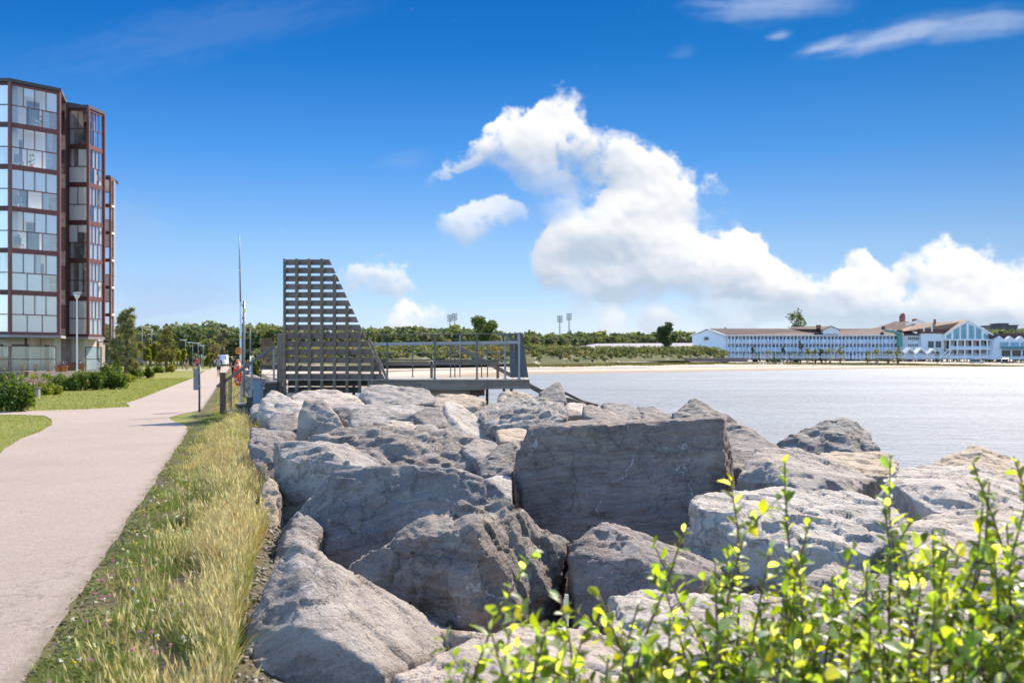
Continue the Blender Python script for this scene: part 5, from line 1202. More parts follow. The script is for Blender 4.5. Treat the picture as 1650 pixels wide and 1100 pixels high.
# ------------------------------------------------------------------ the seaside hotel across the bay
HD = 470.0
def gable(m, x0, x1, zb, ze, zr, y0, y1, mi=0):
    """solid with a gable front facing the camera"""
    m.prism([(x0, zb), (x1, zb), (x1, ze), ((x0 + x1) / 2, zr), (x0, ze)], y0, y1, 'y', mi)
def hotel():
    b = P(1300, 577, HD); t = empty('hotel_wing', (b.x, HD, b.z), label='long white three-storey hotel wing with balconies and a brown roof across the bay', cat='building'); o = Vector(t.location)
    def Q(px, py, dd=0.0): return P(px, py, HD) + Vector((0, dd, 0)) - o
    zb = Q(0, 579).z; ze = Q(0, 540.2).z; zr = Q(0, 529.2).z
    x0, x1 = Q(1171.5, 0).x, Q(1446, 0).x; W = 15.0
    # body: facade towards the water, end wall turned to the left
    xl = Q(1121, 0).x; xm = Q(1145.5, 0).x
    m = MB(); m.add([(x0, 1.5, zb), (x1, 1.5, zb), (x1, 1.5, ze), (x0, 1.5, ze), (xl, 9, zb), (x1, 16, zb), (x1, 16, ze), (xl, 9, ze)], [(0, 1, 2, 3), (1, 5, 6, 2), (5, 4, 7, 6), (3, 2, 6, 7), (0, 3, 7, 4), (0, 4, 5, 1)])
    m.build('wall', MATS['wing_wall_shaded'], t)  # wall colour darkened to hold the shade of the balcony recesses
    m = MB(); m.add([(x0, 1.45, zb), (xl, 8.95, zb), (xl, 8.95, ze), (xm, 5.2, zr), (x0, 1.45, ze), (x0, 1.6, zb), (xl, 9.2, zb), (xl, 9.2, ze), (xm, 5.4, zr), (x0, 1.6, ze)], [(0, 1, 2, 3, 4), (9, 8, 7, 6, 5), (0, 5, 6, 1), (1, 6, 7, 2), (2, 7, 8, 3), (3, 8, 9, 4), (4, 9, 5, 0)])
    m.build('gable_wall', MATS['gable_shade_blue'], t)  # blue cast of the shaded end wall put into its paint
    # roof with slight overhang, two slopes
    e = ze + .1
    m = MB(); m.add([(x0 - .8, -.6, e), (x1, -.6, e), (x1, 7.5, zr + .15), (xm - .8, 5.0, zr + .15), (xl - .8, 9.2, e), (x1, 16, e),
                     (x0 - .8, -.6, e - .35), (x1, -.6, e - .35), (x1, 7.5, zr - .2), (xm - .8, 5.0, zr - .2), (xl - .8, 9.2, e - .35), (x1, 16, e - .35)],
                    [(0, 1, 2, 3), (3, 2, 5, 4), (6, 9, 8, 7), (9, 10, 11, 8), (0, 6, 7, 1), (4, 5, 11, 10), (0, 3, 9, 6), (3, 4, 10, 9), (1, 7, 8, 2), (2, 8, 11, 5)])
    m.build('roof', MATS['roof_brown'], t)
    m = MB(); m.bar((x0 - .85, -.7, e - .1), (xm - .85, 4.9, zr + .05), .3, .5); m.bar((xm - .85, 4.9, zr + .05), (xl - .85, 9.1, e - .1), .3, .5); m.bar((x0 - .8, -.75, e - .15), (x1, -.75, e - .15), .25, .4); m.build('bargeboard', MATS['white_paint'], t)
    m = MB(); a, c = Q(1138.5, 547), Q(1144, 542.8); m.span((a.x, 4.6, a.z), (c.x, 6.4, c.z)); m.build('gable_window', MATS['dark_glass'], t)
    # floors, rails, posts, windows
    for py in (553.0, 565.8):
        z = Q(0, py).z; m = MB(); m.span((x0, -.3, z - .15), (x1, 1.45, z + .15)); m.build('balcony_floor', MATS['white_paint'], t)
    for py0, py1 in ((546.6, 552.2), (559.2, 565.0)):
        m = MB(); n = 60
        for k in range(n):
            xa = x0 + (x1 - x0) * k / n; m.span((xa + .12, -.28, Q(0, py1).z), (xa + (x1 - x0) / n - .12, -.2, Q(0, py0).z))
        m.build('balcony_rail', MATS['white_shade_blue'], t)
    post = None
    for k in range(47):
        x = x0 + .15 + (x1 - x0 - .3) * k / 46
        if post is None:
            m = MB(); wd = .12; m.span((-wd, -.32, zb), (wd, -.02, ze - .3)); post = m.build('post', MATS['white_shade_blue'], t); post.location.x = x
        else:
            c = post.copy(); C.objects.link(c); c.location.x = x
        if k % 8 == 0: (c if k else post).scale.x = 2.0
    win = None; rd = random.Random(3)
    for py0, py1 in ((541.8, 551.5), (554.2, 564.2), (567, 577)):
        for k in range(0 if py0 < 560 else 30, 46) if py0 > 560 else range(42):
            x = x0 + (x1 - x0) * (k + .5) / 46 + rd.uniform(-.2, .2)
            if win is None:
                f = MB(); f.span((-.5, 1.40, 0), (.5, 1.449, 2.6)); win = f.build('window', MATS['white_paint'], t)
                g = MB(); g.span((-.42, 1.36, .1), (.42, 1.398, 2.5)); pn = g.build('pane', MATS['hotel_glass'], win)
                win.location = (x, 0, Q(0, py1).z)
            else:
                c = win.copy(); C.objects.link(c); c.location = (x, 0, Q(0, py1).z); c.scale.x = rd.choice((.9, 1.2, 1.7, 2.0))
                p = pn.copy(); C.objects.link(p); p.parent = c
    # cross gable on the roof and small chimney
    xa, xb = Q(1327, 0).x, Q(1352, 0).x
    m = MB(); gable(m, xa, xb, e - .3, Q(0, 531).z, Q(0, 525.2).z, 0.5, 13); m.build('roof_gable', MATS['white_wall'], t)
    xmid = (xa + xb) / 2; zg = Q(0, 524.6).z; zl = Q(0, 531).z
    m = MB(); m.add([(xa - .6, 0, zl), (xmid, 0, zg), (xb + .6, 0, zl), (xa - .6, 13.2, zl), (xmid, 13.2, zg), (xb + .6, 13.2, zl), (xa - .6, 0, zl - .3), (xmid, 0, zg - .3), (xb + .6, 0, zl - .3), (xa - .6, 13.2, zl - .3), (xmid, 13.2, zg - .3), (xb + .6, 13.2, zl - .3)],
                    [(0, 1, 4, 3), (1, 2, 5, 4), (6, 9, 10, 7), (7, 10, 11, 8), (0, 6, 7, 1), (1, 7, 8, 2), (3, 4, 10, 9), (4, 5, 11, 10), (0, 3, 9, 6), (2, 8, 11, 5)]); m.build('gable_roof', MATS['roof_brown'], t)
    xc = Q(1276, 0).x; zc = Q(0, 525.5).z
    m = MB(); m.add([(xc, 6, zr), (xmid - 1, 3, zr - .2), (xmid, 7, zg), (xc + 3, 8, zc), (xc + 2, 14, zr), (xmid, 14, zr)], [(0, 1, 2, 3), (0, 3, 4), (3, 2, 5, 4), (1, 5, 2), (0, 4, 5, 1)]); m.build('cross_roof', MATS['roof_brown'], t)
    m = MB(); m.span((Q(1319.5, 0).x, 3, zr), (Q(1326, 0).x, 4.4, Q(0, 523).z)); m.build('chimney', MATS['brick_red'], t)
    m = MB(); m.span((Q(1426, 0).x, 3, zr - .5), (Q(1430, 0).x, 4.4, Q(0, 525).z)); m.build('chimney', MATS['roof_dark'], t)
    # green duct and stair tower at the right end
    m = MB(); m.bar(Q(1424, 532.4, -1.5), Q(1447, 536.6, -1.5), 1.6, 1.0); m.span((Q(1444.4, 0).x, -1.6, Q(0, 558.5).z), (Q(1451.8, 0).x, 1.4, Q(0, 535.5).z)); m.build('stair_tower', MATS['green_metal'], t)
mat_plain('wing_wall_shaded', (0.40, 0.385, 0.38), 0.85, 0.1, 0.3); mat_plain('gable_shade_blue', (0.62, 0.70, 0.76), 0.8, 0.05, 0.6); mat_plain('white_shade_blue', (0.55, 0.63, 0.74), 0.7, 0.08, 0.5)  # recess wall greyed, gable and white rails blued: shade put into the paint
hotel()

def hotel_main():
    b = P(1540, 577, HD); t = empty('hotel_main_building', (b.x, HD, b.z), label='hotel main building with a tall glazed gable and tan roofs beside the long white wing', cat='building'); o = Vector(t.location)
    def Q(px, py, dd=0.0): return P(px, py, HD) + Vector((0, dd, 0)) - o
    zb = Q(0, 579).z
    def X(px): return Q(px, 0).x
    def Zz(py): return Q(0, py).z
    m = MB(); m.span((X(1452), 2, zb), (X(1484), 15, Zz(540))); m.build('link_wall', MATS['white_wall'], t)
    m = MB(); m.add([(X(1450), 1, Zz(540)), (X(1484), 1, Zz(540)), (X(1474), 9, Zz(530.5)), (X(1452), 9, Zz(530.5)), (X(1450), 15, Zz(540)), (X(1484), 15, Zz(540))], [(0, 1, 2, 3), (3, 2, 5, 4), (0, 3, 4), (1, 5, 2), (0, 4, 5, 1)]); m.build('link_roof', MATS['roof_brown'], t)
    for k in range(6):
        m = MB(); m.span((X(1466 + k * 3), 1.9, Zz(547.5)), (X(1468 + k * 3), 1.99, Zz(542.8))); m.build('window', MATS['dark_glass'], t)
    for k in range(5):
        m = MB(); m.span((X(1466 + k * 3.4), 1.9, Zz(558)), (X(1468 + k * 3.4), 1.99, Zz(554))); m.build('window', MATS['dark_glass'], t)
    m = MB(); m.span((X(1484), 0, zb), (X(1521), 14, Zz(536.5))); m.build('hall_wall', MATS['white_wall'], t)
    for xa in (1495.5, 1507.5):
        m = MB(); m.span((X(xa), -.06, Zz(560)), (X(xa + 9), -.003, Zz(549.5))); w = m.build('window', MATS['dark_glass'], t)
        m = MB(); m.span((X(xa + 4.2), -.12, Zz(560)), (X(xa + 5), -.062, Zz(549.5))); m.build('mullion', MATS['green_metal'], w)
    # tan roofs rising behind
    m = MB(); m.add([(X(1432), 18, Zz(530)), (X(1540), 18, Zz(530)), (X(1497), 26, Zz(514.5)), (X(1476), 26, Zz(514.5)), (X(1440), 40, Zz(530)), (X(1540), 40, Zz(530))], [(0, 1, 2, 3), (3, 2, 5, 4), (0, 3, 4), (1, 5, 2), (0, 4, 5, 1)]); m.build('hip_roof', MATS['roof_brown'], t)
    m = MB(); m.add([(X(1462), 3, Zz(533)), (X(1534), 3, Zz(533)), (X(1556), 3, Zz(517.6)), (X(1494), 9, Zz(519)), (X(1470), 22, Zz(533)), (X(1560), 22, Zz(533))], [(0, 1, 2, 3), (3, 2, 5, 4), (0, 3, 4), (1, 5, 2), (0, 4, 5, 1)]); m.build('hall_roof', MATS['roof_tan'], t)
    m = MB(); m.span((X(1482), -.4, Zz(537)), (X(1531), 3, Zz(530.5))); m.build('eaves_band', MATS['roof_brown'], t)
    m = MB(); m.bar(Q(1466, 522.5, 5), Q(1489, 515.8, 5), .6, .9); m.bar(Q(1489, 515.8, 5), Q(1497, 519, 5), .6, .9); m.build('dormer_trim', MATS['white_paint'], t)
    for pts in (((1468.5, 517), (1468, 508), (1471, 503), (1472.5, 502), (1475, 506), (1474.5, 516)), ((1489, 518), (1489.5, 512), (1492, 511.5), (1494, 513), (1497.5, 513), (1497.5, 518))):
        m = MB(); m.prism([(X(a), Zz(c)) for a, c in pts], 12, 14.5); m.build('chimney', MATS['brick_red'], t)
    m = MB(); m.span((X(1514), 6, Zz(521)), (X(1517), 7, Zz(513.6))); m.build('chimney', MATS['brick_red'], t)
    for xa in (1487, 1500):
        m = MB(); m.span((X(xa), -.6, Zz(534)), (X(xa + 2), -.1, Zz(522))); m.build('mast', MATS['white_paint'], t)
    # glazed gable
    out = [(1520.5, 548), (1520.5, 538.5), (1557, 517.2), (1584, 529.2), (1584, 531.5), (1596.5, 540), (1596.5, 548)]
    m = MB(); m.prism([(X(a), Zz(c)) for a, c in out], -1.5, 14); m.build('gable_body', MATS['white_paint'], t)
    m = MB(); m.bar(Q(1519, 538.8, -1.8), Q(1557, 516.6, -1.8), .8, .6); m.bar(Q(1557, 516.6, -1.8), Q(1598, 540.2, -1.8), .8, .6); m.build('bargeboard', MATS['white_paint'], t)
    m = MB(); m.add([(X(1519), -2, Zz(538.4)), (X(1557), -2, Zz(516.2)), (X(1519), 14, Zz(538.4)), (X(1557), 14, Zz(516.2)), (X(1519), -2, Zz(537.4)), (X(1557), -2, Zz(515.2)), (X(1519), 14, Zz(537.4)), (X(1557), 14, Zz(515.2))], [(0, 1, 3, 2), (4, 6, 7, 5), (0, 4, 5, 1), (2, 3, 7, 6), (0, 2, 6, 4), (1, 5, 7, 3)]); m.build('gable_roof', MATS['roof_tan'], t)
    for (xa, xb, ta, tb) in ((1522.5, 1530.5, 540.5, 536), (1534, 1543.5, 530.5, 525.5), (1546, 1555, 525, 521), (1558.5, 1567.5, 522.5, 526), (1570, 1579, 527, 531), (1582.5, 1591.5, 536, 540.5)):
        m = MB(); m.prism([(X(xa), Zz(546)), (X(xb), Zz(546)), (X(xb), Zz(tb)), (X(xa), Zz(ta))], -1.56, -1.503); w = m.build('window', MATS['blue_glass'], t)
        m = MB(); m.span((X((xa + xb) / 2) - .06, -1.62, Zz(546)), (X((xa + xb) / 2) + .06, -1.562, Zz(max(ta, tb)))); m.span((X(xa), -1.66, Zz(542)), (X(xb), -1.622, Zz(541.6))); m.build('mullion', MATS['green_metal'], w)
    # two balcony storeys below
    m = MB(); m.span((X(1522), 2, zb), (X(1610), 14, Zz(546.5))); m.build('lower_wall', MATS['cream_wall'], t)
    for py in (547.5, 562.5):
        m = MB(); m.span((X(1523), -3, Zz(py) - .25), (X(1611), 1.95, Zz(py) + .25)); m.build('balcony_floor', MATS['white_paint'], t)
    for py0, py1 in ((557.6, 561.9), (573, 577)):
        m = MB()
        for k in range(7): m.span((X(1526 + k * 12 + 1.2), -2.9, Zz(py1)), (X(1526 + (k + 1) * 12 - 1.2), -2.8, Zz(py0)))
        m.build('balcony_rail', MATS['white_shade_blue'], t)
    for k in range(8):
        m = MB(); xx = X(1526 + k * 12); m.span((xx - .3, -3.1, zb), (xx + .3, -2.75, Zz(547.5) - .26)); m.build('post', MATS['white_paint'], t)
    for row in ((549.5, 561), (564.5, 577)):
        for k in range(7):
            m = MB(); m.span((X(1528 + k * 12 + (k % 3)), 1.9, Zz(row[1])), (X(1528 + k * 12 + 7), 1.99, Zz(row[0]))); m.build('window', MATS['dark_glass'], t)
    for i in range(2):
        m = MB(); m.bar(Q(1508 + i * 9, 576, -4), Q(1527 + i * 3, 560, -4), .4, .5); m.build('outside_stair', MATS['white_paint'], t)
hotel_main()

def sawtooth():
    b = P(1630, 577, HD - 6); t = empty('pavilion_restaurant', (b.x, HD - 6, b.z), label='low white building with a zigzag brown roof at the right edge across the bay', cat='building'); o = Vector(t.location)
    def Q(px, py, dd=0.0): return P(px, py, HD - 6) + Vector((0, dd, 0)) - o
    X = lambda px: Q(px, 0).x; Zz = lambda py: Q(0, py).z
    zb = Zz(579)
    m = MB(); pr = [(X(1597), zb), (X(1720), zb), (X(1720), Zz(546))]
    for k in range(6, -1, -1): pr += [(X(1604 + k * 17 + 7), Zz(541.5)), (X(1604 + k * 17 - 1.5), Zz(547.5))]
    m.prism(pr, 0, 12); m.build('wall', MATS['white_wall'], t)
    for k in range(7):
        m = MB(); xa, xm, xb = X(1602.5 + k * 17), X(1611 + k * 17), X(1619.5 + k * 17); za, zm = Zz(547), Zz(541)
        m.add([(xa, 3, za), (xm, 3, zm), (xb, 3, za), (xa, 13, za + 1.2), (xm, 13, zm + 1.4), (xb, 13, za + 1.2)], [(0, 1, 4, 3), (1, 2, 5, 4), (0, 2, 1), (3, 4, 5), (0, 3, 5, 2)]); m.build('roof', MATS['roof_brown'], t)
    m = MB(); m.span((X(1600), 4, Zz(546)), (X(1720), 12, Zz(536.5))); m.build('rear_roof', MATS['roof_brown'], t)
    for k in range(6):
        m = MB(); m.span((X(1611 + k * 17), -.06, Zz(557.5)), (X(1625 + k * 17), -.003, Zz(551))); m.build('window', MATS['blue_glass'], t)
        m = MB(); m.span((X(1614 + k * 17), -.06, Zz(574)), (X(1628 + k * 17), -.003, Zz(564))); m.build('window', MATS['dark_glass'], t)
    m = MB(); m.add([(X(1611), -.1, Zz(558)), (X(1720), -.1, Zz(558)), (X(1720), -2.5, Zz(561.5)), (X(1611), -2.5, Zz(561.5)), (X(1611), -.1, Zz(559)), (X(1720), -.1, Zz(559)), (X(1720), -2.5, Zz(562)), (X(1611), -2.5, Zz(562))], [(0, 1, 2, 3), (4, 7, 6, 5), (0, 3, 7, 4), (1, 5, 6, 2), (2, 6, 7, 3), (0, 4, 5, 1)]); m.build('awning', MATS['green_metal'], t)
    m = MB(); m.span((X(1607.5), 2, Zz(541)), (X(1613), 3.4, Zz(537))); m.build('chimney', MATS['roof_dark'], t)
sawtooth()

def far_low():
    b = P(1610, 530, 640); t = empty('far_building', (b.x, 640, 1.0), label='small dark flat-roofed building showing above the trees at the far right', cat='building'); o = Vector(t.location)
    Q = lambda px, py: P(px, py, 640) - o
    for (x0, x1, y0) in ((1595, 1612, 525.5), (1611, 1625, 522.2), (1624, 1640, 525)):
        m = MB(); m.span((Q(x0, 0).x, 0, 0), (Q(x1, 0).x - .1, 12, Q(0, y0).z)); m.build('wall', MATS['steel_blue'], t)
        m = MB(); m.span((Q(x0, 0).x - .4, -.5, Q(0, y0).z + .01), (Q(x1, 0).x + .2, 12.5, Q(0, y0).z + .7)); m.build('roof', MATS['roof_dark'], t)
    m = MB(); m.span((Q(1600, 0).x, -.08, Q(0, 529.5).z), (Q(1637, 0).x, -.01, Q(0, 527.5).z)); m.build('window', MATS['dark_glass'], t)
    d = 430.0; b = P(1030, 570, d); t = empty('long_hall', (b.x, d, 1.5), label='long low hall with a plain grey roof behind the dune scrub', cat='building'); o = Vector(t.location)
    Q = lambda px, py, dd=0: P(px, py, d) + Vector((0, dd, 0)) - o
    xa, xb = Q(920, 0).x, Q(1122, 0).x
    m = MB(); m.span((xa, 0, -1), (xb, 18, Q(0, 561).z)); m.build('wall', MATS['cream_wall'], t)
    m = MB(); m.add([(xa - 4, -1, Q(0, 561.5).z), (xb, -1, Q(0, 561).z), (xb, 9, Q(0, 552).z), (xa + 12, 9, Q(0, 553).z), (xa - 4, 19, Q(0, 561.5).z), (xb, 19, Q(0, 561).z)], [(0, 1, 2, 3), (3, 2, 5, 4), (0, 3, 4), (1, 5, 2), (0, 4, 5, 1)]); m.build('roof', MATS['roof_grey'], t)
far_low()

def pavilions():
    for k, (px, lab) in enumerate(((1466, 'leftmost of the three small white gabled pavilions in front of the hotel'), (1484, 'middle one of the three small white gabled pavilions in front of the hotel'), (1503, 'rightmost of the three small white gabled pavilions in front of the hotel'))):
        d = 455.0; b = P(px, 577, d); t = empty('garden_pavilion', b, label=lab, cat='pavilion', group='garden pavilions'); w = 8.5 / F * d
        z1, z2 = 8.5 / F * d, 17.5 / F * d if k < 2 else 15.5 / F * d
        for sx in (-1, 1):
            for yy in (0, 4):
                m = MB(); m.span((sx * w * .95 - .12, yy, 0), (sx * w * .95 + .12, yy + .25, z1)); m.build('post', MATS['white_paint'], t)
        m = MB(); m.add([(-w, -.5, z1), (0, -.5, z2), (w, -.5, z1), (-w, 5, z1), (0, 5, z2), (w, 5, z1), (-w, -.5, z1 - .5), (0, -.5, z2 - .9), (w, -.5, z1 - .5), (-w, 5, z1 - .5), (0, 5, z2 - .9), (w, 5, z1 - .5)], [(0, 1, 4, 3), (1, 2, 5, 4), (6, 9, 10, 7), (7, 10, 11, 8), (0, 6, 7, 1), (1, 7, 8, 2), (3, 4, 10, 9), (4, 5, 11, 10), (0, 3, 9, 6), (2, 8, 11, 5)]); m.build('roof', MATS['white_paint'], t)
        m = MB(); m.span((-w * .95, 3.9, 0), (w * .95, 3.99, z1 * .9)); m.build('back_wall', MATS['white_shade_blue'], t)
pavilions()
def far_fence():
    d = 448.0; a, c = P(1173, 577, d), P(1600, 577, d); t = empty('picket_fence', a, label='long white picket fence between the beach and the hotel', cat='fence'); L = c.x - a.x
    m = MB(); n = 190
    for k in range(n):
        if (k * 7919) % 11 == 0: continue
        m.span((L * k / n, 0, -.4), (L * k / n + .22, .08, 1.75 + .12 * ((k * 31) % 5)))
    m.build('pickets', MATS['white_shade_blue'], t)
    m = MB(); m.span((0, .09, .5), (L, .17, .7)); m.build('rail', MATS['white_paint'], t)
    d = 395.0; a, c = P(985, 580, d), P(1205, 577.5, d); t = empty('beach_wall', a, label='low grey boarded wall at the top of the beach below the scrub', cat='wall')
    m = MB(); m.span((0, 0, -.6), (c.x - a.x, .3, .75)); m.build('boards', MATS['timber_grey'], t)
    m = MB(); m.span((0, -.05, .752), (c.x - a.x, .35, .86)); m.build('coping', MATS['timber_beam'], t)
far_fence()
# ------------------------------------------------------------------ foliage
mat_leaf('foliage', 0.40, 0.6, 0.2)
mat_leaf('foliage_far', 0.25, 0.7, 0.15, var=0.3)
mat_leaf('needles', 0.15, 0.6, 0.2, var=0.3)
mat_plain('bark', (0.12, 0.09, 0.07), 0.9, 0.25, 6, bmp=0.4, bscale=20)
mat_plain('bark_pale', (0.30, 0.26, 0.22), 0.9, 0.2, 6, bmp=0.3, bscale=20)

def unit(n, g):
    v = g.normal(size=(n, 3)); return v / np.linalg.norm(v, axis=1)[:, None]
def leafquads(c, d, up, ln, wd, fold=0.0):
    """diamond leaves: centres c, direction d, width direction up"""
    a = c - d * ln[:, None] * .5; b = c + d * ln[:, None] * .5; m = c - d * ln[:, None] * .05
    l = m + up * wd[:, None] * .5; r = m - up * wd[:, None] * .5
    V = np.stack([a, l, b, r], 1).reshape(-1, 3); F4 = np.arange(len(c) * 4).reshape(-1, 4)
    return V, F4
def crown_pts(blobs, n, g, shell=0.55, flat=1.0):
    """points spread through lumpy blobs, thicker towards their outside"""
    w = np.array([b[3] ** 2 for b in blobs]); k = g.choice(len(blobs), n, p=w / w.sum())
    B = np.array([b[:3] for b in blobs])[k]; Rr = np.array([b[3] for b in blobs])[k]
    u = unit(n, g); r = Rr * (shell + (1 - shell) * g.random(n)) * (0.85 + 0.3 * g.random(n))
    p = B + u * r[:, None] * np.array([1, 1, flat]); return p, u
def tones(n, base, g, spread=0.25, hue=0.12):
    c = np.array(base)[None] * (1 + spread * g.normal(size=(n, 1))).clip(.45, 1.7)
    c[:, 0] *= (1 + hue * g.normal(size=n)).clip(.6, 1.5); return c.clip(0.005, 1)

def make_crown(name, parent, blobs, n, size, base, g, mat='foliage', aspect=.6, bias=.55, flat=1.0, spread=.25, shell=.5):
    p, u = crown_pts(blobs, n, g, shell, flat)
    d = unit(n, g) + bias * u + np.array([0, 0, .2]); d /= np.linalg.norm(d, axis=1)[:, None]
    s = np.cross(d, unit(n, g)); s /= np.linalg.norm(s, axis=1)[:, None]
    ln = size * (0.6 + .8 * g.random(n)); V, F4 = leafquads(p, d, s, ln, ln * aspect)
    return np_mesh(name, V, F4, MATS[mat], tones(n, base, g, spread), parent)

def make_trunk(parent, h, r, g, limbs=5, spread=1.0, mat='bark', name='trunk', lean=0.0, start=.35):
    m = MB(); pts = [Vector((lean * t * t + .03 * h * g.normal() * t * .3, .02 * h * g.normal() * t, h * t)) for t in (0, .25, .5, .75, 1)]
    m.tube(pts, [r * 1.25, r, r * .8, r * .55, r * .2], 8)
    for k in range(limbs):
        t = start + (0.9 - start) * k / max(1, limbs - 1); a = g.random() * 6.28 + k * 2.4
        b = pts[0].lerp(pts[-1], t); L = spread * (1.1 - .6 * t) * (.7 + .5 * g.random())
        e = b + Vector((cos(a) * L, sin(a) * L, L * (.35 + .4 * g.random())))
        m.tube([b, b.lerp(e, .5) + Vector((0, 0, -.05 * L)), e], [r * .45, r * .3, r * .1], 6)
    return m.build(name, MATS[mat], parent, smooth=True)

def pine(px, py_top, py_base, d, wpx, label, seed, open_=0.6, base=(0.085, 0.105, 0.045)):
    g = np.random.default_rng(seed); b = P(px, py_base, d); b.z = float(terrain_z([b.x], [b.y])[0])
    t = empty('pine_tree', b, label=label, cat='tree'); H = EYE - (py_top - HY) / F * d - b.z; Wd = wpx / F * d / 2
    make_trunk(t, H * .96, .028 * H, g, 9, Wd * .9, lean=.02 * H, start=.3)
    blobs = []
    for k in range(30):
        tt = .24 + .72 * (k / 29); a = k * 2.4 + g.random() * .7
        env = Wd * (1.05 - abs(tt - .42) * 1.1) * (.45 + .6 * g.random()); blobs.append((cos(a) * env * .85, sin(a) * env * .85, H * tt + .1 * g.normal(), Wd * (.15 + .15 * g.random()) * (1.25 - .75 * tt)))
    blobs.append((0.02 * H, 0, H * .96, Wd * .13)); blobs.append((-.25 * Wd, 0, H * .9, Wd * .12)); blobs.append((.3 * Wd, 0, H * .88, Wd * .12))
    # needle tufts: bundles of thin blades pointing out and up
    nt = 1250; p, u = crown_pts(blobs, nt, g, .2, .8); q = 7
    c = np.repeat(p, q, 0); uu = np.repeat(u, q, 0); n = nt * q
    dd = unit(n, g) * .8 + uu * .55 + np.array([0, 0, .35]); dd /= np.linalg.norm(dd, axis=1)[:, None]
    s = np.cross(dd, unit(n, g)); s /= np.linalg.norm(s, axis=1)[:, None]
    ln = (.22 + .2 * g.random(n)) * max(1.0, H / 6); c = c + dd * ln[:, None] * .4
    V, F4 = leafquads(c, dd, s, ln, ln * .16)
    np_mesh('crown', V, F4, MATS['needles'], tones(n, base, g, .25), t)
    return t
pine(203, 499, 594, 74, 50, 'ragged pine with forked top beside the right end of the apartment block', 31, base=(0.30, 0.285, 0.125))
pine(268, 528, 597.5, 112, 33, 'small pine with a bare trunk standing alone on the lawn', 32, base=(0.27, 0.265, 0.11))

def broadleaf(px, py_top, py_base, d, wpx, label, seed, base, n=2200, trunk=.3, leaf=None, name='broadleaf_tree', group=None, mat='foliage', lobes=16, holes=.5, zb=None, bark='bark'):
    g = np.random.default_rng(seed); b = P(px, py_base, d)
    b.z = zb if zb is not None else float(terrain_z([b.x], [b.y])[0])
    t = empty(name, b, label=label, cat='tree', group=group); H = EYE - (py_top - HY) / F * d - b.z; Wd = wpx / F * d / 2
    make_trunk(t, H * .8, .022 * H, g, 7, Wd * .75, bark, start=max(.25, trunk))
    blobs = []; zc = H * (trunk + (1 - trunk) * .52); hz = H * (1 - trunk) * .5
    for k in range(lobes):
        u = unit(1, g)[0]; rr = (.25 + .6 * g.random() ** holes)
        blobs.append((u[0] * Wd * rr, u[1] * Wd * rr, zc + u[2] * hz * rr, min(Wd, hz) * (.26 + .22 * g.random())))
    leaf = leaf or max(.12, .9 / F * d * 1.6)
    make_crown('crown', t, blobs, n, leaf, base, g, mat, .7)
    return t
LIME = (0.20, 0.225, 0.035)
for k, (px, yt, yb, d, w, lab) in enumerate(((236, 556, 590, 128, 22, 'young yellow-green tree right beside the dark blue car'), (250, 551, 590, 130, 24, 'tallest of the young yellow-green trees left of the lone pine'), (261, 561, 590, 132, 16, 'young yellow-green tree just left of the lone pine'),
                                      (285, 560, 592, 140, 18, 'young yellow-green tree just right of the lone pine'), (294, 561, 592, 142, 15, 'young yellow-green tree further right of the lone pine, near the lamp posts'))):
    broadleaf(px, yt, yb, d, w, lab, 40 + k, LIME, 1500, .36, .3, 'young_tree', 'row of young trees', bark='bark_pale')
broadleaf(338, 568, 590, 150, 18, 'pale green shrub by the white van at the end of the path', 47, (0.17, 0.19, 0.06), 1200, .05, .28, 'shrub')
broadleaf(345, 555, 588, 160, 26, 'brownish half-bare tree above the end of the path', 48, (0.15, 0.115, 0.07), 700, .3, .25, 'bare_tree')
broadleaf(409, 571, 600, 48, 34, 'yellow-green bush behind the stair railing', 49, (0.17, 0.20, 0.03), 2600, .05, .14, 'shrub')
broadleaf(779, 507, 560, 330, 45, 'single round deciduous tree standing taller than the wood behind the deck', 50, (0.11, 0.15, 0.04), 2600, .3, .75, mat='foliage_far', lobes=22)
broadleaf(1076, 515, 560, 420, 36, 'tall dark tree rising above the wood left of the hotel', 51, (0.08, 0.11, 0.04), 2200, .25, 1.0, mat='foliage_far', lobes=16, holes=.8)
broadleaf(1281, 500, 560, 500, 48, 'loose-crowned tree rising behind the hotel roof', 52, (0.10, 0.13, 0.05), 1500, .35, 1.1, mat='foliage_far', lobes=18, holes=.35)

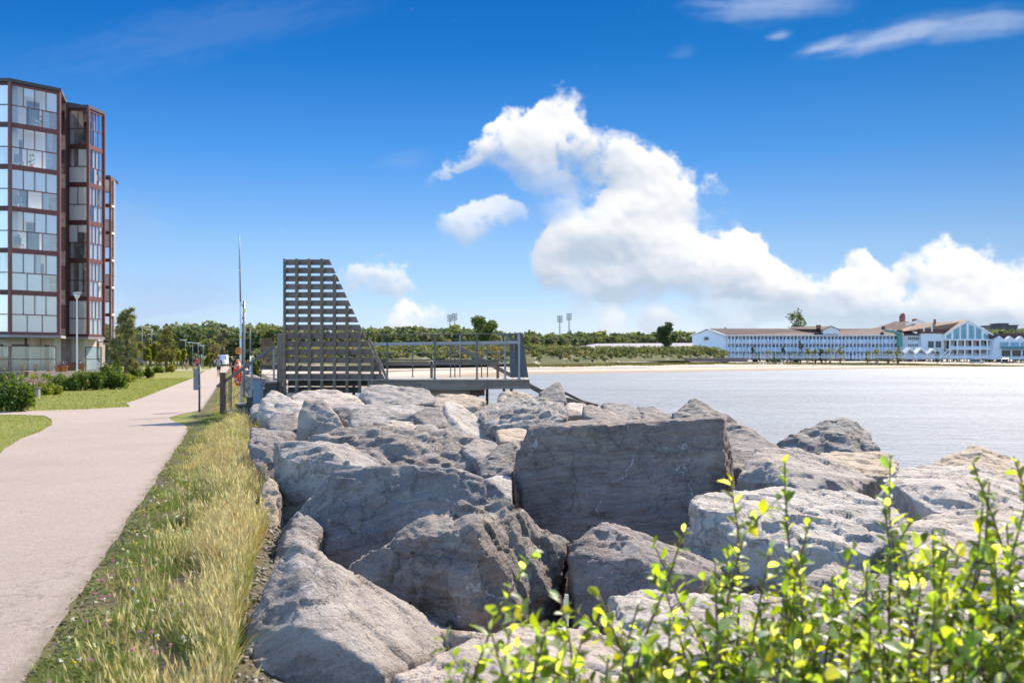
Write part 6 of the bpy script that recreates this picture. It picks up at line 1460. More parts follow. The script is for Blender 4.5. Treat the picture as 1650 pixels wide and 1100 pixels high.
# ---- the pine wood along the back of the bay: one continuous mass
def wood():
    g = np.random.default_rng(61); Vs = []; Fs = []; Cs = []; off = 0; tr = MB()
    tops = [(100, 519), (180, 522), (215, 524), (250, 521), (290, 522), (310, 517), (330, 520), (350, 518), (380, 523), (410, 519), (440, 522), (470, 527), (520, 530), (560, 530), (600, 527), (650, 525), (700, 527), (740, 524), (780, 530), (820, 535), (860, 535), (900, 537), (940, 535), (970, 533), (1010, 536), (1050, 537), (1090, 533), (1130, 536), (1160, 530), (1200, 535), (1300, 538), (1420, 536), (1500, 535), (1600, 530), (1625, 529), (1700, 531), (1800, 528)]
    tx = [a for a, b in tops]; ty = [b for a, b in tops]
    def dist(px): return float(np.interp(px, [100, 455, 600, 850, 1090, 1700], [235, 260, 350, 440, 530, 590]))
    px = 100.0
    while px < 1800:
        for row in range(3):
            d = dist(px) + row * 14 + g.normal() * 5; yt = float(np.interp(px, tx, ty)) + abs(g.normal()) * 3.2 + (2 - row) * 2.6
            x = (px - CX) / F * d + g.normal(); H = EYE - (yt - HY) / F * d; zb = 0.3
            Wd = H * (.24 + .1 * g.random())
            blobs = []
            for k in range(8):
                a = g.random() * 6.28; tt = (.30 if row else .08) + (.65 if row else .86) * g.random(); r = Wd * (.35 + .6 * g.random()) * (1.15 - .7 * abs(tt - .65))
                blobs.append((x + cos(a) * r, d + sin(a) * r, H * tt, Wd * (.34 + .22 * g.random())))
            blobs.append((x, d, H - Wd * .3, Wd * .35))
            n = 240; p, u = crown_pts(blobs, n, g, .5, .8)
            dd = unit(n, g) + .4 * u; dd /= np.linalg.norm(dd, axis=1)[:, None]; s = np.cross(dd, unit(n, g)); s /= np.linalg.norm(s, axis=1)[:, None]
            ln = (.55 + .6 * g.random(n)) * d / 330 * 1.5
            V, F4 = leafquads(p, dd, s, ln, ln * .8); Vs.append(V); Fs.append(F4 + off); off += len(V)
            kind = g.random(); base = (0.145, 0.175, 0.092) if kind < .62 else ((0.20, 0.22, 0.09) if kind < .88 else (0.185, 0.18, 0.115))
            Cs.append(tones(n, base, g, .22, .1))
            tr.tube([(x, d, zb - 1), (x, d, H * .8)], [.22, .1], 5)
        px += (1.9 + 1.6 * g.random()) / dist(px) * F * .8 * .9
    o = np_mesh('wood', np.concatenate(Vs), np.concatenate(Fs), MATS['foliage_far'], np.concatenate(Cs))
    tag(o, 'long dark green pine wood along the back of the bay', 'wood', kind='stuff')
    tk = tr.build('wood_trunks', MATS['bark'], o)
wood()

# ---- dunes with scrub in front of the wood
def dunes():
    g = np.random.default_rng(71)
    line = [(420, 584, 566, 225), (560, 585, 566, 250), (640, 585.5, 562, 265), (720, 584, 562, 280), (800, 583, 561, 300), (850, 583, 560, 315), (900, 585, 561, 325), (960, 584, 563, 345), (1000, 581, 562, 365), (1060, 579, 562, 385), (1120, 578.5, 561, 405), (1150, 578, 563, 415), (1166, 577.8, 570, 420), (1176, 577.5, 577, 424)]
    V = []; nc = 9
    pxs = np.linspace(420, 1176, 120)
    for px in pxs:
        yb, yt, d = (float(np.interp(px, [l[0] for l in line], [l[k] for l in line])) for k in (1, 2, 3))
        zb = EYE - (yb - HY) / F * d; zt = EYE - (yt - HY) / F * (d + 18); zt = max(zt, zb + .05)
        for k in range(nc):
            t = k / (nc - 1); dd = d - 6 + t * 44; h = sin(min(1, t * 1.55) * pi / 2) if t < .8 else 1.0
            z = zb - .5 + (zt - zb + .2) * h + (0.5 * noise2(np.array([px / 23.0]), np.array([t * 3.1]), 8)[0] if 0 < k else 0)
            V.append(((px - CX) / F * dd, dd, z))
    n = len(pxs); i = np.arange(n - 1)[:, None] * nc + np.arange(nc - 1)[None]; F4 = np.stack([i, i + nc, i + nc + 1, i + 1], -1).reshape(-1, 4)
    m, N = newmat('dune_grass'); pos = N.n('ShaderNodeNewGeometry').outputs['Position']
    n1 = N.noise(pos, .12, 6, .65); n2 = N.noise(pos, .8, 6, .7)
    col = N.mix(N.lin(n1, .35, .65), (0.10, 0.10, 0.045), (0.17, 0.155, 0.07)); col = N.mix(N.lin(n2, .4, .7, 0, .6), col, (0.06, 0.075, 0.03)); col = N.mix(N.smooth(N.noise(pos, .2, 5, .6), .58, .68), col, (.45, .38, .29))
    finish(m, N, principled(N, col, .95, None, .1).outputs[0])
    V = np.array(V); o = np_mesh('dunes', V, F4, m, smooth=True); tag(o, kind='structure', label='low grassy dunes between beach and wood')
    # scrub
    Vs = []; Fs = []; Cs = []; off = 0; G = V.reshape(n, nc, 3)
    for _ in range(2300):
        a = g.random() * (n - 2); b = (g.random() ** .8) * (nc - 2.2) + .6; i0, j0 = int(a), int(b)
        c = G[i0, j0] * (1 - (b - j0)) + G[i0, min(nc - 1, j0 + 1)] * (b - j0)
        if b < 1.6 and g.random() < .45: continue
        r = (.6 + 1.9 * g.random() ** 2) * (1 if b > 2 else .5); q = 70 if r > 1 else 36
        blobs = [(c[0] + g.normal() * r * .7, c[1] + g.normal() * r * .5, c[2] + r * .25, r * (.5 + .3 * g.random())) for k in range(4)]
        p, u = crown_pts(blobs, q, g, .5, .7); dd = unit(q, g) + .5 * u + np.array([0, 0, .3]); dd /= np.linalg.norm(dd, axis=1)[:, None]; s = np.cross(dd, unit(q, g)); s /= np.linalg.norm(s, axis=1)[:, None]
        ln = .45 + .5 * g.random(q); v4, f4 = leafquads(p, dd, s, ln, ln * .7); Vs.append(v4); Fs.append(f4 + off); off += len(v4)
        k = g.random(); base = (0.095, 0.12, 0.055) if k < .35 else ((0.20, 0.21, 0.09) if k < .75 else (0.27, 0.235, 0.13))
        Cs.append(tones(q, base, g, .25))
    # beach-grass tufts spilling on to the sand
    for _ in range(320):
        px = 840 + 800 * g.random(); d0 = float(np.interp(px, [840, 1150, 1650], [300, 395, 440])) - abs(g.normal()) * (10 if px < 1150 else 4)
        x = (px - CX) / F * d0; z = float(terrain_z([x], [d0])[0]); q = 40; r = .5 + g.random() * 1.2
        p = np.array([x, d0, z]) + g.normal(size=(q, 3)) * np.array([r * 1.6, r, .05]); dd = np.array([0, 0, 1]) + .4 * unit(q, g); dd /= np.linalg.norm(dd, axis=1)[:, None]; s = np.cross(dd, unit(q, g)); s /= np.linalg.norm(s, axis=1)[:, None]
        ln = .5 + .5 * g.random(q); v4, f4 = leafquads(p + dd * .3, dd, s, ln, ln * .4); Vs.append(v4); Fs.append(f4 + off); off += len(v4); Cs.append(tones(q, (0.15, 0.145, 0.06), g, .25))
    o = np_mesh('dune_scrub', np.concatenate(Vs), np.concatenate(Fs), MATS['foliage_far'], np.concatenate(Cs)); tag(o, 'olive green scrub and beach grass covering the dunes', 'scrub', kind='stuff')
dunes()

# ---- shrubs by the hotel and along the lawn
def shrub(px, py_top, py_base, d, wpx, label, seed, base, n, leaf, name='shrub', group=None, zb=None, mat='foliage', flat=1.0, lobes=14, deep=None):
    g = np.random.default_rng(seed); b = P(px, py_base, d); b.z = zb if zb is not None else float(terrain_z([b.x], [b.y])[0])
    t = empty(name, b, label=label, cat='shrub', group=group); H = EYE - (py_top - HY) / F * d - b.z; Wd = wpx / F * d / 2; Dp = deep or Wd
    blobs = []
    for k in range(lobes):
        a = g.random() * 6.28; r = sqrt(g.random()); x, y = cos(a) * r * Wd * .8, sin(a) * r * Dp * .8
        hh = H * (1 - .35 * r * r) * (.75 + .3 * g.random()); rad = min(H * .45, Wd * .45) * (.8 + .4 * g.random())
        blobs.append((x, y, max(rad * .5, hh - rad), rad)); 
        if hh > 2 * rad: blobs.append((x * 1.05, y * 1.05, hh * .4, rad))
    make_crown('foliage', t, blobs, n, leaf, base, g, mat, .55, .7, spread=.28)
    m = MB()
    for k in range(7):
        a = g.random() * 6.28; m.tube([(cos(a) * .1 * Wd, sin(a) * .1 * Wd, -.05), (cos(a) * .55 * Wd, sin(a) * .55 * Dp, H * .7)], [.02 * H + .008, .006], 5)
    m.build('stems', MATS['bark'], t)
    return t
hz = float(terrain_z([150.0], [455.0])[0])
for k, (px, yt, w, tone, lab) in enumerate(((1213, 553, 5, 0, 'narrow upright dark conifer near the left end of the hotel wing'), (1290, 545, 7, 0, 'tall narrow dark conifer against the middle of the hotel wing'), (1262, 556, 5, 0, 'small narrow conifer between the two taller ones at the hotel'), (1301, 559, 15, 1, 'rounded light shrub right of the tall narrow conifer'), (1314, 562, 12, 1, 'low light shrub left of the largest hotel shrub'),
                    (1337, 553, 20, 1, 'largest rounded olive shrub in front of the hotel wing'), (1354, 557, 14, 1, 'rounded olive shrub touching the right side of the largest one'), (1324, 560, 14, 0, 'dark shrub just left of the largest olive shrub'), (1398, 564, 12, 1, 'low olive shrub left of the pavilions, the leftmost of four'), (1412, 559, 16, 1, 'olive shrub left of the pavilions, second of four'), (1431, 561, 16, 1, 'olive shrub left of the pavilions, third of four'), (1447, 558, 20, 1, 'broad olive shrub right beside the white pavilions'),
                    (1238, 562, 14, 1, 'pale shrub among the dark hedge at the hotel'), (1220, 565, 12, 0, 'dark low shrub at the left end of the hotel hedge'), (1250, 564, 22, 0, 'dark hedge shrub in front of the hotel, left of the middle'), (1275, 563, 24, 0, 'dark hedge shrub in front of the hotel, near the middle'), (1510, 563, 6, 0, 'dark climbing plant at the right-hand pavilion'))):
    shrub(px, yt, 577, 452, w, lab, 300 + k, [(0.06, 0.08, 0.045), (0.20, 0.185, 0.05)][tone], 260 if w > 8 else 160, 1.0, 'garden_shrub', 'shrubs in the hotel garden', hz, 'foliage_far')
shrub(1612, 525, 540, 600, 60, 'light green treetops behind the pavilion restaurant', 330, (0.10, 0.12, 0.045), 900, 1.6, 'shrub', None, 3.0, 'foliage_far')
DK, YG, MG = (0.085, 0.135, 0.028), (0.20, 0.225, 0.035), (0.115, 0.16, 0.035)
LAWN = [(18, 604, 664, 30.6, 84, DK, 5200, .10, 'big dark evergreen shrub at the left edge of the lawn'), (-40, 600, 660, 31.5, 70, DK, 2200, .10, 'dark evergreen shrub cut by the left picture edge'), (80, 611, 633, 44, 36, YG, 2600, .11, 'low yellow-green shrub right of the big dark shrub'),
        (45, 605, 626, 46, 34, YG, 1600, .11, 'yellow-green shrub behind the pink flowers'), (15, 597, 620, 56, 44, MG, 2000, .12, 'mid-green hedge shrub under the left end of the large glass screen'), (48, 598, 620, 56, 40, YG, 2000, .12, 'yellow-green hedge shrub under the middle of the large glass screen'), (78, 598, 622, 55, 38, MG, 2000, .12, 'mid-green hedge shrub under the right end of the large glass screen'),
        (100, 597, 624, 50, 44, MG, 2400, .12, 'mid-green hedge shrub below the glass terrace screen'), (128, 594, 624, 50, 38, MG, 2600, .12, 'mid-green hedge shrub below the lamp post'),
        (155, 592, 624, 51, 36, DK, 2800, .12, 'dark hedge shrub right of the lamp post'), (182, 592, 623, 52, 40, DK, 3000, .12, 'dark rounded shrub at the right end of the long hedge'), (205, 599, 612, 66, 26, YG, 1300, .13, 'low yellow-green shrub behind the end of the long hedge'),
        (213, 586, 606, 78, 32, DK, 2200, .15, 'dark shrub in front of the blue car'), (238, 588, 605, 80, 20, MG, 1300, .15, 'mid-green shrub right of the blue car'), (253, 588, 597, 108, 22, DK, 1000, .2, 'low dark shrub left of the lone pine'), (276, 586, 597, 110, 13, YG, 800, .18, 'low yellow-green shrub right of the lone pine trunk'), (170, 583, 600, 66, 20, MG, 900, .14, 'shrub under the ragged pine beside the apartment block'), (186, 581, 600, 70, 22, DK, 1200, .14, 'dark shrub at the foot of the ragged pine')]
for k, (px, yt, yb, d, w, tone, n, lf, lab) in enumerate(LAWN): shrub(px, yt, yb, d, w, lab, 340 + k, tone, n, lf, 'garden_shrub', 'shrubs along the lawn')
mat_leaf('petals', .25, .7, .1, tcol=(1, .9, .9))
def flower_bed():
    g = np.random.default_rng(377); c = P(45, 612, 42); c.z = 0; t = empty('flower_bed', c, label='patch of pale pink flowers beside the big dark evergreen shrub', cat='flower bed')
    n = 420; p = g.normal(size=(n, 3)) * np.array([.34, .5, .08]) + np.array([0, 0, .66]); d = unit(n, g); s = np.cross(d, unit(n, g)); s /= np.linalg.norm(s, axis=1)[:, None]; ln = .05 + .05 * g.random(n)
    V, F4 = leafquads(p, d, s, ln, ln); q = np_mesh('flowers', V, F4, MATS['petals'], tones(n, (.48, .32, .30), g, .2), t); tag(q, kind='stuff')
    n = 900; p = g.normal(size=(n, 3)) * np.array([.42, .5, .22]) + np.array([0, 0, .45]); d = unit(n, g); d[:, 2] = abs(d[:, 2]); s = np.cross(d, unit(n, g)); s /= np.linalg.norm(s, axis=1)[:, None]; ln = .1 + .06 * g.random(n)
    V, F4 = leafquads(p, d, s, ln, ln * .35); np_mesh('leaves', V, F4, MATS['foliage'], tones(n, MG, g), t)
    b = P(59, 627, 41.5); b.z = 0; t = empty('marker_stone', b, label='small grey block at the edge of the flower patch', cat='stone')
    m = MB(); m.span((-.12, -.12, -.05), (.12, .12, .36)); m.build('block', MATS['concrete'], t, bevel=.02); m = MB(); m.span((-.14, -.14, .361), (.14, .14, .42)); m.build('cap', MATS['timber_grey'], t, bevel=.01)
flower_bed()
# ------------------------------------------------------------------ lamps, masts, vehicles, people
mat_plain('lamp_glass', (0.75, 0.78, 0.74), 0.3, 0.05)
def lamp_bowl(px, py_top, d, label, zb=0.0, group=None):
    b = P(px, 600, d); b.z = zb; H = EYE - (py_top - HY) / F * d - zb
    t = empty('street_lamp', b, label=label, cat='street lamp', group=group)
    m = MB(); m.lathe((0, 0, 0), [(.06, -.2), (.06, .9), (.042, 1.0), (.036, H * .93)], 12); m.build('post', MATS['white_paint'], t, smooth=False)
    m = MB(); m.lathe((0, 0, 0), [(.05, H * .925), (.12, H * .95), (.20, H * .985)], 14); m.build('bowl', MATS['lamp_glass'], t, smooth=True)
    m = MB(); m.lathe((0, 0, 0), [(.26, H * .986), (.27, H * .992), (.18, H), (.03, H * 1.005)], 18); m.build('lamp_head', MATS['galvanised'], t)
lamp_bowl(124, 471, 58, 'white street lamp with a dish-shaped head in front of the apartment block')
def lamp_arm(px, py_top, d, label, side=1):
    b = P(px, 590, d); b.z = float(terrain_z([b.x], [b.y])[0]); H = EYE - (py_top - HY) / F * d - b.z
    t = empty('street_lamp', b, label=label, cat='street lamp', group='slim street lamps beyond the lawn')
    r = max(.05, .9 / F * d * .5)
    m = MB(); m.tube([(0, 0, -.2), (0, 0, H)], [r, r * .7], 8); m.build('post', MATS['galvanised'], t, smooth=True)
    m = MB(); m.bar((-.1 * side, 0, H), (side * .9, 0, H + .08), .3, .12); m.build('lamp_head', MATS['white_paint'], t)
lamp_arm(229, 527, 118, 'slim street lamp just right of the ragged pine'); lamp_arm(244.5, 531, 150, 'slim pale pole rising from the young trees left of the lone pine', -1)
for px, yt, lab in ((299, 548, 'slim street lamp right of the lone pine, leftmost of four'), (310.5, 552, 'second slim street lamp right of the lone pine'), (319.5, 553, 'third slim street lamp, behind the walking couple'), (327.5, 557, 'fourth and shortest slim street lamp beyond the lawn')): lamp_arm(px, yt, 165, lab, -1)

def flood(px, py_top, d, label, tilt):
    b = P(px, 560, d); b.z = 1.0; H = EYE - (py_top - HY) / F * d - 1.0
    t = empty('floodlight_mast', b, label=label, cat='floodlight mast', group='stadium floodlight masts')
    m = MB(); m.tube([(0, 0, 0), (0, 0, H)], [.45, .28], 8); m.build('mast', MATS['galvanised'], t, smooth=True)
    m = MB()
    for k in range(4): m.box((0, 0, H + .4 - k * 1.05), (3.2, .35, .55), tilt)
    m.bar((-1.0, 0, H - 3), (-1.0, 0, H + .8), .2, .2); m.bar((1.0, 0, H - 3), (1.0, 0, H + .8), .2, .2); m.build('lamp_rack', MATS['galvanised'], t)
    if tilt < 0: m = MB(); m.box((.6, 0, H * .62), (1.4, .6, 1.6)); m.build('equipment_box', MATS['galvanised'], t)
for px, yt, lab, tl in ((725, 509, 'shorter left mast of the floodlight pair left of the round tree', .2), (732.5, 507, 'taller right mast of the floodlight pair left of the round tree', .35), (902, 510.5, 'plain left mast of the floodlight pair in the middle of the sky line', .2), (917, 507, 'mast with a box halfway up, right one of the middle floodlight pair', -.3)): flood(px, yt, 560, lab, tl)

mat_plain('car_blue', (0.045, 0.085, 0.145), 0.28, 0.05, 2, spec=0.6); mat_plain('car_dark', (0.03, 0.033, 0.045), 0.28, 0.05, 2, spec=0.6); mat_plain('car_white', (0.72, 0.74, 0.76), 0.35, 0.04, 2, spec=0.5); mat_plain('car_grey', (0.30, 0.31, 0.33), 0.3, 0.05, 2, spec=0.6)
mat_plain('tyre', (0.02, 0.02, 0.021), 0.85, 0.1); mat_plain('lamp_red', (0.5, 0.02, 0.02), 0.3, 0.05)
def car(px, d, zb, paint, label, rz=0.0, L=4.3, H=1.62, W=1.8, van=False):
    b = P(px, 590, d); b.z = zb; t = empty('parked_car', b, rz, label=label, cat='car')
    z0 = .22
    if van: prof = [(-L / 2, z0), (L / 2, z0), (L / 2, .9), (L * .44, 1.1), (L * .30, H), (-L / 2 + .1, H), (-L / 2, H - .2)]
    else: prof = [(-L / 2, z0 + .1), (-L / 2 + .1, z0), (L / 2 - .1, z0), (L / 2, z0 + .2), (L / 2 - .02, .78), (L * .42, .90), (L * .20, .98), (-L * .44, 1.02), (-L / 2, .95)]
    m = MB(); m.prism(prof, -W / 2, W / 2); m.build('body', MATS[paint], t, bevel=.07)
    if not van:
        g = [(L * .19, .97), (L * .04, H - .06), (-L * .36, H - .04), (-L * .455, 1.01)]
        m = MB(); m.prism(g, -W / 2 + .09, W / 2 - .09); m.build('cabin_glass', MATS['dark_glass'], t, bevel=.04)
        m = MB(); m.prism([(L * .045, H - .09), (L * .03, H), (-L * .34, H + .02), (-L * .385, H - .08)], -W / 2 + .07, W / 2 - .07); m.build('roof', MATS[paint], t, bevel=.03)
        for xx in (.12, -.13, -.40):
            m = MB(); m.bar((L * (xx + .02), -W / 2 + .08, .98), (L * (xx - .01), -W / 2 + .10, H - .07), .07, .04, up=(0, 1, 0)); m.bar((L * (xx + .02), W / 2 - .08, .98), (L * (xx - .01), W / 2 - .10, H - .07), .07, .04, up=(0, 1, 0)); m.build('pillar', MATS[paint], t)
    else:
        m = MB(); m.prism([(L * .43, 1.12), (L * .305, H - .1), (L * .18, H - .1), (L * .18, 1.12)], -W / 2 - .01, W / 2 + .01); m.build('cab_glass', MATS['dark_glass'], t)
        m = MB(); m.span((-L / 2 - .02, -W / 2 + .15, 1.2), (-L / 2 - .005, W / 2 - .15, H - .3)); m.build('rear_window', MATS['dark_glass'], t)
    for sx in (-.31, .31):
        for sy in (-1, 1):
            M = MB(); prof2 = [(.20, -.11), (.31, -.10), (.33, -.06), (.33, .06), (.31, .10), (.20, .11)]
            vs = []; n = 18
            w = MB(); w.lathe((0, 0, 0), prof2, n); w.v = [(v[0], v[2], v[1]) for v in w.v]
            tw = w.build('wheel', MATS['tyre'], t, smooth=False); tw.location = (L * sx, sy * (W / 2 - .1), .33)
            r = MB(); r.lathe((0, 0, 0), [(.195, -.112), (.195, .112)], 14); r.v = [(v[0], v[2], v[1]) for v in r.v]; r.build('rim', MATS['galvanised'], tw)
    for sy in (-1, 1):
        m = MB(); m.span((-L / 2 - .02, sy * .75 - .12, .72), (-L / 2 + .05, sy * .75 + .12, .9)); m.build('tail_light', MATS['lamp_red'], t)
        m = MB(); m.span((L / 2 - .06, sy * .72 - .15, .62), (L / 2 + .015, sy * .72 + .15, .76)); m.build('headlight', MATS['lamp_glass'], t)
car(216, 186, .3, 'car_blue', 'blue estate car parked between the ragged pine and the young trees', pi, 3.9, 1.72); car(186, 190, .3, 'car_dark', 'dark car mostly hidden behind the ragged pine', pi, 4.2, 1.5)
car(356.5, 182, .2, 'car_white', 'white van standing at the far end of the path', R(-90) + R(8), 4.8, 1.95, 1.95, True)
car(1574, 446, hz, 'car_grey', 'grey car parked on the beach side of the hotel balconies', 0.05, 6.2, 2.1, 2.0); car(1619, 446, hz, 'car_dark', 'dark car parked in front of the pavilion restaurant', R(70), 5.2, 2.3, 2.4)

for nm, c in (('skin', (0.42, 0.25, 0.17)), ('hair_dark', (0.03, 0.022, 0.018)), ('hair_grey', (0.45, 0.42, 0.38)), ('cloth_black', (0.02, 0.021, 0.026)), ('cloth_navy', (0.03, 0.04, 0.09)), ('cloth_red', (0.50, 0.07, 0.08)), ('cloth_pink', (0.55, 0.10, 0.22)), ('cloth_white', (0.7, 0.7, 0.7)), ('cloth_tan', (0.45, 0.36, 0.3)), ('bag_grey', (0.32, 0.34, 0.38))):
    mat_plain(nm, c, 0.8, 0.1, 8)
def skinned(name, chains, mat, parent):
    """one continuous surface grown over joined joints; chains: lists of (point, radius), first joint of the first chain is the root"""
    V = []; E = []; Rr = []; idx = {}
    for ch in chains:
        prev = None
        for p, r in ch:
            k = tuple(round(x, 4) for x in p)
            if k not in idx: idx[k] = len(V); V.append(p); Rr.append(r)
            if prev is not None: E.append((prev, idx[k]))
            prev = idx[k]
    me = bpy.data.meshes.new('tmp'); me.from_pydata(V, E, []); o = bpy.data.objects.new('tmp', me); C.objects.link(o)
    o.modifiers.new('s', 'SKIN'); s = o.modifiers.new('u', 'SUBSURF'); s.levels = 2; s.render_levels = 2
    for v, r in zip(me.skin_vertices[0].data, Rr): v.radius = r if isinstance(r, tuple) else (r, r)
    me.skin_vertices[0].data[0].use_root = True
    em = bpy.data.meshes.new_from_object(o.evaluated_get(bpy.context.evaluated_depsgraph_get()))
    bpy.data.objects.remove(o); em.name = name; em.materials.clear(); em.materials.append(MATS[mat])
    em.polygons.foreach_set('use_smooth', [True] * len(em.polygons))
    q = bpy.data.objects.new(name, em); C.objects.link(q); q.parent = parent; return q
def person(px, d, h, rz, label, top, bottom, hair, stride=.18, bag=None, zb=None, long_sleeve=False, short=True, arm=(.05, .10)):
    b = P(px, 600, d); b.z = zb if zb is not None else 0.012; t = empty('person', b, rz, label=label, cat='person'); s = h / 1.75; t.scale = (s, s, s)
    hip = (0, 0, .93); ch = (0, 0.01, 1.36); nk = (0, .01, 1.48); hd = (0, .03, 1.60); tp = (0, .03, 1.71)
    body = [[(hip, (.13, .10)), ((0, 0, 1.12), (.125, .09)), (ch, (.15, .10)), (nk, .055), ((0, .025, 1.55), .07), (hd, .088), (tp, .06)]]
    for sx, st in ((-1, stride), (1, -stride)):
        body.append([(hip, (.13, .10)), ((sx * .09, 0, .86), .085), ((sx * .10, st * .55 + .02, .48), .058), ((sx * .10, st * .95 - .03, .09), .04), ((sx * .10, st + .06, .035), .035), ((sx * .10, st + .15, .03), .028)])
        aw = -st * .8
        body.append([(ch, (.15, .10)), ((sx * .19, 0, 1.40), .058), ((sx * .25, aw * .5 - .02, 1.13), .042), ((sx * .25, aw + .06, .90), .032), ((sx * .25, aw + .09, .83), .03), ((sx * .245, aw + .11, .76), .018)])
    skinned('body', body, 'skin', t)
    tops = [[((0, 0, .90), (.16, .125)), ((0, 0, 1.12), (.15, .115)), ((0, .01, 1.36), (.175, .125)), ((0, .01, 1.46), (.08, .075))]]
    for sx, st in ((-1, stride), (1, -stride)):
        aw = -st * .8; c = [((0, .01, 1.36), (.175, .125)), ((sx * .19, 0, 1.40), .075), ((sx * .24, aw * .3, 1.22), .06)]
        if long_sleeve: c += [((sx * .25, aw * .5 - .02, 1.13), .056), ((sx * .25, aw + .05, .93), .045)]
        tops.append(c)
    skinned('top', tops, top, t)
    leg = []
    for sx, st in ((-1, stride), (1, -stride)):
        c = [((0, 0, .95), (.155, .12)), ((sx * .09, 0, .84), .10), ((sx * .10, st * .5 + .02, .54), .078)]
        if not short: c += [((sx * .10, st * .75, .3), .062), ((sx * .10, st * .95 - .03, .12), .055)]
        leg.append(c)
    skinned('shorts' if short else 'trousers', leg, bottom, t)
    skinned('hair', [[((0, .0, 1.56), .075), ((0, .005, 1.63), .098), ((0, .03, 1.70), .085), ((0, .05, 1.735), .04)]], hair, t)
    for sx, st in ((-1, stride), (1, -stride)):
        m = MB(); m.box((sx * .10, st + .06, .035), (.095, .27, .07)); m.build('shoe', MATS['cloth_white' if bag else 'cloth_black'], t, bevel=.025)
    # eyes, nose, mouth, ears
    f = MB()
    for sx in (-1, 1):
        f.lathe((sx * .032, .112, 1.62), [(.001, -.012), (.011, 0), (.001, .012)], 8)
    f.build('eyes', MATS['hair_dark'], t)
    f = MB(); f.prism([(-.014, 1.575), (.014, 1.575), (.004, 1.62), (-.004, 1.62)], .10, .14); f.build('nose', MATS['skin'], t)
    f = MB(); f.box((0, .108, 1.548), (.05, .02, .012)); f.build('mouth', MATS['cloth_pink'], t)
    for sx in (-1, 1):
        f = MB(); f.lathe((sx * .092, .025, 1.61), [(.004, -.03), (.018, 0), (.004, .03)], 8); f.build('ear', MATS['skin'], t)
    if bag:
        k = empty('backpack', b, rz, label='grey backpack on the back of the walker in black', cat='backpack'); k.scale = (s, s, s)
        m = MB(); m.box((0, -.20, 1.20), (.28, .15, .42)); m.build('sack', MATS[bag], k, bevel=.05)
        m = MB(); m.box((0, -.285, 1.12), (.20, .03, .2)); m.build('pocket', MATS[bag], k, bevel=.01)
        for sx in (-1, 1):
            m = MB(); m.tube([(sx * .09, -.13, 1.40), (sx * .10, 0, 1.49), (sx * .10, .13, 1.40), (sx * .10, .12, 1.15), (sx * .11, -.12, 1.03)], .018, 6); m.build('strap', MATS['cloth_black'], k)
    return t
person(352.5, 86, 1.72, 0.1, 'person in black shorts and top walking away along the path with a backpack', 'cloth_black', 'cloth_black', 'hair_dark', .2, 'bag_grey', long_sleeve=True)
person(312.8, 132, 1.76, 2.6, 'person in dark navy top, left one of the walking couple behind the signpost', 'cloth_navy', 'cloth_tan', 'hair_grey', .2, zb=.02)
person(318, 131, 1.68, 2.9, 'person in a red top, right one of the walking couple behind the signpost', 'cloth_red', 'cloth_black', 'hair_dark', .18, zb=.02)
person(301, 134, 1.7, 3.0, 'person in navy top and pale shorts standing alone by the street lamps', 'cloth_navy', 'cloth_tan', 'hair_dark', .05, zb=.02)
person(376.3, 80, 1.8, 3.1, 'person in dark clothes partly hidden behind the lifebuoy', 'cloth_black', 'cloth_black', 'hair_dark', .12, long_sleeve=True, short=False)
# side path where the couple walks, and posts on the far beach
m = MB(); m.add([(P(255, 0, 128).x, 126, .016), (XE(126) - 2.6, 126, .016), (XE(138) - 2.6, 138, .016), (P(255, 0, 138).x, 138, .016)], [(0, 1, 2, 3)]); o = m.build('side_path', bpy.data.materials['path_tarmac']); tag(o, kind='structure', label='pale crossing path beyond the lawn')
for k, (px, lab) in enumerate(((1269, 'leftmost of four thin posts standing on the far beach'), (1305, 'second of four thin posts standing on the far beach'), (1403, 'third of four thin posts standing on the far beach'), (1466, 'rightmost of four thin posts standing on the far beach'))):
    d = 385 + 15 * k; b = P(px, 585, d); b.z = float(terrain_z([b.x], [b.y])[0]); t = empty('beach_post', b, label=lab, cat='post', group='thin posts on the far beach')
    m = MB(); m.tube([(0, 0, -.3), (0, 0, 2.9)], .07, 6); m.build('shaft', MATS['timber_grey'], t); m = MB(); m.lathe((0, 0, 2.9), [(.10, 0), (.10, .12), (.02, .18)], 8); m.build('cap', MATS['white_paint'], t)
# ------------------------------------------------------------------ grass of the verge and lawn
mat_leaf('grass_blade', 0.42, 0.55, 0.25, var=0.15, tcol=(1.25, 1.32, 0.8))
def blades(x, y, z, h, w, lean, tone, g, segs=3):
    """curved blades: root, height, width, lean vector"""
    n = len(x); a = g.random(n) * pi; wx, wy = np.cos(a) * w / 2, np.sin(a) * w / 2
    rows = []
    for k in range(segs + 1):
        t = k / segs; c = np.stack([x + lean[:, 0] * t ** 1.8, y + lean[:, 1] * t ** 1.8, z + h * (t - .12 * t * t)], 1)
        f = (1 - t) ** .7 if k < segs else 0.06
        o = np.stack([wx * f, wy * f, np.zeros(n)], 1); rows += [c - o, c + o]
    V = np.stack(rows, 1); m = 2 * (segs + 1); base = np.arange(n)[:, None] * m
    F4 = np.concatenate([base + np.array([[2 * k, 2 * k + 1, 2 * k + 3, 2 * k + 2]]) for k in range(segs)], 1).reshape(-1, 4)
    tip = rows[-1]
    return V.reshape(-1, 3), F4, np.repeat(tone, segs, 0), tip
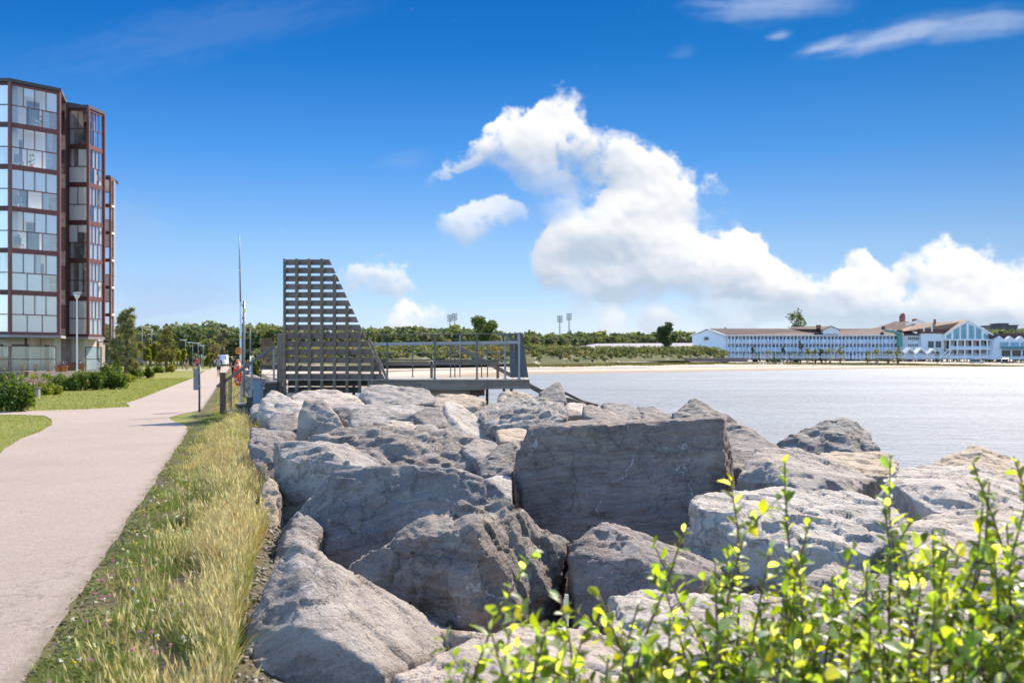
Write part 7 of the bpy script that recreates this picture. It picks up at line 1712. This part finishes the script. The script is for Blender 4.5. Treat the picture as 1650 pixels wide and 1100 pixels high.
def verge():
    g = np.random.default_rng(81); Vs = []; Fs = []; Cs = []; off = 0
    def put(V, F4, c):
        nonlocal off
        Vs.append(V); Fs.append(F4 + off); Cs.append(c); off += len(V)
    zones = [(3.6, 9, 60000, 1.0), (9, 15, 52000, 1.1), (15, 30, 60000, 1.5), (30, 95, 42000, 2.6)]
    for y0, y1, n, wk in zones:
        y = y0 + (y1 - y0) * g.random(n); u = (np.interp(y, [3.6, 6, 8, 10, 26, 40], [1.02, 1.14, 1.24, 1.42, 1.46, 1.35])) * g.random(n) - .04
        p2 = np.stack([u * 2.2, y * 1.1, y * 0], 1); cl = fbm(p2 + 3, 3); dry = fbm(p2 * .45 + 11, 3); 
        edge = np.clip((u + .10 * pnoise(np.stack([y * 2.3, y * 0, y * 0], 1)) - .02) / .22, 0, 1)
        keep = (g.random(n) < .18 + .45 * edge + 1.5 * cl) & (edge > .02)
        wedge = (y > 23) & (y < 32) & (u < .9)
        y, u, cl, dry, edge, wedge = (q[keep] for q in (y, u, cl, dry, edge, wedge)); n = len(y)
        x = XE(y) + u; z = terrain_z(x, y) - .01
        h = (.035 + .17 * np.clip((u - .15) / .9, 0, 1) ** 1.3) * (.5 + .8 * g.random(n)) * (1 + 1.1 * np.clip(cl, -.6, .7)) * np.interp(y, [4, 10], [.8, 1.1]); h = np.where(wedge, np.minimum(h, .09), h)
        wind = np.stack([fbm(p2[keep] * 1.3 + 71, 2), fbm(p2[keep] * 1.3 + 91, 2)], 1) * 1.1; lean = (g.normal(size=(n, 2)) * .6 + wind) * h[:, None] + np.stack([-.15 * h, -.05 * h], 1)
        r = g.random(n); dryness = np.clip(.48 + 2.0 * dry + .40 * (u - .7), .06, .92); isdry = r < dryness
        green = np.where((g.random(n) < .6)[:, None], np.array([[.14, .20, .032]]), np.array([[.20, .24, .045]])); straw = np.where((g.random(n) < .6)[:, None], np.array([[.54, .43, .20]]), np.array([[.36, .255, .125]]))
        rust = (fbm(p2[keep] * .8 + 31, 3) + .5 * (u - .8) > .16) & (g.random(n) < .7); straw[rust] = (.40, .235, .10); deep = (fbm(p2[keep] * .9 + 51, 3) > .15) & (g.random(n) < .7); green[deep] = (.07, .115, .022)
        tone = np.where(isdry[:, None], straw, green) * (.7 + .6 * g.random((n, 1)))
        w = (.0026 + .003 * g.random(n)) * wk
        V, F4, c, _ = blades(x, y, z, h, w, lean, tone, g); put(V, F4, c)
        # seed stalks with plumes
        ns = int(n * .06); k = g.choice(n, ns, p=np.clip((u - .2), .02, 1) / np.clip((u - .2), .02, 1).sum()); k = k[~wedge[k]]; ns = len(k)
        hs = np.minimum(h[k] * 1.1 + .05 + .13 * g.random(ns), .42) * (.6 + .4 * np.clip(u[k], 0, 1)); ln = g.normal(size=(ns, 2)) * (.20 * hs)[:, None] + np.stack([-.08 * hs, 0 * hs], 1)
        tn = np.array([[.52, .44, .27]]) * (.75 + .5 * g.random((ns, 1))) * np.array([1, 1, 1]); tn[g.random(ns) < .25] *= np.array([.9, .76, .7])
        V, F4, c, tip = blades(x[k], y[k], z[k], hs, np.full(ns, .0028) * wk, ln, tn, g); put(V, F4, c)
        for q in range(3):
            d = np.stack([ln[:, 0], ln[:, 1], hs * .8], 1); d /= np.linalg.norm(d, axis=1)[:, None]; d = d + .18 * unit(ns, g); s = np.cross(d, unit(ns, g)); s /= np.linalg.norm(s, axis=1)[:, None]
            L = .05 + .05 * g.random(ns); V, F4 = leafquads(tip - d * L[:, None] * .3, d, s, L, np.full(ns, .0062) * wk ** .6); put(V, F4, tn * 1.1)
        # low leafy weeds hugging the ground at the tarmac's edge
    n = 9000; y = 3.6 + 22 * g.random(n) ** 1.3; u = .02 + .45 * g.random(n) ** 1.3; x = XE(y) + u; z = terrain_z(x, y) + .015 + .03 * g.random(n)
    keep = pnoise(np.stack([x * 4, y * 2.2, x * 0], 1)) > -.05; x, y, z = x[keep], y[keep], z[keep]; n = len(x)
    d = unit(n, g); d[:, 2] = abs(d[:, 2]) * .5; s = np.cross(d, np.array([0, 0, 1.0]) + .4 * unit(n, g)); s /= np.linalg.norm(s, axis=1)[:, None]; L = .02 + .03 * g.random(n)
    V, F4 = leafquads(np.stack([x, y, z], 1), d, s, L, L * .6); put(V, F4, tones(n, (.15, .175, .04), g, .3))
    o = np_mesh('verge_grass', np.concatenate(Vs), np.concatenate(Fs), MATS['grass_blade'], np.concatenate(Cs)); tag(o, 'tall dry and green grass with seed heads between the path and the boulders', 'grass', kind='stuff')
    # small clover and daisy heads
    n = 170; y = 4 + 9 * g.random(n); u = .12 + .75 * g.random(n); x = XE(y) + u; z = terrain_z(x, y) + .10 + .14 * g.random(n) * np.clip(u, .3, 1)
    p = np.repeat(np.stack([x, y, z], 1), 7, 0); m = len(p); d = unit(m, g); s = np.cross(d, unit(m, g)); s /= np.linalg.norm(s, axis=1)[:, None]
    V, F4 = leafquads(p + d * .006, d, s, np.full(m, .02), np.full(m, .012)); c = np.where((g.random(n) < .55)[:, None], np.array([[.55, .22, .42]]), np.array([[.7, .66, .62]])); c[g.random(n) < .2] = (.7, .5, .05)
    o = np_mesh('meadow_flowers', V, F4, MATS['grass_blade'], np.repeat(c, 7, 0)); tag(o, 'scattered tiny pink, white and yellow flowers in the verge grass', 'flowers', kind='stuff')
verge()
def gravel():
    g = np.random.default_rng(87); ico = bmesh.new(); bmesh.ops.create_icosphere(ico, subdivisions=1, radius=1.0); bv = np.array([v.co[:] for v in ico.verts]); bf = np.array([[v.index for v in f.verts] for f in ico.faces]); ico.free()
    n = 2600; y = 3.8 + 22 * g.random(n) ** 1.4; side = g.random(n) < .72
    u = np.where(side, np.interp(y, [3.6, 6, 8, 10, 26], [.98, 1.08, 1.16, 1.3, 1.4]) + .25 * g.random(n), -.05 + .16 * g.random(n)); x = XE(y) + u
    r = np.where(side, .006 + .03 * g.random(n) ** 3, .003 + .009 * g.random(n) ** 2); z = terrain_z(x, y) + r * .3 + np.where(u < 0, .012, 0)
    V = bv[None] * (1 + .35 * g.normal(size=(n, len(bv), 1))).clip(.5, 1.6) * r[:, None, None] * (np.array([1, 1, .7]) * (.7 + .6 * g.random((n, 1, 3)))) + np.stack([x, y, z], 1)[:, None]
    F3 = (bf[None] + np.arange(n)[:, None, None] * len(bv)).reshape(-1, 3)
    m, N = newmat('gravel_stone'); at = N.n('ShaderNodeVertexColor', layer_name='tone').outputs[0]; finish(m, N, principled(N, at, .9, None, .2).outputs[0])
    c = tones(n, (.26, .225, .19), g, .35, .06)
    o = np_mesh('gravel', V.reshape(-1, 3), F3, m, np.repeat(c, len(bf), 0)); tag(o, 'loose gravel and stone crumbs along the path edge and under the boulders', 'gravel', kind='stuff')
gravel()
def lawn():
    g = np.random.default_rng(83); n = 215000
    y = 7 + 73 * g.random(n) ** 1.5; x = XE(y) - 2.3 - (2 + .5 * y) * g.random(n) ** 1.2
    ly = [p[0] for p in PATH_LEFT]; lx = [p[1] for p in PATH_LEFT]
    L = np.interp(y, ly, lx); keep = (x < L + .06 * pnoise(np.stack([x * 3, y * 3, x * 0], 1))) & ~((y > 28.62) & (y < 30.26))
    x, y = x[keep], y[keep]; n = len(x); z = np.zeros(n) - .005
    cl = fbm(np.stack([x * .35, y * .18, x * 0], 1), 4); h = (.028 + .03 * g.random(n)) * (1 + np.clip(cl, -.4, .8))
    tone = np.where((g.random(n) < .68 - .6 * cl)[:, None], np.array([[.215, .24, .042]]), np.array([[.37, .33, .11]])) * (.7 + .55 * g.random((n, 1)))
    V, F4, c, _ = blades(x, y, z, h, (.010 + .012 * g.random(n)) * (y / 30), g.normal(size=(n, 2)) * .022, tone, g, 2)
    o = np_mesh('lawn_grass', V, F4, MATS['grass_blade'], c); tag(o, 'short mown yellow-green lawn beside the path', 'grass', kind='stuff')
lawn()

# ------------------------------------------------------------------ leafy plants
def leaf_mesh(c, d, nrm, ln, wd, g, curl=.25, fold=.18):
    """modelled leaves, 5 rows of 3: base narrow, widest beyond the middle, folded at the midrib and curled"""
    n = len(c); s = np.cross(d, nrm); s /= np.linalg.norm(s, axis=1)[:, None]; nn = np.cross(s, d)
    T = [0, .28, .58, .85, 1.0]; Wp = [.05, .72, 1.0, .62, .03]; rows = []
    cu = curl * (.4 + 1.2 * g.random(n))
    for t, wp in zip(T, Wp):
        q = c + d * (ln * t)[:, None] - nn * (cu * ln * t * t)[:, None]; e = s * (wd * wp * .5)[:, None]; up = nn * (wd * wp * fold)[:, None]
        rows += [q - e + up, q, q + e + up]
    V = np.stack(rows, 1).reshape(-1, 3); b = np.arange(n)[:, None] * 15; fs = []
    for k in range(4): fs += [[3 * k, 3 * k + 1, 3 * k + 4, 3 * k + 3], [3 * k + 1, 3 * k + 2, 3 * k + 5, 3 * k + 4]]
    F4 = np.concatenate([b + np.array([f]) for f in fs], 1).reshape(-1, 4)
    return V, F4
m, N = newmat('willow_leaf')
at = N.n('ShaderNodeVertexColor', layer_name='tone').outputs[0]; bf = N.n('ShaderNodeNewGeometry').outputs['Backfacing']
k_ = N.lin(N.noise(N.n('ShaderNodeTexCoord').outputs['Object'], 30, 4, .6), .3, .7, .85, 1.15); col_ = N.vmath('SCALE', at); N.link(k_, col_.node.inputs['Scale'])
b_ = principled(N, N.mix(N.math('MULTIPLY', bf, .6), col_, (.50, .54, .44)), .45, None, .45)
t_ = N.n('ShaderNodeBsdfTranslucent', i={'Color': N.vmath('MULTIPLY', col_, (2.9, 2.7, .32))})
finish(m, N, N.n('ShaderNodeMixShader', i={0: .54, 1: b_.outputs[0], 2: t_.outputs[0]}).outputs[0])
mat_plain('twig', (0.13, 0.075, 0.05), 0.7, 0.2, 20)

def willow(name, label, stems, seed):
    """stems: (tip px, tip py, metres ahead, root px shift, leaf start fraction)"""
    g = np.random.default_rng(seed); tw = MB(); c = []; d = []; nr = []; ln = []
    rx = float(np.mean([P(s[0], 1100, s[2]).x for s in stems])); ry = float(np.mean([s[2] for s in stems])); base = Vector((rx, ry, -0.35))
    t = empty(name, base, label=label, cat='shrub', group='willow shrubs on the boulders')
    def leafy(pts, start, dens, size):
        P_ = [np.array(p) for p in pts]; seg = [np.linalg.norm(P_[i + 1] - P_[i]) for i in range(len(P_) - 1)]; L = sum(seg); s = start * L; k = g.integers(0, 9)
        while s < L:
            q = s; i = 0
            while i < len(seg) - 1 and q > seg[i]: q -= seg[i]; i += 1
            p = P_[i] + (P_[i + 1] - P_[i]) * (q / seg[i]); ax = (P_[i + 1] - P_[i]) / seg[i]
            a = k * 2.4 + g.normal() * .35; side = np.cross(ax, [cos(a), sin(a), .1]); side /= np.linalg.norm(side)
            tipf = s / L; dd = side * (.95 - .45 * tipf ** 3) + ax * (.35 + .5 * tipf ** 3) + np.array([0, 0, -.1]) + .25 * g.normal(size=3); dd /= np.linalg.norm(dd)
            n0 = ax * .9 + np.array([0, 0, .5]) - dd * .2 + .4 * g.normal(size=3)
            c.append(p); d.append(dd); nr.append(n0); ln.append(size * (.65 + .6 * g.random()) * (1 - .35 * max(0, tipf - .8) / .2))
            s += dens * (.7 + .6 * g.random()); k += 1
    for (px, py, dist, sh, st) in stems:
        tip = np.array(P(px, py, dist)); root = np.array([tip[0] + sh * .5 + g.normal() * .22, dist + g.normal() * .12, -0.33]); mid = (tip + root) / 2 + np.array([g.normal() * .14 + sh * .15, g.normal() * .10, .08])
        pts = []
        for k in range(9):
            u = k / 8; pts.append(root * (1 - u) ** 2 + 2 * mid * u * (1 - u) + tip * u * u + g.normal(size=3) * .007)
        tw.tube([tuple(p - np.array(base)) for p in pts], [.0065 * (1 - .75 * k / 8) + .001 for k in range(9)], 5)
        leafy(pts[2:], st, .018, .056)
        for q in range(5):                      # side twigs
            i = 3 + int(g.random() * 5); a = g.random() * 6.28; e = pts[i] + np.array([cos(a) * .17, sin(a) * .12, .03 + .09 * g.random()]) * (.6 + .8 * g.random()); mm = (pts[i] + e) / 2 + np.array([0, 0, -.01])
            if P_row(e) < py - 4: continue
            tw.tube([tuple(v - np.array(base)) for v in (pts[i], mm, e)], [.003, .0022, .001], 4); leafy([pts[i], mm, e], .15, .018, .052)
    c, d, nr, ln = (np.array(v) for v in (c, d, nr, ln)); n = len(c)
    V, F4 = leaf_mesh(c - np.array(base), d, nr, ln, ln * (.50 + .16 * g.random(n)), g)
    tone = tones(n, (.155, .22, .03), g, .18, .09); y = g.random(n) < .16; tone[y] = tones(int(y.sum()), (.255, .27, .025), g, .15, .05); dk = g.random(n) < .22; tone[dk] *= .55; wh = g.random(n) < .17; tone[wh] = tones(int(wh.sum()), (.50, .54, .42), g, .12, .03)  # whitened leaves: sun glare and silvery undersides put into the tone
    np_mesh('leaves', V, F4, MATS['willow_leaf'], np.repeat(tone, 8, 0), t, smooth=True)
    tw.build('stems', MATS['twig'], t, smooth=True)
    return n
def P_row(e): return HY + (EYE - e[2]) / e[1] * F
def willows():
    g = np.random.default_rng(91)
    A = [(852, 890, 2.75, .3, .25), (905, 955, 2.8, .2, .1), (965, 960, 2.9, .1, .1), (820, 985, 2.6, .3, .2), (880, 1010, 2.6, .2, .1), (930, 1020, 2.7, .1, .1), (1000, 1010, 2.8, 0, .1), (845, 1050, 2.5, .2, .1), (975, 1060, 2.6, 0, .1), (790, 1010, 2.6, .35, .45), (1025, 985, 2.9, -.1, .1)]
    B = [(1048, 880, 3.1, .2, .35), (1105, 862, 3.1, .1, .3), (1178, 770, 3.2, .1, .42), (1265, 738, 3.2, 0, .2), (1200, 860, 3.1, 0, .1), (1150, 905, 3.0, .1, .1), (1310, 838, 3.2, -.1, .4), (1075, 930, 3.0, .15, .1), (1240, 880, 3.0, 0, .1), (1290, 900, 3.0, 0, .1)]
    for k in range(20):
        px = 1040 + 290 * g.random(); B.append((px, 955 + 140 * g.random() ** .8, 2.5 + .7 * g.random(), g.normal() * .25, .1))
    Cc = [(1432, 738, 3.2, .1, .35), (1420, 800, 3.1, 0, .1), (1375, 880, 3.1, .1, .1), (1470, 842, 3.1, 0, .1), (1500, 850, 3.1, 0, .1), (1395, 905, 3.0, .1, .1), (1350, 930, 3.0, .1, .1), (1530, 880, 3.0, -.1, .1), (1455, 880, 3.0, 0, .1)]
    for k in range(14):
        px = 1320 + 220 * g.random(); Cc.append((px, 895 + 150 * g.random() ** .8, 2.5 + .7 * g.random(), g.normal() * .25, .1))
    D = [(1568, 742, 3.1, .15, .15), (1600, 770, 3.1, .1, .1), (1640, 740, 3.0, .1, .1), (1585, 815, 3.0, .1, .1), (1650, 800, 2.9, 0, .1), (1625, 850, 2.9, 0, .1), (1670, 870, 2.8, -.1, .1), (1570, 895, 2.9, .1, .1), (1600, 910, 2.8, 0, .1)]
    for k in range(18):
        px = 1535 + 180 * g.random(); D.append((px, 930 + 140 * g.random(), 2.4 + .6 * g.random(), g.normal() * .2, .1))
    tot = willow('willow_shrub', 'small loose willow shrub at the bottom, leftmost of the four in front of the boulders', A, 92)
    tot += willow('willow_shrub', 'dense willow shrub with one tall thin leafy shoot, second from the left', B, 93)
    tot += willow('willow_shrub', 'yellow-green willow shrub third from the left, in front of the brown-fronted boulder', Cc, 94)
    tot += willow('willow_shrub', 'dense willow shrub cut by the right picture edge', D, 95)
    print('willow leaves', tot)
willows()

def weed(px, py_top, py_base, d, label, seed, base, n, lf, spread=.12, name='weed_plant'):
    g = np.random.default_rng(seed); b = P(px, py_base, d); b.z = float(terrain_z([b.x], [b.y])[0]); H = EYE - (py_top - HY) / F * d - b.z
    t = empty(name, b, label=label, cat='plant'); tw = MB(); c = []; dd = []; nr = []
    for k in range(3):
        a = g.random() * 6.28; tip = np.array([cos(a) * spread * .6 * k, sin(a) * spread * .6 * k, H * (1 - .18 * k)]); tw.tube([(0, 0, 0), tuple(tip * np.array([.4, .4, .5])), tuple(tip)], [.006, .005, .002], 5)
        for q in range(n // 3):
            u = .15 + .85 * q / (n // 3); p = tip * u; an = q * 2.4 + k; v = np.array([cos(an), sin(an), .35 + .5 * u]); v /= np.linalg.norm(v); c.append(p); dd.append(v); nr.append(np.array([0, 0, 1.0]) + .3 * g.normal(size=3))
    c, dd, nr = np.array(c), np.array(dd), np.array(nr); m = len(c); L = lf * (.6 + .6 * g.random(m))
    V, F4 = leaf_mesh(c, dd, nr, L, L * .38, g); np_mesh('leaves', V, F4, MATS['willow_leaf'], np.repeat(tones(m, base, g, .2), 8, 0), t, smooth=True); tw.build('stem', MATS['twig'], t)
for a in ((312, 872, 930, 9.4, 'dark green upright weed with pointed leaves in the middle of the verge', 401, (.09, .17, .02), 110, .11), (330, 915, 960, 8.6, 'low yellow-green weed just right of the dark upright weed', 402, (.26, .29, .03), 80, .09),
          (384, 668, 705, 22, 'bright yellow-green weed standing near the brown stair post', 403, (.26, .27, .02), 50, .09), (371, 690, 720, 20, 'bright green weed left of the bluish smooth-topped boulder', 404, (.20, .25, .02), 50, .09), (394, 705, 745, 17.5, 'bright leafy weed at the foot of the bluish boulder', 405, (.20, .25, .02), 55, .085), (414, 675, 700, 22, 'small yellow weed below the utility cabinet', 406, (.30, .28, .02), 36, .08),
          (345, 720, 745, 17, 'small pale weed in the verge across from the bluish boulder', 407, (.20, .23, .03), 36, .07)): weed(*a)
